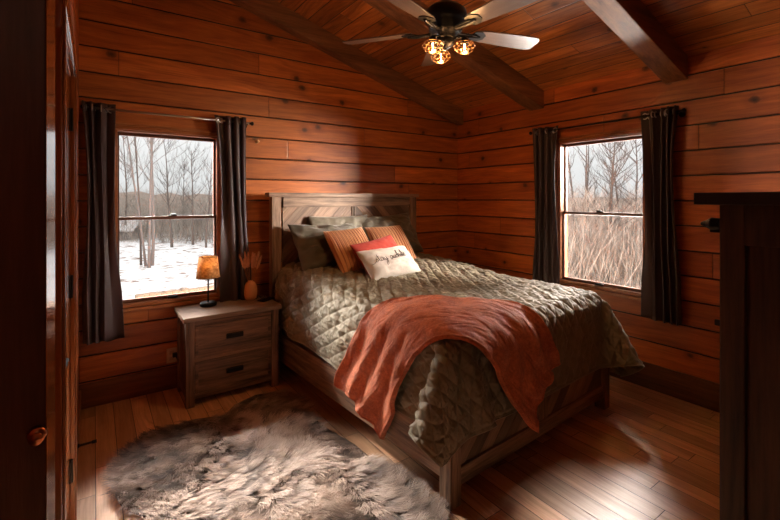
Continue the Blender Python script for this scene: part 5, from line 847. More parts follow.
-1,0,-1,1,1,2,1,-1,0,-1,1,0,0,1,0,0,-2,-1,-1,-2,-1,0,1,1,0,-1,2,1,1,1,1,1,1,0,1,0,-1,1,0,0,-1,-1,1,1,0,-1,0,0,0,0,0,1,0,1,-1,1,-1,-1,12,-1,0,-1,0,0,2,0,0,0,0,1,-1,-1,0,0,0,0,1,-1,0,-1,1,1,1,1,0,0,-1,0,0,1,0,-2,-1,-1,-1,-1,-1,0,0,1,
0,0,0,1,1,2,1,1,1,1,0,1,0,-1,0,0,1,-1,0,0,0,0,0,-1,0,0,1,0,0,0,2,-1,2,-1,11,0,-1,0,0,0,0,1,0,1,0,1,1,-1,-1,0,0,0,-1,0,0,1,-1,0,1,1,1,1,-1,-1,-1,-1,0,-1,-1,0,-1,0,0,-2,0,-1,-1,1,0,1,2,2,1,3,1,0,1,0,0,0,1,-1,0,2,-1,-1,0,-1,-1,1,-1,1,
0,1,0,1,0,1,0,0,10,0,1,0,0,-1,-1,1,0,0,1,1,0,1,0,-1,0,-1,0,0,0,0,1,0,-1,1,0,1,1,-1,-1,-1,-1,0,0,-1,-1,0,-1,-2,-2,-2,1,0,1,2,2,1,2,0,2,2,0,1,1,0,0,1,0,0,0,-1,-1,0,0,-1,1,0,1,0,0,0,0,1,0,1,11,0,1,1,-1,-1,0,-1,0,0,0,1,1,1,1,0,-2,0,-1,
1,0,0,0,-1,0,-1,1,1,1,1,0,-3,-1,1,0,-1,-2,-2,-1,-1,-2,0,-1,1,1,0,2,2,1,2,2,1,2,0,1,1,0,0,1,-2,-1,0,0,0,0,1,0,0,0,0,1,-1,0,0,1,0,11,1,0,0,0,0,-1,0,0,0,0,0,1,0,0,0,1,0,0,-1,0,0,-1,1,0,-1,0,0,1,1,0,0,-1,-1,-1,-1,-3,-3,-2,0,1,1,1,1,-1,
1,-1,1,1,1,2,3,1,1,1,0,1,0,0,0,-1,0,0,0,0,0,1,0,1,0,0,0,-1,0,0,0,13,-1,0,0,-1,0,0,0,0,1,0,0,-1,1,0,0,0,0,2,0,-1,-2,1,-1,1,1,0,-1,-1,0,0,1,-2,-2,-2,-2,-1,-1,-1,2,1,0,1,1,1,-1,0,-1,1,0,2,2,1,1,1,1,0,1,-1,1,1,0,-1,0,1,0,0,0,-1,1,0,0,1,
-1,-1,1,14,0,-1,-1,1,-1,-1,0,1,0,0,0,0,-1,0,0,0,2,0,1,0,0,-2,0,0,1,0,0,-1,-2,0,-1,-1,-3,-2,-2,0,2,2,0,0,0,-1,-1,1,2,0,0,0,1,0,1,1,2,1,1,1,1,0,0,0,0,1,0,-1,1,-1,-1,-1,-1,0,1,0,0,1,0,12,2,0,0,-2,0,1,-1,-1,0,1,-1,0,1,0,0,1,-1,1,1,0,0,
0,0,-1,0,0,-1,-1,0,-3,-2,-1,-1,-2,-1,2,2,2,0,-2,-2,-1,0,0,1,3,1,0,1,-1,0,1,2,1,1,1,1,2,0,0,0,0,-1,1,-1,-1,-1,-1,-1,-1,1,0,2,0,0,12,0,1,0,0,0,0,0,-1,-1,0,0,1,-1,1,0,-1,1,0,-1,2,0,1,0,0,-1,-1,0,-1,-1,-1,-3,-1,-1,-1,0,1,2,1,-2,-1,-1,-1,
-1,0,1,1,2,2,0,-1,-1,2,2,1,1,1,1,1,1,0,0,-1,1,-1,0,0,-1,-1,-1,0,-1,0,1,1,0,10,1,1,0,0,0,0,0,-1,-1,-1,1,0,1,0,1,1,-1,-1,0,0,2,0,1,0,-2,-1,0,-1,0,-1,-1,-3,-1,-1,1,0,0,-2,1,0,-1,0,0,-1,-1,1,2,1,1,2,-1,0,1,1,2,2,1,0,0,1,-1,1,0,0,0,0,0,
-1,-1,-1,-1,0,-1,1,1,8,0,1,1,1,1,0,-1,1,-1,-1,0,0,0,0,1,0,1,0,0,-1,0,2,0,0,0,-2,-2,0,-2,0,-1,0,-2,0,-1,-1,-1,0,0,0,1,0,-1,0,-1,0,1,2,2,0,1,0,0,1,2,1,1,0,1,0,1,0,1,0,-1,0,0,0,0,-1,-1,-1,-1,1,-1,8,-1,0,1,2,1,0,0,0,0,0,-2,0,0,1,0,1,0,
0,1,0,0,0,0,0,-1,-1,-2,-2,-2,-2,2,0,1,-2,-1,0,-1,-1,0,1,1,0,0,-2,0,0,0,1,1,3,1,0,-1,1,1,1,1,2,0,2,1,0,-1,-1,1,0,0,-1,0,0,0,-2,0,-2,1,6,1,-1,0,1,1,0,1,1,0,0,-1,0,0,0,0,0,1,1,0,1,0,-1,0,0,-1,0,-2,-2,-2,-3,-1,2,1,1,-2,-1,-1,1,0,0,0,1,
-1,1,-1,0,0,0,1,0,2,0,0,0,1,1,2,1,2,0,1,1,0,0,-2,0,0,1,0,0,-1,0,-3,-1,-1,5,2,1,-1,-1,-1,1,1,0,2,0,1,-1,0,0,1,0,-1,1,0,0,0,-1,0,-1,1,-1,0,-1,-2,-1,-3,-1,1,0,1,0,1,0,0,0,0,0,1,0,0,-1,-1,-1,-2,1,0,2,0,1,1,3,1,1,1,1,1,0,0,0,0,0,0,-1,-1,
0,0,0,-1,-2,0,4,0,1,2,-1,0,-1,0,0,1,2,1,1,0,1,-1,0,0,-1,1,0,-1,0,-2,0,-1,0,0,1,0,-1,-1,-1,-1,1,1,1,0,-1,-2,0,0,0,1,1,0,0,-2,-2,-1,-2,1,1,3,1,2,0,1,2,1,1,0,1,0,0,1,-1,0,0,-1,-1,0,-1,0,-1,-1,3,-1,1,0,1,1,0,0,0,0,1,2,1,1,-1,0,0,0,1,-1,
0,0,0,-1,-1,-1,-1,-1,-1,1,0,1,0,0,0,-1,-2,-3,-3,-1,-2,0,2,1,0,1,0,1,0,1,2,1,2,1,1,0,1,0,1,1,1,1,0,1,0,0,1,-1,-1,0,0,-1,0,0,0,-1,3,-1,-1,0,2,0,2,0,1,0,0,0,0,1,1,1,0,0,0,0,0,0,-1,0,-1,-1,0,-1,-2,-3,-2,-1,-2,0,-1,0,-3,-2,-1,-1,0,1,-1,
1,1,0,0,0,1,1,2,2,1,1,2,1,1,3,1,2,2,0,1,0,1,1,-1,1,0,-1,0,-1,0,0,1,-1,4,-1,-2,0,-1,2,2,1,1,0,-1,0,1,0,0,1,1,0,0,0,0,0,-1,-1,-1,1,0,1,0,-2,-2,-5,-4,-5,-2,-2,2,1,1,1,0,0,1,0,0,0,-2,0,1,1,0,0,2,2,1,1,2,2,2,2,1,2,1,1,1,0,1,-1,1,1,-1,0,
-2,1,-1,1,]

Q = unpack(QUILT, 62, 63)
Q = upsample(Q, 9)
# the corner folds hang a little closer to the bed
def tuck(P, kx, kz):
    x, y, z = P[..., 0], P[..., 1], P[..., 2]
    low = np.clip((.78 - z) / .25, 0, 1)
    wl = np.clip((.55 - y) / .5, 0, 1) * low; wf = np.clip((.60 - x) / .45, 0, 1) * low
    P[..., 0] = np.where(x < .0, x * (1 - kx * wl), x * (1 - kx * .8 * wf * (y < .06)))
    P[..., 1] = np.where(y < .02, .02 + (y - .02) * (1 - kx * wf), y)
    P[..., 0] = np.where(P[..., 0] > 1.66, 1.66 + (P[..., 0] - 1.66) * .78, P[..., 0])
    both = np.clip((.40 - x) / .3, 0, 1) * np.clip((.30 - y) / .3, 0, 1)
    P[..., 2] = np.where(z < .78, .78 - (.78 - z) * (1 - kz * both), z)
    return P
Q = tuck(Q, .26, .07)
nv, nu, _ = Q.shape
S, T = np.meshgrid(np.linspace(-.42, 2.08, nu), np.linspace(-.42, 2.02, nv))
# diamond quilting with a second, finer set of seams, slightly wandering
ws = S + .010 * vnoise(S * 9, T * 9, 1); wt = T + .010 * vnoise(S * 9 + 30, T * 9, 2)
pa, pb = (ws + wt * .62) / .098, (ws - wt * .62) / .098
ea = np.abs(pa - np.round(pa)); eb = np.abs(pb - np.round(pb))
puff = np.minimum(ea, eb) * 2
seam = np.exp(-(np.minimum(ea, eb) / .075) ** 2)
cell = np.floor(pa + .5) * 3.1 + np.floor(pb + .5) * 7.7
hgt = .017 * np.power(np.clip(puff, 0, 1), .5)
# puckers running across the seams
pu = vnoise(S * 60 + cell, T * 22, 3) + .6 * vnoise(S * 26, T * 70 + cell, 4) + .5 * vnoise(S * 95 + cell, T * 40, 14)
hgt += .012 * pu * (.35 + .65 * puff)
hgt += .010 * vnoise(S * 13, T * 8, 5) + .008 * vnoise(S * 6, T * 17, 6)
side = np.clip((S < .05) * 1.0 + (T < .0) * 1.0 + (S > 1.6) * 1.0, 0, 1)
hgt += side * .010 * vnoise(S * 22, T * 4, 7)
on_top = np.clip(1 - side, 0, 1)
edge = np.minimum(np.minimum(S + .42, 2.08 - S), T + .42)
rim = np.clip(edge / .03, 0, 1)
hgt = hgt * (.25 + .75 * rim) + .005 * (edge < .012)
# it slumps in loose rolls where it reaches the shams
hgt += .022 * np.clip((T - 1.25) / .5, 0, 1) * vnoise(S * 5, T * 14 + S * 5, 8) * on_top
Q = Q + normals(Q) * hgt[..., None]
def quilt_mat():
    t = NT('olive quilted cotton')
    co = t.coord()
    n = t.noise(co, 7, 4, .6)
    col = t.mix(t.math('MULTIPLY_ADD', t.math('SUBTRACT', n, .5), 2.0, .5, clamp=True), (.150, .130, .082, 1), (.27, .235, .160, 1))
    g = t.n('ShaderNodeNewGeometry')
    t.bump(t.noise(co, 260, 3, .6), .25, .002)
    t.set(color=col, rough=.62, sheen=.2, sheen_rough=.4)
    return t.m
M['quilt'] = quilt_mat()
q = grid_mesh('quilt', Q, M['quilt'], None, thick=.007)
q.matrix_world = BM
tag(q, 'olive green diamond-stitched quilt draped over the bed', 'quilt')
# corded rim
def rim_tube(name, P, r, mat, parent):
    path = np.concatenate([P[::-1, 0][::6], P[0, ::6], P[:, -1][::6]])
    bm = B(); tube(bm, path.tolist(), r, 6)
    return obj(name, bm, mat, parent, smooth=True)
rim_tube('piping', Q, .0042, fabric('olive piping', (.30, .27, .20), (.24, .21, .15), .7), q)

Tt = unpack(THROW, 23, 76)
Tt = upsample(Tt, 8)
Tt[..., 0] += .018; Tt[..., 1] -= .010
xx = Tt[..., 0]; Tt[..., 0] = np.where(xx < -.02, -.02 + (xx + .02) * .62, xx)
nv, nu, _ = Tt.shape
S, T = np.meshgrid(np.linspace(0, 1.96, nu), np.linspace(0, .58, nv))
hang = np.clip((.90 - S) / .5, 0, 1) + np.clip((S - 1.32) / .4, 0, 1)
fold = np.sin((T / .58) * 2 * PI * 3.3 + 2.2 * vnoise(S * 3, T * 3, 9)) * .014 * hang
fold += .012 * hang * vnoise(S * 2.2, T * 26, 10)
hgt = fold + .009 * vnoise(S * 3.2 + T * 2, T * 13 - S * 2, 11) * (1 - .5 * hang) + .007 * vnoise(S * 7, T * 30, 12) + .005 * vnoise(S * 24 + 3 * np.sin(T * 30), T * 40, 13)
hgt = hgt + .015
edge = np.minimum(np.minimum(T, .58 - T), np.minimum(S, 1.96 - S))
hgt = hgt * np.clip(edge / .02 + .35, 0, 1) + .006 * np.exp(-((edge - .016) / .007) ** 2)
Tt = Tt + normals(Tt) * np.maximum(hgt, .008 - .012 * hang)[..., None]
def throw_mat():
    t = NT('rust velvet fleece')
    co = t.coord()
    n = t.noise(co, 11, 6, .72)
    n2 = t.noise(co, 60, 4, .7)
    f = t.math('MULTIPLY_ADD', t.math('SUBTRACT', t.math('ADD', t.math('MULTIPLY', n, .6), t.math('MULTIPLY', n2, .4)), .5), 4.0, .5, clamp=True)
    col = t.mix(f, (.38, .075, .028, 1), (.78, .23, .10, 1))
    t.bump(t.math('ADD', t.math('ADD', n2, n), t.noise(co, 420, 2, .6)), .8, .006)
    t.set(color=col, rough=.6, sheen=.45, sheen_rough=.3, sheen_tint=(.95, .55, .42))
    return t.m
M['throw'] = throw_mat()
th = grid_mesh('throw_blanket', Tt, M['throw'], None, thick=.008)
th.matrix_world = BM
tag(th, 'rust orange plush throw blanket draped over the foot corner of the bed', 'blanket')

# ------------------------------------------------------------------ pillows
def pillow_points(w, h, t, n=48, power=2.6, crumple=.0, seed=0, sag=0.0, ribs=0, ribh=.0):
    u = np.linspace(-1, 1, n)
    U, V = np.meshgrid(u, u)
    outs = []
    for sg in (1, -1):
        prof = np.clip((1 - np.abs(U) ** power) * (1 - np.abs(V) ** power), 0, 1) ** .48
        x = U * w / 2 * (1 - .055 * (1 - V ** 2)) ; z = V * h / 2 * (1 - .07 * (1 - U ** 2))
        y = sg * prof * t / 2
        if crumple:
            c = vnoise(U * 3 + 5, V * 3 + seed, seed + 20) + .5 * vnoise(U * 8, V * 8, seed + 21)
            rad = np.sin(np.arctan2(V, U) * 9 + seed) * np.clip(np.hypot(U, V) - .4, 0, 1)
            y = y + sg * crumple * (c + .35 * rad) * np.clip(prof * 1.6, 0, 1)
        if ribs:
            y = y + sg * ribh * (np.abs(np.sin((U + 0.012 * vnoise(V * 4, U, 3)) * PI * ribs / 2)) - .5) * np.clip(prof * 2, 0, 1)
        z = z - sag * (1 - U ** 2) * (V > 0) * V
        outs.append(np.stack([x, y, z], -1))
    return outs

def pillow(name, label, w, h, t, mat, base, tilt, yaw=0, roll=0, group=None, cat='pillow', n=48, pipe=None, **k):
    """base = point under the middle of the lower edge, in bed axes"""
    f, b = pillow_points(w, h, t, n=n, **k)
    bm = B()
    rows = []
    for A, flip in ((b, False), (f, True)):
        vs = [[bm.verts.new(A[j, i]) for i in range(n)] for j in range(n)]
        for j in range(n - 1):
            for i in range(n - 1):
                q4 = (vs[j][i], vs[j][i + 1], vs[j + 1][i + 1], vs[j + 1][i])
                bm.faces.new(q4[::-1] if flip else q4)
    bmesh.ops.remove_doubles(bm, verts=bm.verts[:], dist=.0006)
    o = obj(name, bm, mat, None, smooth=True)
    mw = BM @ Matrix.Translation(base) @ Euler((0, 0, yaw)).to_matrix().to_4x4() @ Euler((tilt, 0, 0)).to_matrix().to_4x4() @ Matrix.Translation((0, 0, h / 2 * .95)) @ Euler((0, roll, 0)).to_matrix().to_4x4()
    o.matrix_world = mw
    tag(o, label, cat, group)
    if pipe:
        A = f
        path = np.concatenate([A[0, :], A[1:, -1], A[-1, ::-1][1:], A[::-1, 0][1:]])
        pb = B(); tube(pb, path.tolist(), .0035, 6); obj('piping', pb, pipe, o, smooth=True)
    return o, b
M['sham'] = fabric('shade-toned olive sham', (.060, .052, .036), (.10, .088, .060), .6, sheen=.3, var=8)  # shadow on the left sham is mixed into this darker olive
M['sham_q'] = fabric('olive stitched sham', (.095, .084, .060), (.17, .152, .11), .6, sheen=.3, var=14)
M['red'] = fabric('rust red corduroy', (.36, .028, .012), (.24, .017, .008), .85, sheen=.05)
M['linen'] = fabric('off white linen', (.60, .55, .50), (.50, .45, .40), .9, var=12, weave=420, bump=.4)
def corduroy():
    t = NT('tan and rust ribbed corduroy')
    sp = t.n('ShaderNodeSeparateXYZ'); t.l(t.coord(), sp.inputs[0])
    w = t.math('ABSOLUTE', t.math('SINE', t.math('MULTIPLY', sp.outputs[0], PI * 13 / .43)))
    col = t.mix(t.math('SMOOTH_MIN', t.math('MULTIPLY', w, 1.5), 1.0, .2), (.28, .050, .018, 1), (.74, .40, .20, 1))
    t.bump(t.noise(t.coord(), 300, 3, .6), .3, .003)
    t.set(color=col, rough=.8, sheen=.5); return t.m
M['cord'] = corduroy()

pillow('pillow', 'olive stitched sham upright against the headboard between the two front shams', .66, .44, .15, M['sham_q'], (.64, 1.965, .925), -.22, 0, 0, crumple=.03, seed=4, power=2.4)
pillow('pillow', 'plain dark shade-toned olive sham at the left end of the headboard', .70, .47, .20, M['sham'], (.44, 1.74, .905), -.62, .05, .02, crumple=.045, seed=7, power=2.5, sag=.02)
pillow('pillow', 'olive stitched sham slumped at the right end of the headboard', .74, .47, .20, M['sham_q'], (1.17, 1.86, .93), -.52, -.03, -.07, crumple=.05, seed=9, power=2.4)
g = 'ribbed orange pillows on the bed'
pillow('pillow', 'tan and rust ribbed square pillow leaning left in front of the dark shade-toned olive sham', .43, .43, .14, M['cord'], (.52, 1.50, .895), -.62, .10, -.05, group=g, ribs=13 * 2, ribh=.011, n=140)
pillow('pillow', 'tan and rust ribbed square pillow half hidden behind the white lettered pillow', .43, .43, .14, M['cord'], (1.03, 1.62, .905), -.68, -.02, -.02, group=g, ribs=13 * 2, ribh=.011, n=140)
pillow('pillow', 'rust red square pillow sandwiched directly behind the white lettered pillow', .54, .36, .12, M['red'], (.70, 1.335, .875), -.66, .16, -.12, power=2.3, crumple=.01, seed=2)
lum, lf = pillow('pillow', 'white lumbar pillow with black handwritten lettering stay awhile', .54, .29, .13, M['linen'], (.66, 1.20, .885), -.78, .06, -.03, power=2.6, crumple=.014, seed=5, n=60)

# handwriting: strokes as little cords stitched on the face of the pillow
LET = {
 's': ([[(0, .1), (.25, .45), (.42, 1.0), (.5, .75), (.62, .35), (.5, .05), (.2, -.02), (.05, .12)]], .75),
 't': ([[(0, .1), (.25, .6), (.42, 2.0), (.36, .9), (.38, .15), (.55, -.02), (.78, .2)], [(.05, 1.35), (.45, 1.42), (.85, 1.5)]], .8),
 'a': ([[(.72, .8), (.45, 1.0), (.12, .75), (.08, .2), (.35, 0), (.65, .35), (.76, .95), (.74, .3), (.85, 0), (1.05, .2)]], 1.05),
 'y': ([[(0, .85), (.1, .3), (.32, 0), (.6, .3), (.75, .95), (.72, .1), (.6, -1.0), (.3, -1.25), (.15, -.95), (.5, -.2), (1.0, .25)]], 1.0),
 'w': ([[(0, .85), (.1, .2), (.3, 0), (.5, .3), (.58, .8), (.62, .2), (.82, 0), (1.02, .4), (1.08, .95), (1.25, .8)]], 1.22),
 'h': ([[(0, .1), (.3, .9), (.42, 1.9), (.28, 2.15), (.2, 1.4), (.2, 0), (.32, .65), (.55, .95), (.68, .6), (.7, .1), (.85, 0), (1.0, .2)]], 1.0),
 'i': ([[(0, .2), (.2, .9), (.2, .2), (.32, 0), (.5, .2)], [(.24, 1.35), (.27, 1.4)]], .5),
 'l': ([[(0, .2), (.3, 1.0), (.4, 2.0), (.26, 2.15), (.18, 1.3), (.2, .2), (.34, 0), (.52, .2)]], .52),
 'e': ([[(0, .3), (.4, .5), (.58, .82), (.38, 1.0), (.14, .65), (.18, .15), (.45, 0), (.8, .25), (1.1, .5)]], .9),
}
def smooth_path(p, k=6):
    p = [Vector((*a, 0)) for a in p]; out = []
    e = [p[0] * 2 - p[1]] + p + [p[-1] * 2 - p[-2]]
    for i in range(len(p) - 1):
        a, b, c, d = e[i:i + 4]
        for s in range(k):
            t = s / k; out.append(.5 * (2 * b + (c - a) * t + (2 * a - 5 * b + 4 * c - d) * t * t + (3 * b - a - 3 * c + d) * t ** 3))
    return out + [p[-1]]
def on_face(x, z):
    n = lf.shape[0]
    # invert the pillow map approximately
    U = x / (.54 / 2); V = z / (.29 / 2)
    for _ in range(4):
        U = x / (.54 / 2 * (1 - .055 * (1 - V ** 2))); V = z / (.29 / 2 * (1 - .07 * (1 - U ** 2)))
    i = min(max((U + 1) / 2 * (n - 1), 0), n - 1.001); j = min(max((V + 1) / 2 * (n - 1), 0), n - 1.001)
    a, b_ = int(j), int(i); fj, fi = j - a, i - b_
    p = (lf[a, b_] * (1 - fi) + lf[a, b_ + 1] * fi) * (1 - fj) + (lf[a + 1, b_] * (1 - fi) + lf[a + 1, b_ + 1] * fi) * fj
    return (x, p[1] - .0020, z)
bm = B(); cx = -.185; sc_ = .040
first = True
strokes = [[(-1.3, -.15), (-.9, -.3), (-.4, -.1), (0, .1)]]
px = 0
words_ = [('stay', 0), ('awhile', .9)]
for wd_, gap in words_:
    px += gap
    for ch in wd_:
        st, adv = LET[ch]
        for s_ in st: strokes.append([(px + x, y) for x, y in s_])
        px += adv
width = px
for s_ in strokes:
    pts = [on_face(cx + p.x * .335 / width, -.015 + p.y * .034 + p.x * .0012) for p in smooth_path(s_)]
    tube(bm, pts, .0017, 5)
obj('lettering', bm, plain('black thread', (.02, .018, .02), .8), lum)

# ------------------------------------------------------------------ nightstand and what stands on it
ns = thing('nightstand', 'grey brown two drawer wooden nightstand under the back window', 'nightstand', (.88, 3.50, 0))
X0, X1, Y0, Y1 = -.345, .335, -.195, .185
bm = B(); box(bm, (X0 - .02, Y0 - .018, .618), (X1 + .02, Y1 + .02, .650)); obj('top', bm, M['ns_top'], ns, bevel=.004)
bm = B()
box(bm, (X0 + .012, Y0 + .06, .08), (X0 + .028, Y1 - .05, .618)); box(bm, (X1 - .028, Y0 + .06, .08), (X1 - .012, Y1 - .05, .618)); box(bm, (X0 + .03, Y1 - .02, .08), (X1 - .03, Y1 - .01, .618))
box(bm, (X0 + .03, Y0 + .03, .08), (X1 - .03, Y1 - .02, .095))
obj('cabinet', bm, M['ns_z'], ns, bevel=.002)
for x in (X0, X1 - .058):
    for y in (Y0, Y1 - .05):
        bm = B(); box(bm, (x, y, 0), (x + .058, y + .05, .618)); obj('leg', bm, M['ns_z'], ns, bevel=.003)
bm = B()
box(bm, (X0 + .058, Y0 + .004, .580), (X1 - .058, Y0 + .03, .618)); box(bm, (X0 + .058, Y0 + .004, .322), (X1 - .058, Y0 + .03, .350)); box(bm, (X0 + .058, Y0 + .004, .055), (X1 - .058, Y0 + .03, .090))
obj('front_rails', bm, M['ns_x'], ns, bevel=.003)
for x in (X0 + .006, X1 - .03):
    bm = B(); box(bm, (x, Y0 + .05, .05), (x + .024, Y1 - .05, .11)); obj('side_rail', bm, M['ns_x'], ns, bevel=.002)
for z0, z1 in ((.353, .577), (.093, .319)):
    bm = B(); box(bm, (X0 + .062, Y0 + .008, z0), (X1 - .062, Y0 + .028, z1))
    dr = obj('drawer', bm, M['ns_x'], ns, bevel=.003)
    bm = B()
    for a in ((X0 + .062, z0, X0 + .084, z1), (X1 - .084, z0, X1 - .062, z1), (X0 + .084, z0, X1 - .084, z0 + .02), (X0 + .084, z1 - .02, X1 - .084, z1)):
        box(bm, (a[0], Y0 + .003, a[1]), (a[2], Y0 + .010, a[3]))
    obj('drawer_moulding', bm, M['ns_x'], dr, bevel=.002)
    zc_ = (z0 + z1) / 2 + .004
    bm = B(); hx = -.005
    box(bm, (hx - .062, Y0 - .002, zc_ - .019), (hx + .062, Y0 + .009, zc_ + .019)); box(bm, (hx - .058, Y0 - .016, zc_ + .004), (hx + .058, Y0 - .002, zc_ + .016)); box(bm, (hx - .058, Y0 - .018, zc_ - .010), (hx + .058, Y0 - .013, zc_ + .016))
    obj('cup_pull', bm, M['black'], dr, bevel=.003)

lamp = thing('table_lamp', 'small black table lamp with a glowing amber fabric shade on the nightstand', 'lamp', (.745, 3.600, .651))
bm = B(); lathe(bm, [(0, 0), (.060, 0), (.063, .004), (.063, .022), (.058, .027), (.012, .029), (0, .029)], n=40); obj('base', bm, M['black'], lamp, smooth=True)
bm = B(); tube(bm, [(0, 0, .027), (0, 0, .262)], .0062, 14); tube(bm, [(0, 0, .255), (0, 0, .295)], .014, 16); obj('pole', bm, M['black'], lamp, smooth=True)
def shade_mat():
    t = NT('amber mottled lampshade')
    co = t.coord(); out = t.t.nodes['Material Output']
    n = t.noise(co, 34, 5, .75)
    f = t.math('MULTIPLY_ADD', t.math('SUBTRACT', n, .5), 3.2, .5, clamp=True)
    col = t.mix(f, (.30, .13, .035, 1), (.85, .55, .24, 1))
    t.set(color=col, rough=.8)
    tl = t.n('ShaderNodeBsdfTranslucent'); t.l(col, tl.inputs[0])
    mx = t.n('ShaderNodeMixShader'); mx.inputs[0].default_value = .6
    t.l(t.b.outputs[0], mx.inputs[1]); t.l(tl.outputs[0], mx.inputs[2]); t.l(mx.outputs[0], out.inputs[0]); return t.m
M['shade'] = shade_mat()
bm = B(); lathe(bm, [(.090, .222), (.0695, .388)], n=48)
so = obj('lamp_shade', bm, M['shade'], lamp, smooth=True); s_ = so.modifiers.new('thickness', 'SOLIDIFY'); s_.thickness = .0015
bm = B(); torus(bm, (0, 0, .222), .090, .0018, 'z', 40, 6); torus(bm, (0, 0, .388), .0695, .0018, 'z', 40, 6)
for k in range(3): a = 2 * PI * k / 3; tube(bm, [(0, 0, .296), (.069 * math.cos(a), .069 * math.sin(a), .386)], .0014, 5)
obj('shade_frame', bm, M['black'], so)
def emit(name, color, s):
    t = NT(name); t.set(color=(.9, .6, .3), emit=color, emit_s=s); return t.m
bm = B(); lathe(bm, [(0, .375), (.012, .37), (.021, .352), (.022, .34), (.014, .315), (.011, .297), (0, .297)], n=20); obj('bulb', bm, emit('warm bulb', (1, .55, .22), 12), lamp, smooth=True)
pl = bpy.data.lights.new('lamp_bulb_light', 'POINT'); pl.energy = 3.0; pl.color = (1, .60, .28); pl.shadow_soft_size = .022
po = bpy.data.objects.new('lamp_bulb_light', pl); COL.objects.link(po); po.parent = lamp; po.location = (0, 0, .335)
bpy.data.objects['bulb'].visible_shadow = True

vase = thing('vase', 'small rounded terracotta bud vase on the nightstand', 'vase', (1.083, 3.610, .651))
bm = B()
lathe(bm, [(0, 0), (.034, 0), (.046, .010), (.053, .045), (.054, .085), (.049, .118), (.035, .142), (.022, .152), (.019, .158), (.021, .163), (.016, .160), (.014, .14), (0, .12)], n=40)
obj('vase_body', bm, plain('matte terracotta', (.78, .38, .19), .6), vase, smooth=True)
st = thing('dried_flowers', 'bunch of dried rust brown grass stems standing in the terracotta vase', 'dried flowers', (1.083, 3.610, .651))
sm = plain('dry stem', (.30, .12, .05), .8); hm = fabric('dry plume', (.66, .31, .17), (.46, .19, .10), .9, weave=300, bump=.8, var=40)
rg = random.Random(5)
for k in range(8):
    a = PI * (k + .5) / 8; ox = -math.cos(a) * .088 * (1 + .1 * rg.uniform(-1, 1)); oy = rg.uniform(-.045, .04); zt_ = .425 - .045 * abs(math.cos(a)) + rg.uniform(-.02, .012)
    bm = B(); p0 = Vector((ox * .08, oy * .08, .10)); p1 = Vector((ox * .55, oy * .5, .155 + (zt_ - .155) * .45)); p2 = Vector((ox, oy, zt_))
    tube(bm, [p0, p0.lerp(p1, .6), p1], .0022, 6)
    so2 = obj('stem', bm, sm, st, smooth=True)
    bm = B(); q_ = [p1.lerp(p2, i / 9) for i in range(10)]
    tube(bm, q_, [.004, .0075, .0095, .0105, .0108, .0108, .010, .0095, .008, .004], 9)
    for v in bm.verts: v.co += Vector([rg.uniform(-.0016, .0016) for _ in range(3)])
    obj('plume', bm, hm, so2)

ph = thing('phone', 'black phone lying beside the vase on the nightstand', 'phone', (1.185, 3.515, .651), (0, 0, .5))
bm = B(); box(bm, (-.07, -.035, 0), (.07, .035, .009)); obj('phone_body', bm, M['black'], ph, bevel=.003)
bm = B(); box(bm, (-.066, -.031, .009), (.066, .031, .0096)); obj('screen', bm, plain('glossy screen', (.01, .01, .012), .08), ph)
wt = thing('eyeglasses', 'folded dark framed eyeglasses resting near the vase on the nightstand', 'glasses', (1.150, 3.600, .651), (0, 0, -.3))
bm = B()
for x in (-.027, .027): torus(bm, (x, 0, .019), .019, .0022, 'y', 20, 6)
tube(bm, [(-.009, 0, .024), (0, -.002, .027), (.009, 0, .024)], .0018, 6)
obj('frame', bm, M['black'], wt, smooth=True)
for x, e in ((-.046, .03), (.046, -.035)):
    bm = B(); tube(bm, [(x, 0, .022), (x, .006, .02), (e, .016 if x < 0 else .022, .008)], .0018, 6); obj('temple', bm, M['black'], wt, smooth=True)
# ------------------------------------------------------------------ ceiling fan with caged bulbs
FC = (1.736, 1.906)
fan = thing('ceiling_fan', 'black ceiling fan with five wooden blades and three caged bulbs', 'ceiling fan', (FC[0], FC[1], 2.5))
zr_ = zc(FC[0]) - 2.5
bm = B(); lathe(bm, [(0, zr_ + .03), (.07, zr_ + .03), (.07, zr_ - .02), (.05, zr_ - .055), (.02, zr_ - .07), (0, zr_ - .07)], n=32); obj('canopy', bm, M['black'], fan, smooth=True)
bm = B(); tube(bm, [(0, 0, .15), (0, 0, zr_ - .05)], .013, 16); obj('downrod', bm, M['black'], fan, smooth=True)
bm = B(); lathe(bm, [(0, .19), (.03, .188), (.035, .165), (.09, .155), (.125, .125), (.130, .085), (.118, .06), (.10, .045), (.10, .01), (.075, -.005), (.06, -.03), (.055, -.05), (0, -.05)], n=48); obj('motor_housing', bm, M['black'], fan, smooth=True)
bl_mat = wood('grey oak blade', (.17, .12, .10), (.08, .055, .045), axis=0, rough=.35, streak=.4)
def blade(ang):
    iron = B()
    box(iron, (.085, -.02, -.004), (.21, .02, .004)); tube(iron, [(.09, 0, 0), (.16, 0, -.006), (.235, 0, .003)], .011, 10)
    prism(iron, [(.19, -.045), (.235, -.05), (.27, -.02), (.27, .02), (.235, .05), (.19, .045), (.175, 0)], 'z', .004, .009)
    bmesh.ops.recalc_face_normals(iron, faces=iron.faces[:])
    bb = B()
    outl = [(.20, -.045), (.24, -.055), (.42, -.066), (.60, -.070), (.635, -.066), (.655, -.050), (.66, 0), (.655, .050), (.635, .066), (.60, .070), (.42, .066), (.24, .055), (.20, .045)]
    prism(bb, outl, 'z', .009, .016); bmesh.ops.recalc_face_normals(bb, faces=bb.faces[:])
    b = obj('blade', bb, bl_mat, fan, bevel=.0015); i = obj('blade_iron', iron, M['black'], b)
    b.rotation_euler = Euler((math.radians(-12), 0, ang)); return b
for a in (127, 58, -15, -88, -161): blade(math.radians(a))
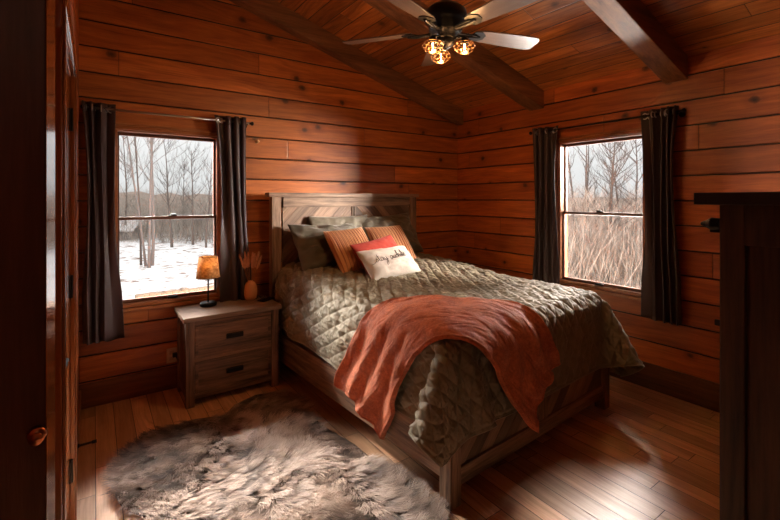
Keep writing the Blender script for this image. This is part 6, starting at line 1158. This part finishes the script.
bm = B(); lathe(bm, [(0, -.03), (.05, -.03), (.058, -.045), (.05, -.075), (.03, -.09), (.012, -.105), (0, -.108)], n=32); kit = obj('light_kit', bm, M['black'], fan, smooth=True)
bulb_mat = emit('edison filament', (1, .48, .13), 120)
glass_b = NT('clear amber glass'); glass_b.set(color=(1, .8, .55), rough=.02, trans=1.0, ior=1.15); glass_b = glass_b.m
fy, fx = Vector((.5721, .8202, 0)), Vector((.8202, -.5721, 0))
for k, (lat, dep) in enumerate(((-.082, -.06), (.108, -.045), (-.012, .128))):
    c = fx * lat + fy * dep; d = c.normalized(); cz = -.098
    bm = B(); tube(bm, [d * .03 + Vector((0, 0, -.055)), c * .75 + Vector((0, 0, -.035)), c + Vector((0, 0, -.045)), c + Vector((0, 0, -.06))], .009, 10)
    lathe(bm, [(0, -.045), (.020, -.048), (.024, -.07), (.022, -.082), (0, -.082)], (c.x, c.y, 0), 20); obj('socket', bm, M['black'], kit, smooth=True)
    cg = B()
    Rr, Hh = .062, .044
    for m in range(8):
        a = 2 * PI * m / 8
        tube(cg, [(c.x + math.cos(a) * r * Rr, c.y + math.sin(a) * r * Rr, cz + z * Hh) for r, z in ((.38, .62), (.80, .42), (1, 0), (.86, -.45), (.5, -.85), (.0, -1.0))], .0016, 5)
    torus(cg, (c.x, c.y, cz), Rr, .0020, 'z', 30, 6); torus(cg, (c.x, c.y, cz + .42 * Hh), Rr * .80, .0016, 'z', 30, 6); torus(cg, (c.x, c.y, cz - .6 * Hh), Rr * .75, .0016, 'z', 30, 6)
    obj('cage', cg, plain('warm brass wire', (.35, .18, .08), .35, metal=.9), kit, smooth=True)
    bm = B(); lathe(bm, [(0, .030), (.011, .028), (.014, .010), (.023, -.006), (.024, -.016), (.018, -.030), (0, -.036)], (c.x, c.y, cz + .004), 20); gb = obj('bulb', bm, glass_b, kit, smooth=True)
    bm = B(); tube(bm, [(c.x, c.y, cz + .022), (c.x, c.y, cz - .018)], .0042, 8); obj('filament', bm, bulb_mat, kit)
    pl = bpy.data.lights.new('fan_bulb_light', 'POINT'); pl.energy = 5.0; pl.color = (1, .52, .20); pl.shadow_soft_size = .03
    po = bpy.data.objects.new('fan_bulb_light', pl); COL.objects.link(po); po.parent = fan; po.location = (c.x, c.y, cz - .052)

# ------------------------------------------------------------------ armoire at the right edge
ar = thing('armoire', 'tall dark rustic wooden cabinet at the right edge of the view', 'armoire', (1.2, FY + .01, 0))
D = .5035                                        # depth from the wall to its front
bm = B(); box(bm, (-.035, 0, 1.486), (1.0, D + .04, 1.5145)); obj('top', bm, M['arm_top'], ar, bevel=.003)
bm = B(); box(bm, (.012, .01, .06), (.95, D - .022, 1.486)); obj('body', bm, M['arm_z'], ar)
bm = B()
for y in (0, D - .048): box(bm, (0, y, 0), (.05, y + .048, 1.486))
obj('side_stile', bm, M['arm_z'], ar, bevel=.003)
for z in ((1.395, 1.486), (.05, .16)):
    bm = B(); box(bm, (0, .048, z[0]), (.012, D - .048, z[1])); obj('side_rail', bm, M['arm_z'], ar, bevel=.002)
bm = B()
for k in range(5):
    y = .052 + k * .08; box(bm, (.006, y, .16), (.012, min(y + .078, D - .052), 1.395))
obj('side_panel', bm, M['arm_z'], ar, bevel=.001)
for x0, x1, nm in ((.055, .495, 'door'), (.505, .945, 'door')):
    bm = B(); box(bm, (x0, D - .022, .1), (x1, D, 1.44)); box(bm, (x0, D, .1), (x0 + .07, D + .006, 1.44)); box(bm, (x1 - .07, D, .1), (x1, D + .006, 1.44)); box(bm, (x0 + .07, D, 1.35), (x1 - .07, D + .006, 1.44)); box(bm, (x0 + .07, D, .1), (x1 - .07, D + .006, .2))
    dd = obj(nm, bm, M['arm_z'], ar, bevel=.002)
    if x0 < .1:
        bm = B()
        tube(bm, [(x0 - .045, D + .000, 1.440), (x0 - .045, D + .018, 1.440), (x0 - .045, D + .028, 1.440), (x0 - .045, D + .040, 1.440)], [.014, .016, .009, .004], 12)
        box(bm, (x0 - .052, D, 1.420), (x0 - .038, D + .020, 1.452))
        obj('hinge', bm, M['black'], dd, bevel=.002)
        bm = B(); box(bm, (x0 - .048, D, 1.200), (x0 - .040, D + .012, 1.214)); obj('latch', bm, M['black'], dd, bevel=.002)

# ------------------------------------------------------------------ shaggy sheepskin rug: hide plus thick pile
outline = [(.15, 2.325), (.085, 2.43), (.06, 2.55), (.065, 2.70), (.08, 2.82), (.13, 2.94), (.235, 3.05), (.38, 3.115), (.56, 3.14), (.74, 3.08), (.84, 3.20), (1.02, 3.27), (1.20, 3.22),
           (1.265, 3.00), (1.245, 2.79), (1.26, 2.52), (1.325, 2.23), (1.34, 1.92), (1.37, 1.70), (1.38, 1.50), (1.28, 1.30), (1.05, 1.18), (.88, 1.22), (.72, 1.14), (.5, 1.17), (.33, 1.32), (.24, 1.55), (.28, 1.78), (.20, 1.98), (.25, 2.16)]
OL = np.array(outline)
cen = OL.mean(0)
def inside(p, poly):
    x, y = p[:, 0], p[:, 1]; c = np.zeros(len(p), bool); n = len(poly)
    for i in range(n):
        x0, y0 = poly[i]; x1, y1 = poly[(i + 1) % n]
        cond = ((y0 > y) != (y1 > y)) & (x < (x1 - x0) * (y - y0) / (y1 - y0 + 1e-12) + x0)
        c ^= cond
    return c
inner = cen + (OL - cen) * .955
rug = thing('fur_rug', 'shaggy brown and cream sheepskin rug on the floor beside the bed', 'rug', (cen[0], cen[1], 0))
bm = B(); prism(bm, [(p[0] - cen[0], p[1] - cen[1]) for p in inner], 'z', .001, .012); bmesh.ops.recalc_face_normals(bm, faces=bm.faces[:])
obj('hide', bm, plain('rug hide', (.10, .065, .045), .9), rug)
rng = np.random.default_rng(21)
NS = 72000
p = np.empty((0, 2))
while len(p) < NS:
    c = rng.uniform(OL.min(0), OL.max(0), (NS, 2)); c = c[inside(c, inner)]; p = np.concatenate([p, c])
p = p[:NS]
# tufts: every strand leans to the tip of its lock
CS = .036
gx, gy = np.floor(p[:, 0] / CS), np.floor(p[:, 1] / CS)
def hsh(a, b, k): 
    v = np.sin(a * 127.1 + b * 311.7 + k * 74.7) * 43758.5453; return v - np.floor(v)
best = np.full(NS, 9.0); ctr = np.zeros((NS, 2)); cid = np.zeros(NS)
for ox in (-1, 0, 1):
    for oy in (-1, 0, 1):
        a, b = gx + ox, gy + oy
        c = np.stack([(a + hsh(a, b, 1)) * CS, (b + hsh(a, b, 2)) * CS], 1)
        d = np.hypot(*(p - c).T); m = d < best
        best[m] = d[m]; ctr[m] = c[m]; cid[m] = hsh(a, b, 3)[m]
flow = 5.6 * vnoise(p[:, 0] * 2.1, p[:, 1] * 1.7, 31) + 2.0 * vnoise(p[:, 0] * 5, p[:, 1] * 5, 32) - 1.9 + (cid - .5) * 1.3
L = (.060 + .030 * vnoise(p[:, 0] * 4, p[:, 1] * 4, 33) + rng.uniform(-.012, .012, NS))
dirv = np.stack([np.cos(flow), np.sin(flow)], 1)
lift = .42 + .35 * vnoise(p[:, 0] * 6, p[:, 1] * 6, 34) + .12 * (cid - .5)
L = L * 1.25
cl = rng.uniform(.25, .95, NS)[:, None]
fl2 = flow + rng.normal(0, .22, NS); dirv = np.stack([np.cos(fl2), np.sin(fl2)], 1)
tip = ctr * cl + p * (1 - cl) + dirv * L[:, None] + rng.normal(0, .006, (NS, 2))
tipz = .012 + L * np.clip(lift * rng.uniform(.6, 1.2, NS), .08, .7)
root = np.concatenate([p, np.full((NS, 1), .010)], 1)
tip3 = np.concatenate([tip, tipz[:, None]], 1)
mid = root * .5 + tip3 * .5; mid[:, 2] = .012 + (tipz - .012) * .85; mid[:, :2] += (p - ctr) * .35 + dirv * (.012 * np.sin(cid * 40))[:, None]
w = rng.uniform(.0016, .0030, NS)
perp = np.stack([-dirv[:, 1], dirv[:, 0], np.zeros(NS)], 1)
K = []
for t, ww in ((0, 1.0), (.33, 1.0), (.66, .8), (1.0, .12)):
    c = root * (1 - t) ** 2 + mid * 2 * t * (1 - t) + tip3 * t * t
    K += [c - perp * (w * ww / 2)[:, None], c + perp * (w * ww / 2)[:, None]]
    if t in (.33, .66): K.append(c + np.array([0, 0, 1]) * (w * .35)[:, None])
V = np.stack(K, 1); V[..., 0] -= cen[0]; V[..., 1] -= cen[1]      # NS x 10 x 3 : 0,1 | 2,3,4 | 5,6,7 | 8,9
base = (np.arange(NS) * 10)[:, None]
quads = np.array([[0, 1, 4, 4], [0, 4, 2, 2], [1, 3, 4, 4], [2, 4, 7, 5], [4, 3, 6, 7], [5, 7, 8, 8], [7, 6, 9, 9], [7, 9, 8, 8]])
me = bpy.data.meshes.new('fur')
tri = [[0, 1, 4], [0, 4, 2], [1, 3, 4], [2, 4, 7], [2, 7, 5], [4, 3, 6], [4, 6, 7], [5, 7, 8], [7, 6, 9], [7, 9, 8]]
F = (base[:, :, None] + np.array(tri)[None]).reshape(-1, 3)
me.vertices.add(NS * 10); me.vertices.foreach_set('co', V.reshape(-1).astype(np.float32))
nf = len(F)
me.loops.add(nf * 3); me.loops.foreach_set('vertex_index', F.reshape(-1).astype(np.int32))
me.polygons.add(nf); me.polygons.foreach_set('loop_start', (np.arange(nf) * 3).astype(np.int32)); me.polygons.foreach_set('loop_total', np.full(nf, 3, np.int32))
me.update(calc_edges=True)
patch = vnoise(p[:, 0] * 3.2 + 3, p[:, 1] * 3.2, 35) * 1.0 + vnoise(p[:, 0] * 11, p[:, 1] * 11, 36) * 1.1 + (cid - .5) * 1.2 + rng.normal(0, .10, NS)
tn = np.clip(.46 + patch * .75, 0, 1)[:, None]
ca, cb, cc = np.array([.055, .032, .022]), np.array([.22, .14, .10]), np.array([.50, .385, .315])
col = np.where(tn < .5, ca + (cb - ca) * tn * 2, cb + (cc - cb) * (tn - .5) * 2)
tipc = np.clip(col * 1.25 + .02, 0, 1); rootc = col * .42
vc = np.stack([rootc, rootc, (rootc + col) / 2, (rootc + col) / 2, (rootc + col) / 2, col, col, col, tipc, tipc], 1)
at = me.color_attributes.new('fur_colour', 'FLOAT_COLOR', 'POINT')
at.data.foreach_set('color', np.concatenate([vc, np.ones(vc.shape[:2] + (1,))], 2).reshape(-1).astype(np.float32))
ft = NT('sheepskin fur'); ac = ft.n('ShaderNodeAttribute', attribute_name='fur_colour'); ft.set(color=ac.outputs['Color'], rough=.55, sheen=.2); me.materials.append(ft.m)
fo = bpy.data.objects.new('fur', me); COL.objects.link(fo); fo.parent = rug; fo['kind'] = 'stuff'

# ------------------------------------------------------------------ outdoors
GZ = -.90
def snow_mat():
    t = NT('snow with leaf litter')
    co = t.coord()
    sp = t.n('ShaderNodeSeparateXYZ'); t.l(co, sp.inputs[0])
    n = t.noise(co, .9, 5, .6); a = t.noise(t.comb(t.math('MULTIPLY', sp.outputs[0], 1.6), t.math('MULTIPLY', sp.outputs[1], 2.4), 0), 1.5, 4, .62)
    f = t.ramp(t.math('ADD', t.math('MULTIPLY', n, .35), t.math('MULTIPLY', a, .65)), [(.0, (.0, .0, .0)), (.535, (0, 0, 0)), (.575, (1, 1, 1)), (1, (1, 1, 1))])
    col = t.mix(f, (.88, .88, .90, 1), (.20, .125, .085, 1))
    t.bump(a, .4, .1)
    t.set(color=col, rough=.8); return t.m
bm = B()
N = 44
for i in range(N + 1):
    for j in range(N + 1): 
        x = -40 + 130 * i / N; y = -40 + 130 * j / N
        bm.verts.new((x, y, GZ + .10 * math.sin(x * .31 + 1) * math.sin(y * .27)))
bm.verts.ensure_lookup_table()
for i in range(N):
    for j in range(N):
        a = i * (N + 1) + j; bm.faces.new((bm.verts[a], bm.verts[a + N + 1], bm.verts[a + N + 2], bm.verts[a + 1]))
structure('ground', bm, snow_mat(), smooth=True)
def at_px(x, d, z=GZ):
    """room position of the ground point seen at column x of the view, d metres deep"""
    u = (x - 390) / 424.15; return Vector(((u * .8202 + .5721) * d, (-u * .5721 + .8202) * d, z))

# wooded slope closing the view
hl = NT('winter woodland'); co = hl.coord()
n1 = hl.noise(co, .9, 6, .7); hl.set(color=hl.mix(hl.math('MULTIPLY_ADD', hl.math('SUBTRACT', n1, .5), 3, .5, clamp=True), (.30, .205, .155, 1), (.58, .45, .37, 1)), rough=1.0)
hl.bump(n1, 1.0, 1.0)
bm = B(); prev = None; rh = random.Random(2)
for k in range(121):
    a = math.radians(-50 + 185 * k / 120); 
    top = 1.75 + .45 * math.sin(a * 9) + .3 * rh.uniform(-1, 1) - .9
    row = [bm.verts.new((r * math.cos(a), r * math.sin(a), z)) for r, z in ((33, GZ - .15), (37, GZ + top * .62), (43, GZ + top + 1.2), (58, GZ + top + 2.0), (62, GZ - .3))]
    if prev:
        for i in range(4): bm.faces.new((prev[i], row[i], row[i + 1], prev[i + 1]))
    prev = row
bmesh.ops.recalc_face_normals(bm, faces=bm.faces[:])
structure('hillside', bm, hl.m, smooth=True)

barks = [plain('pale birch bark', (.21, .185, .175), .9), plain('grey brown bark', (.135, .112, .10), .9), plain('dark bark', (.15, .115, .10), .9)]
def tree(name, label, base, h, r, lean, nb, mat, seed, group=None, spread=.9, low=.25, twig=1.0):
    rg = random.Random(seed); bm = B()
    pts = []; rs = []; q = Vector((0, 0, -.15)); d = Vector((lean[0], lean[1], 1)).normalized(); n = 9
    for i in range(n + 1):
        pts.append(q.copy()); rs.append(r * (1.25 if i == 0 else 1) * (1 - .82 * i / n))
        q = q + d * (h + .15) / n; d = (d + Vector((rg.uniform(-.05, .05), rg.uniform(-.05, .05), 0))).normalized()
    tube(bm, pts, rs, 7)
    def branch(p, d, L, rr, depth):
        n = 4; a = [p.copy()]; dd = d.copy()
        for i in range(n):
            dd = (dd + Vector((rg.uniform(-.22, .22), rg.uniform(-.22, .22), rg.uniform(-.04, .22)))).normalized(); a.append(a[-1] + dd * L / n)
        tube(bm, a, [rr * (1 - .75 * i / n) for i in range(n + 1)], 4 if depth == 0 else 3, caps=False)
        if depth < 2:
            for k in range(4 if depth == 0 else 3):
                i = rg.randint(1, n); e = (dd + Vector((rg.uniform(-1, 1), rg.uniform(-1, 1), rg.uniform(-.1, .8))) * .8).normalized()
                branch(a[i], e, L * rg.uniform(.35, .6), rr * .5, depth + 1)
    for k in range(nb):
        t = low + (1 - low) * rg.random(); i = t * n; a = int(min(i, n - 1)); p = pts[a].lerp(pts[a + 1], i - a)
        an = rg.uniform(0, 2 * PI); e = Vector((math.cos(an) * spread, math.sin(an) * spread, rg.uniform(.5, 1.2))).normalized()
        branch(p, e, h * rg.uniform(.12, .26) * (1.25 - t * .6) * twig, max(r * .32 * (1 - .6 * t), .012), 0)
    o = obj(name, bm, mat, None, smooth=True); o.location = base
    return tag(o, label, 'tree', group)
G = 'birch clump outside the back window'
for k, (pxx, pd, tx, rr, lb) in enumerate(((157, 15.6, 132, .085, 'slender birch trunk at the left of the clump beyond the back window'), (152, 15.9, 143, .075, 'second thin trunk of the clump beyond the back window'),
                                  (160, 15.3, 158, .10, 'straight birch trunk in the middle of the clump beyond the back window'), (163, 15.8, 171, .115, 'thickest birch trunk leaning right in the clump beyond the back window'))):
    b0 = at_px(144 + (pxx - 155) * 1.0, pd); t1 = at_px([131, 139, 150.5, 158.5][k], pd); ln = (t1 - b0) / 4.6
    tree('birch_tree', lb, b0, 9.5, rr * .5, (ln.x, ln.y), 22, barks[0 if k != 1 else 1], 40 + k, G, low=.30)
for k, (pxx, pd, hh, rr, lb) in enumerate(((172, 21, 5.3, .09, 'bare spreading tree just right of the birch clump'), (193, 22, 4.9, .085, 'bare tree rising just left of the table lamp in the back window'), (206, 21, 4.2, .07, 'small bare tree directly above the table lamp in the back window'), (125, 24, 6.2, .09, 'bare tree at the far left of the back window'), (183, 26, 4.5, .08, 'low bare tree between the two taller ones in the back window'))):
    tree('bare_tree', lb, at_px(pxx, pd), hh, rr * .7, (.02 * (k - 2), 0), 24, barks[1], 60 + k, 'bare trees at the wood edge beyond the back window', low=.3, twig=1.35)
for k, (pxx, pd, hh, rr, ln, lb) in enumerate(((576, 13.5, 3.4 + .9, .055, 0, 'leftmost thin pole tree outside the right window'), (583.5, 13, 4.3, .06, 0, 'second thin pole tree from the left outside the right window'), (589.5, 13.2, 4.3, .055, .01, 'third thin pole tree from the left outside the right window'),
                                        (598, 14, 3.3, .03, 0, 'short sapling between the pole trees and the thick tree outside the right window'), (606, 12.2, 4.1, .085, .05, 'thickest tree outside the right window, forking high'), (621, 14, 4.4, .04, .02, 'thin bare tree right of the thick one outside the right window'), (634, 13, 4.8, .045, -.05, 'arching bare tree at the right edge of the right window'))):
    tree('bare_tree', lb, at_px(pxx, pd), hh, rr, (ln * .8, -ln * .6), 12 if k < 4 else 26, barks[1 if k in (0, 1, 2) else 1], 80 + k, 'bare trees beyond the right window', low=.35, spread=.5 if k < 4 else .95, twig=.7 if k < 4 else 1.3)

def twigs(name, label, n, region, hrange, seed, mat, rad=.010):
    """dense leafless undergrowth: uncountable twigs in one object"""
    rg = np.random.default_rng(seed); Vs = []; Fs = []; cnt = 0
    tri3 = [(math.cos(a), math.sin(a)) for a in (0, 2.094, 4.189)]
    def stroke(pts, r0):
        nonlocal cnt
        m = len(pts)
        for i, q in enumerate(pts):
            r = r0 * (1 - .75 * i / (m - 1))
            for c, s in tri3: Vs.append((q[0] + c * r, q[1] + s * r, q[2]))
        for i in range(m - 1):
            for k in range(3):
                a, b = cnt + i * 3 + k, cnt + i * 3 + (k + 1) % 3
                Fs.append((a, b, b + 3, a + 3))
        cnt += m * 3
    for _ in range(n):
        x, y = region(rg); h = rg.uniform(*hrange); lx, ly = rg.normal(0, .34, 2)
        b = np.array([x, y, GZ - .1]); t = b + np.array([lx * h, ly * h, h]); md = (b + t) / 2 + np.array([*rg.normal(0, .08, 2), .1])
        stroke([b, md, t], rad * rg.uniform(.7, 1.4))
        for k in range(6):
            f = rg.uniform(.2, .95); s0 = b + (t - b) * f; l = h * rg.uniform(.12, .38); an = rg.uniform(0, 6.283)
            e = s0 + np.array([math.cos(an) * l * .7, math.sin(an) * l * .7, l * rg.uniform(.2, .9)])
            stroke([s0, (s0 + e) / 2 + rg.normal(0, .03, 3), e], rad * .55)
    me = bpy.data.meshes.new(name); me.from_pydata(Vs, [], Fs); me.update(); me.materials.append(mat)
    o = bpy.data.objects.new(name, me); COL.objects.link(o)
    return tag(o, label, 'undergrowth', kind='stuff')
tw1 = NT('winter twigs'); n1 = tw1.noise(tw1.coord(), 1.6, 4, .7); tw1.set(color=tw1.mix(tw1.math('MULTIPLY_ADD', tw1.math('SUBTRACT', n1, .5), 4, .5, clamp=True), (.18, .15, .13, 1), (.48, .435, .385, 1)), rough=1.0)
def reg_l(rg):
    d = rg.uniform(22.5, 31); p = at_px(rg.uniform(60, 285), d); return p.x, p.y
def reg_r(rg):
    d = 11.0 + 17 * rg.random() ** 1.5; p = at_px(rg.uniform(500, 720), d); return p.x, p.y
twigs('undergrowth', 'brown leafless thicket at the edge of the snow beyond the back window', 2600, reg_l, (1.5, 3.2), 5, tw1.m, .011)
twigs('undergrowth', 'pale leafless brush filling the view beyond the right window', 4200, reg_r, (1.2, 2.9), 6, tw1.m, .008)

# low shed with a snow covered roof, and a row of edging logs
sh = thing('shed', 'low grey shed with a snow covered roof beyond the back window', 'shed', at_px(112, 24.5), (0, 0, -.45))
bm = B(); box(bm, (-2.2, -1, 0), (1.45, 1, .62)); obj('shed_wall', bm, planks('grey shed boards', 0, 2, .14, 0, 3, (.30, .28, .27), (.17, .16, .16), knots=0), sh)
bm = B(); prism(bm, [(-1.25, .58), (0, 1.08), (1.25, .58), (1.25, .70), (0, 1.2), (-1.25, .70)], 'x', -2.4, 1.65); bmesh.ops.recalc_face_normals(bm, faces=bm.faces[:]); obj('roof', bm, plain('roof snow', (.8, .8, .82), .8), sh, bevel=.03)
p0, p1 = at_px(140, 9.6), at_px(216, 10.6)
for k in range(15):
    q = p0.lerp(p1, k / 14)
    bm = B(); rg = random.Random(k); r = .085 + .02 * rg.random(); tube(bm, [(0, 0, -.1), (0, 0, .13 + .03 * rg.random())], r, 14)
    bmesh.ops.bevel(bm, geom=[e for e in bm.edges if e.calc_face_angle(0) > 1], offset=.012, segments=2, affect='EDGES')
    o = obj('edging_log', bm, plain('weathered log end', (.34, .28, .21), .9) if k == 0 else bpy.data.materials['weathered log end'], None, smooth=False); o.location = (q.x, q.y, GZ + .08)
    tag(o, 'short pale log in the garden edging just outside the back window', 'log', 'row of edging logs in the snow')
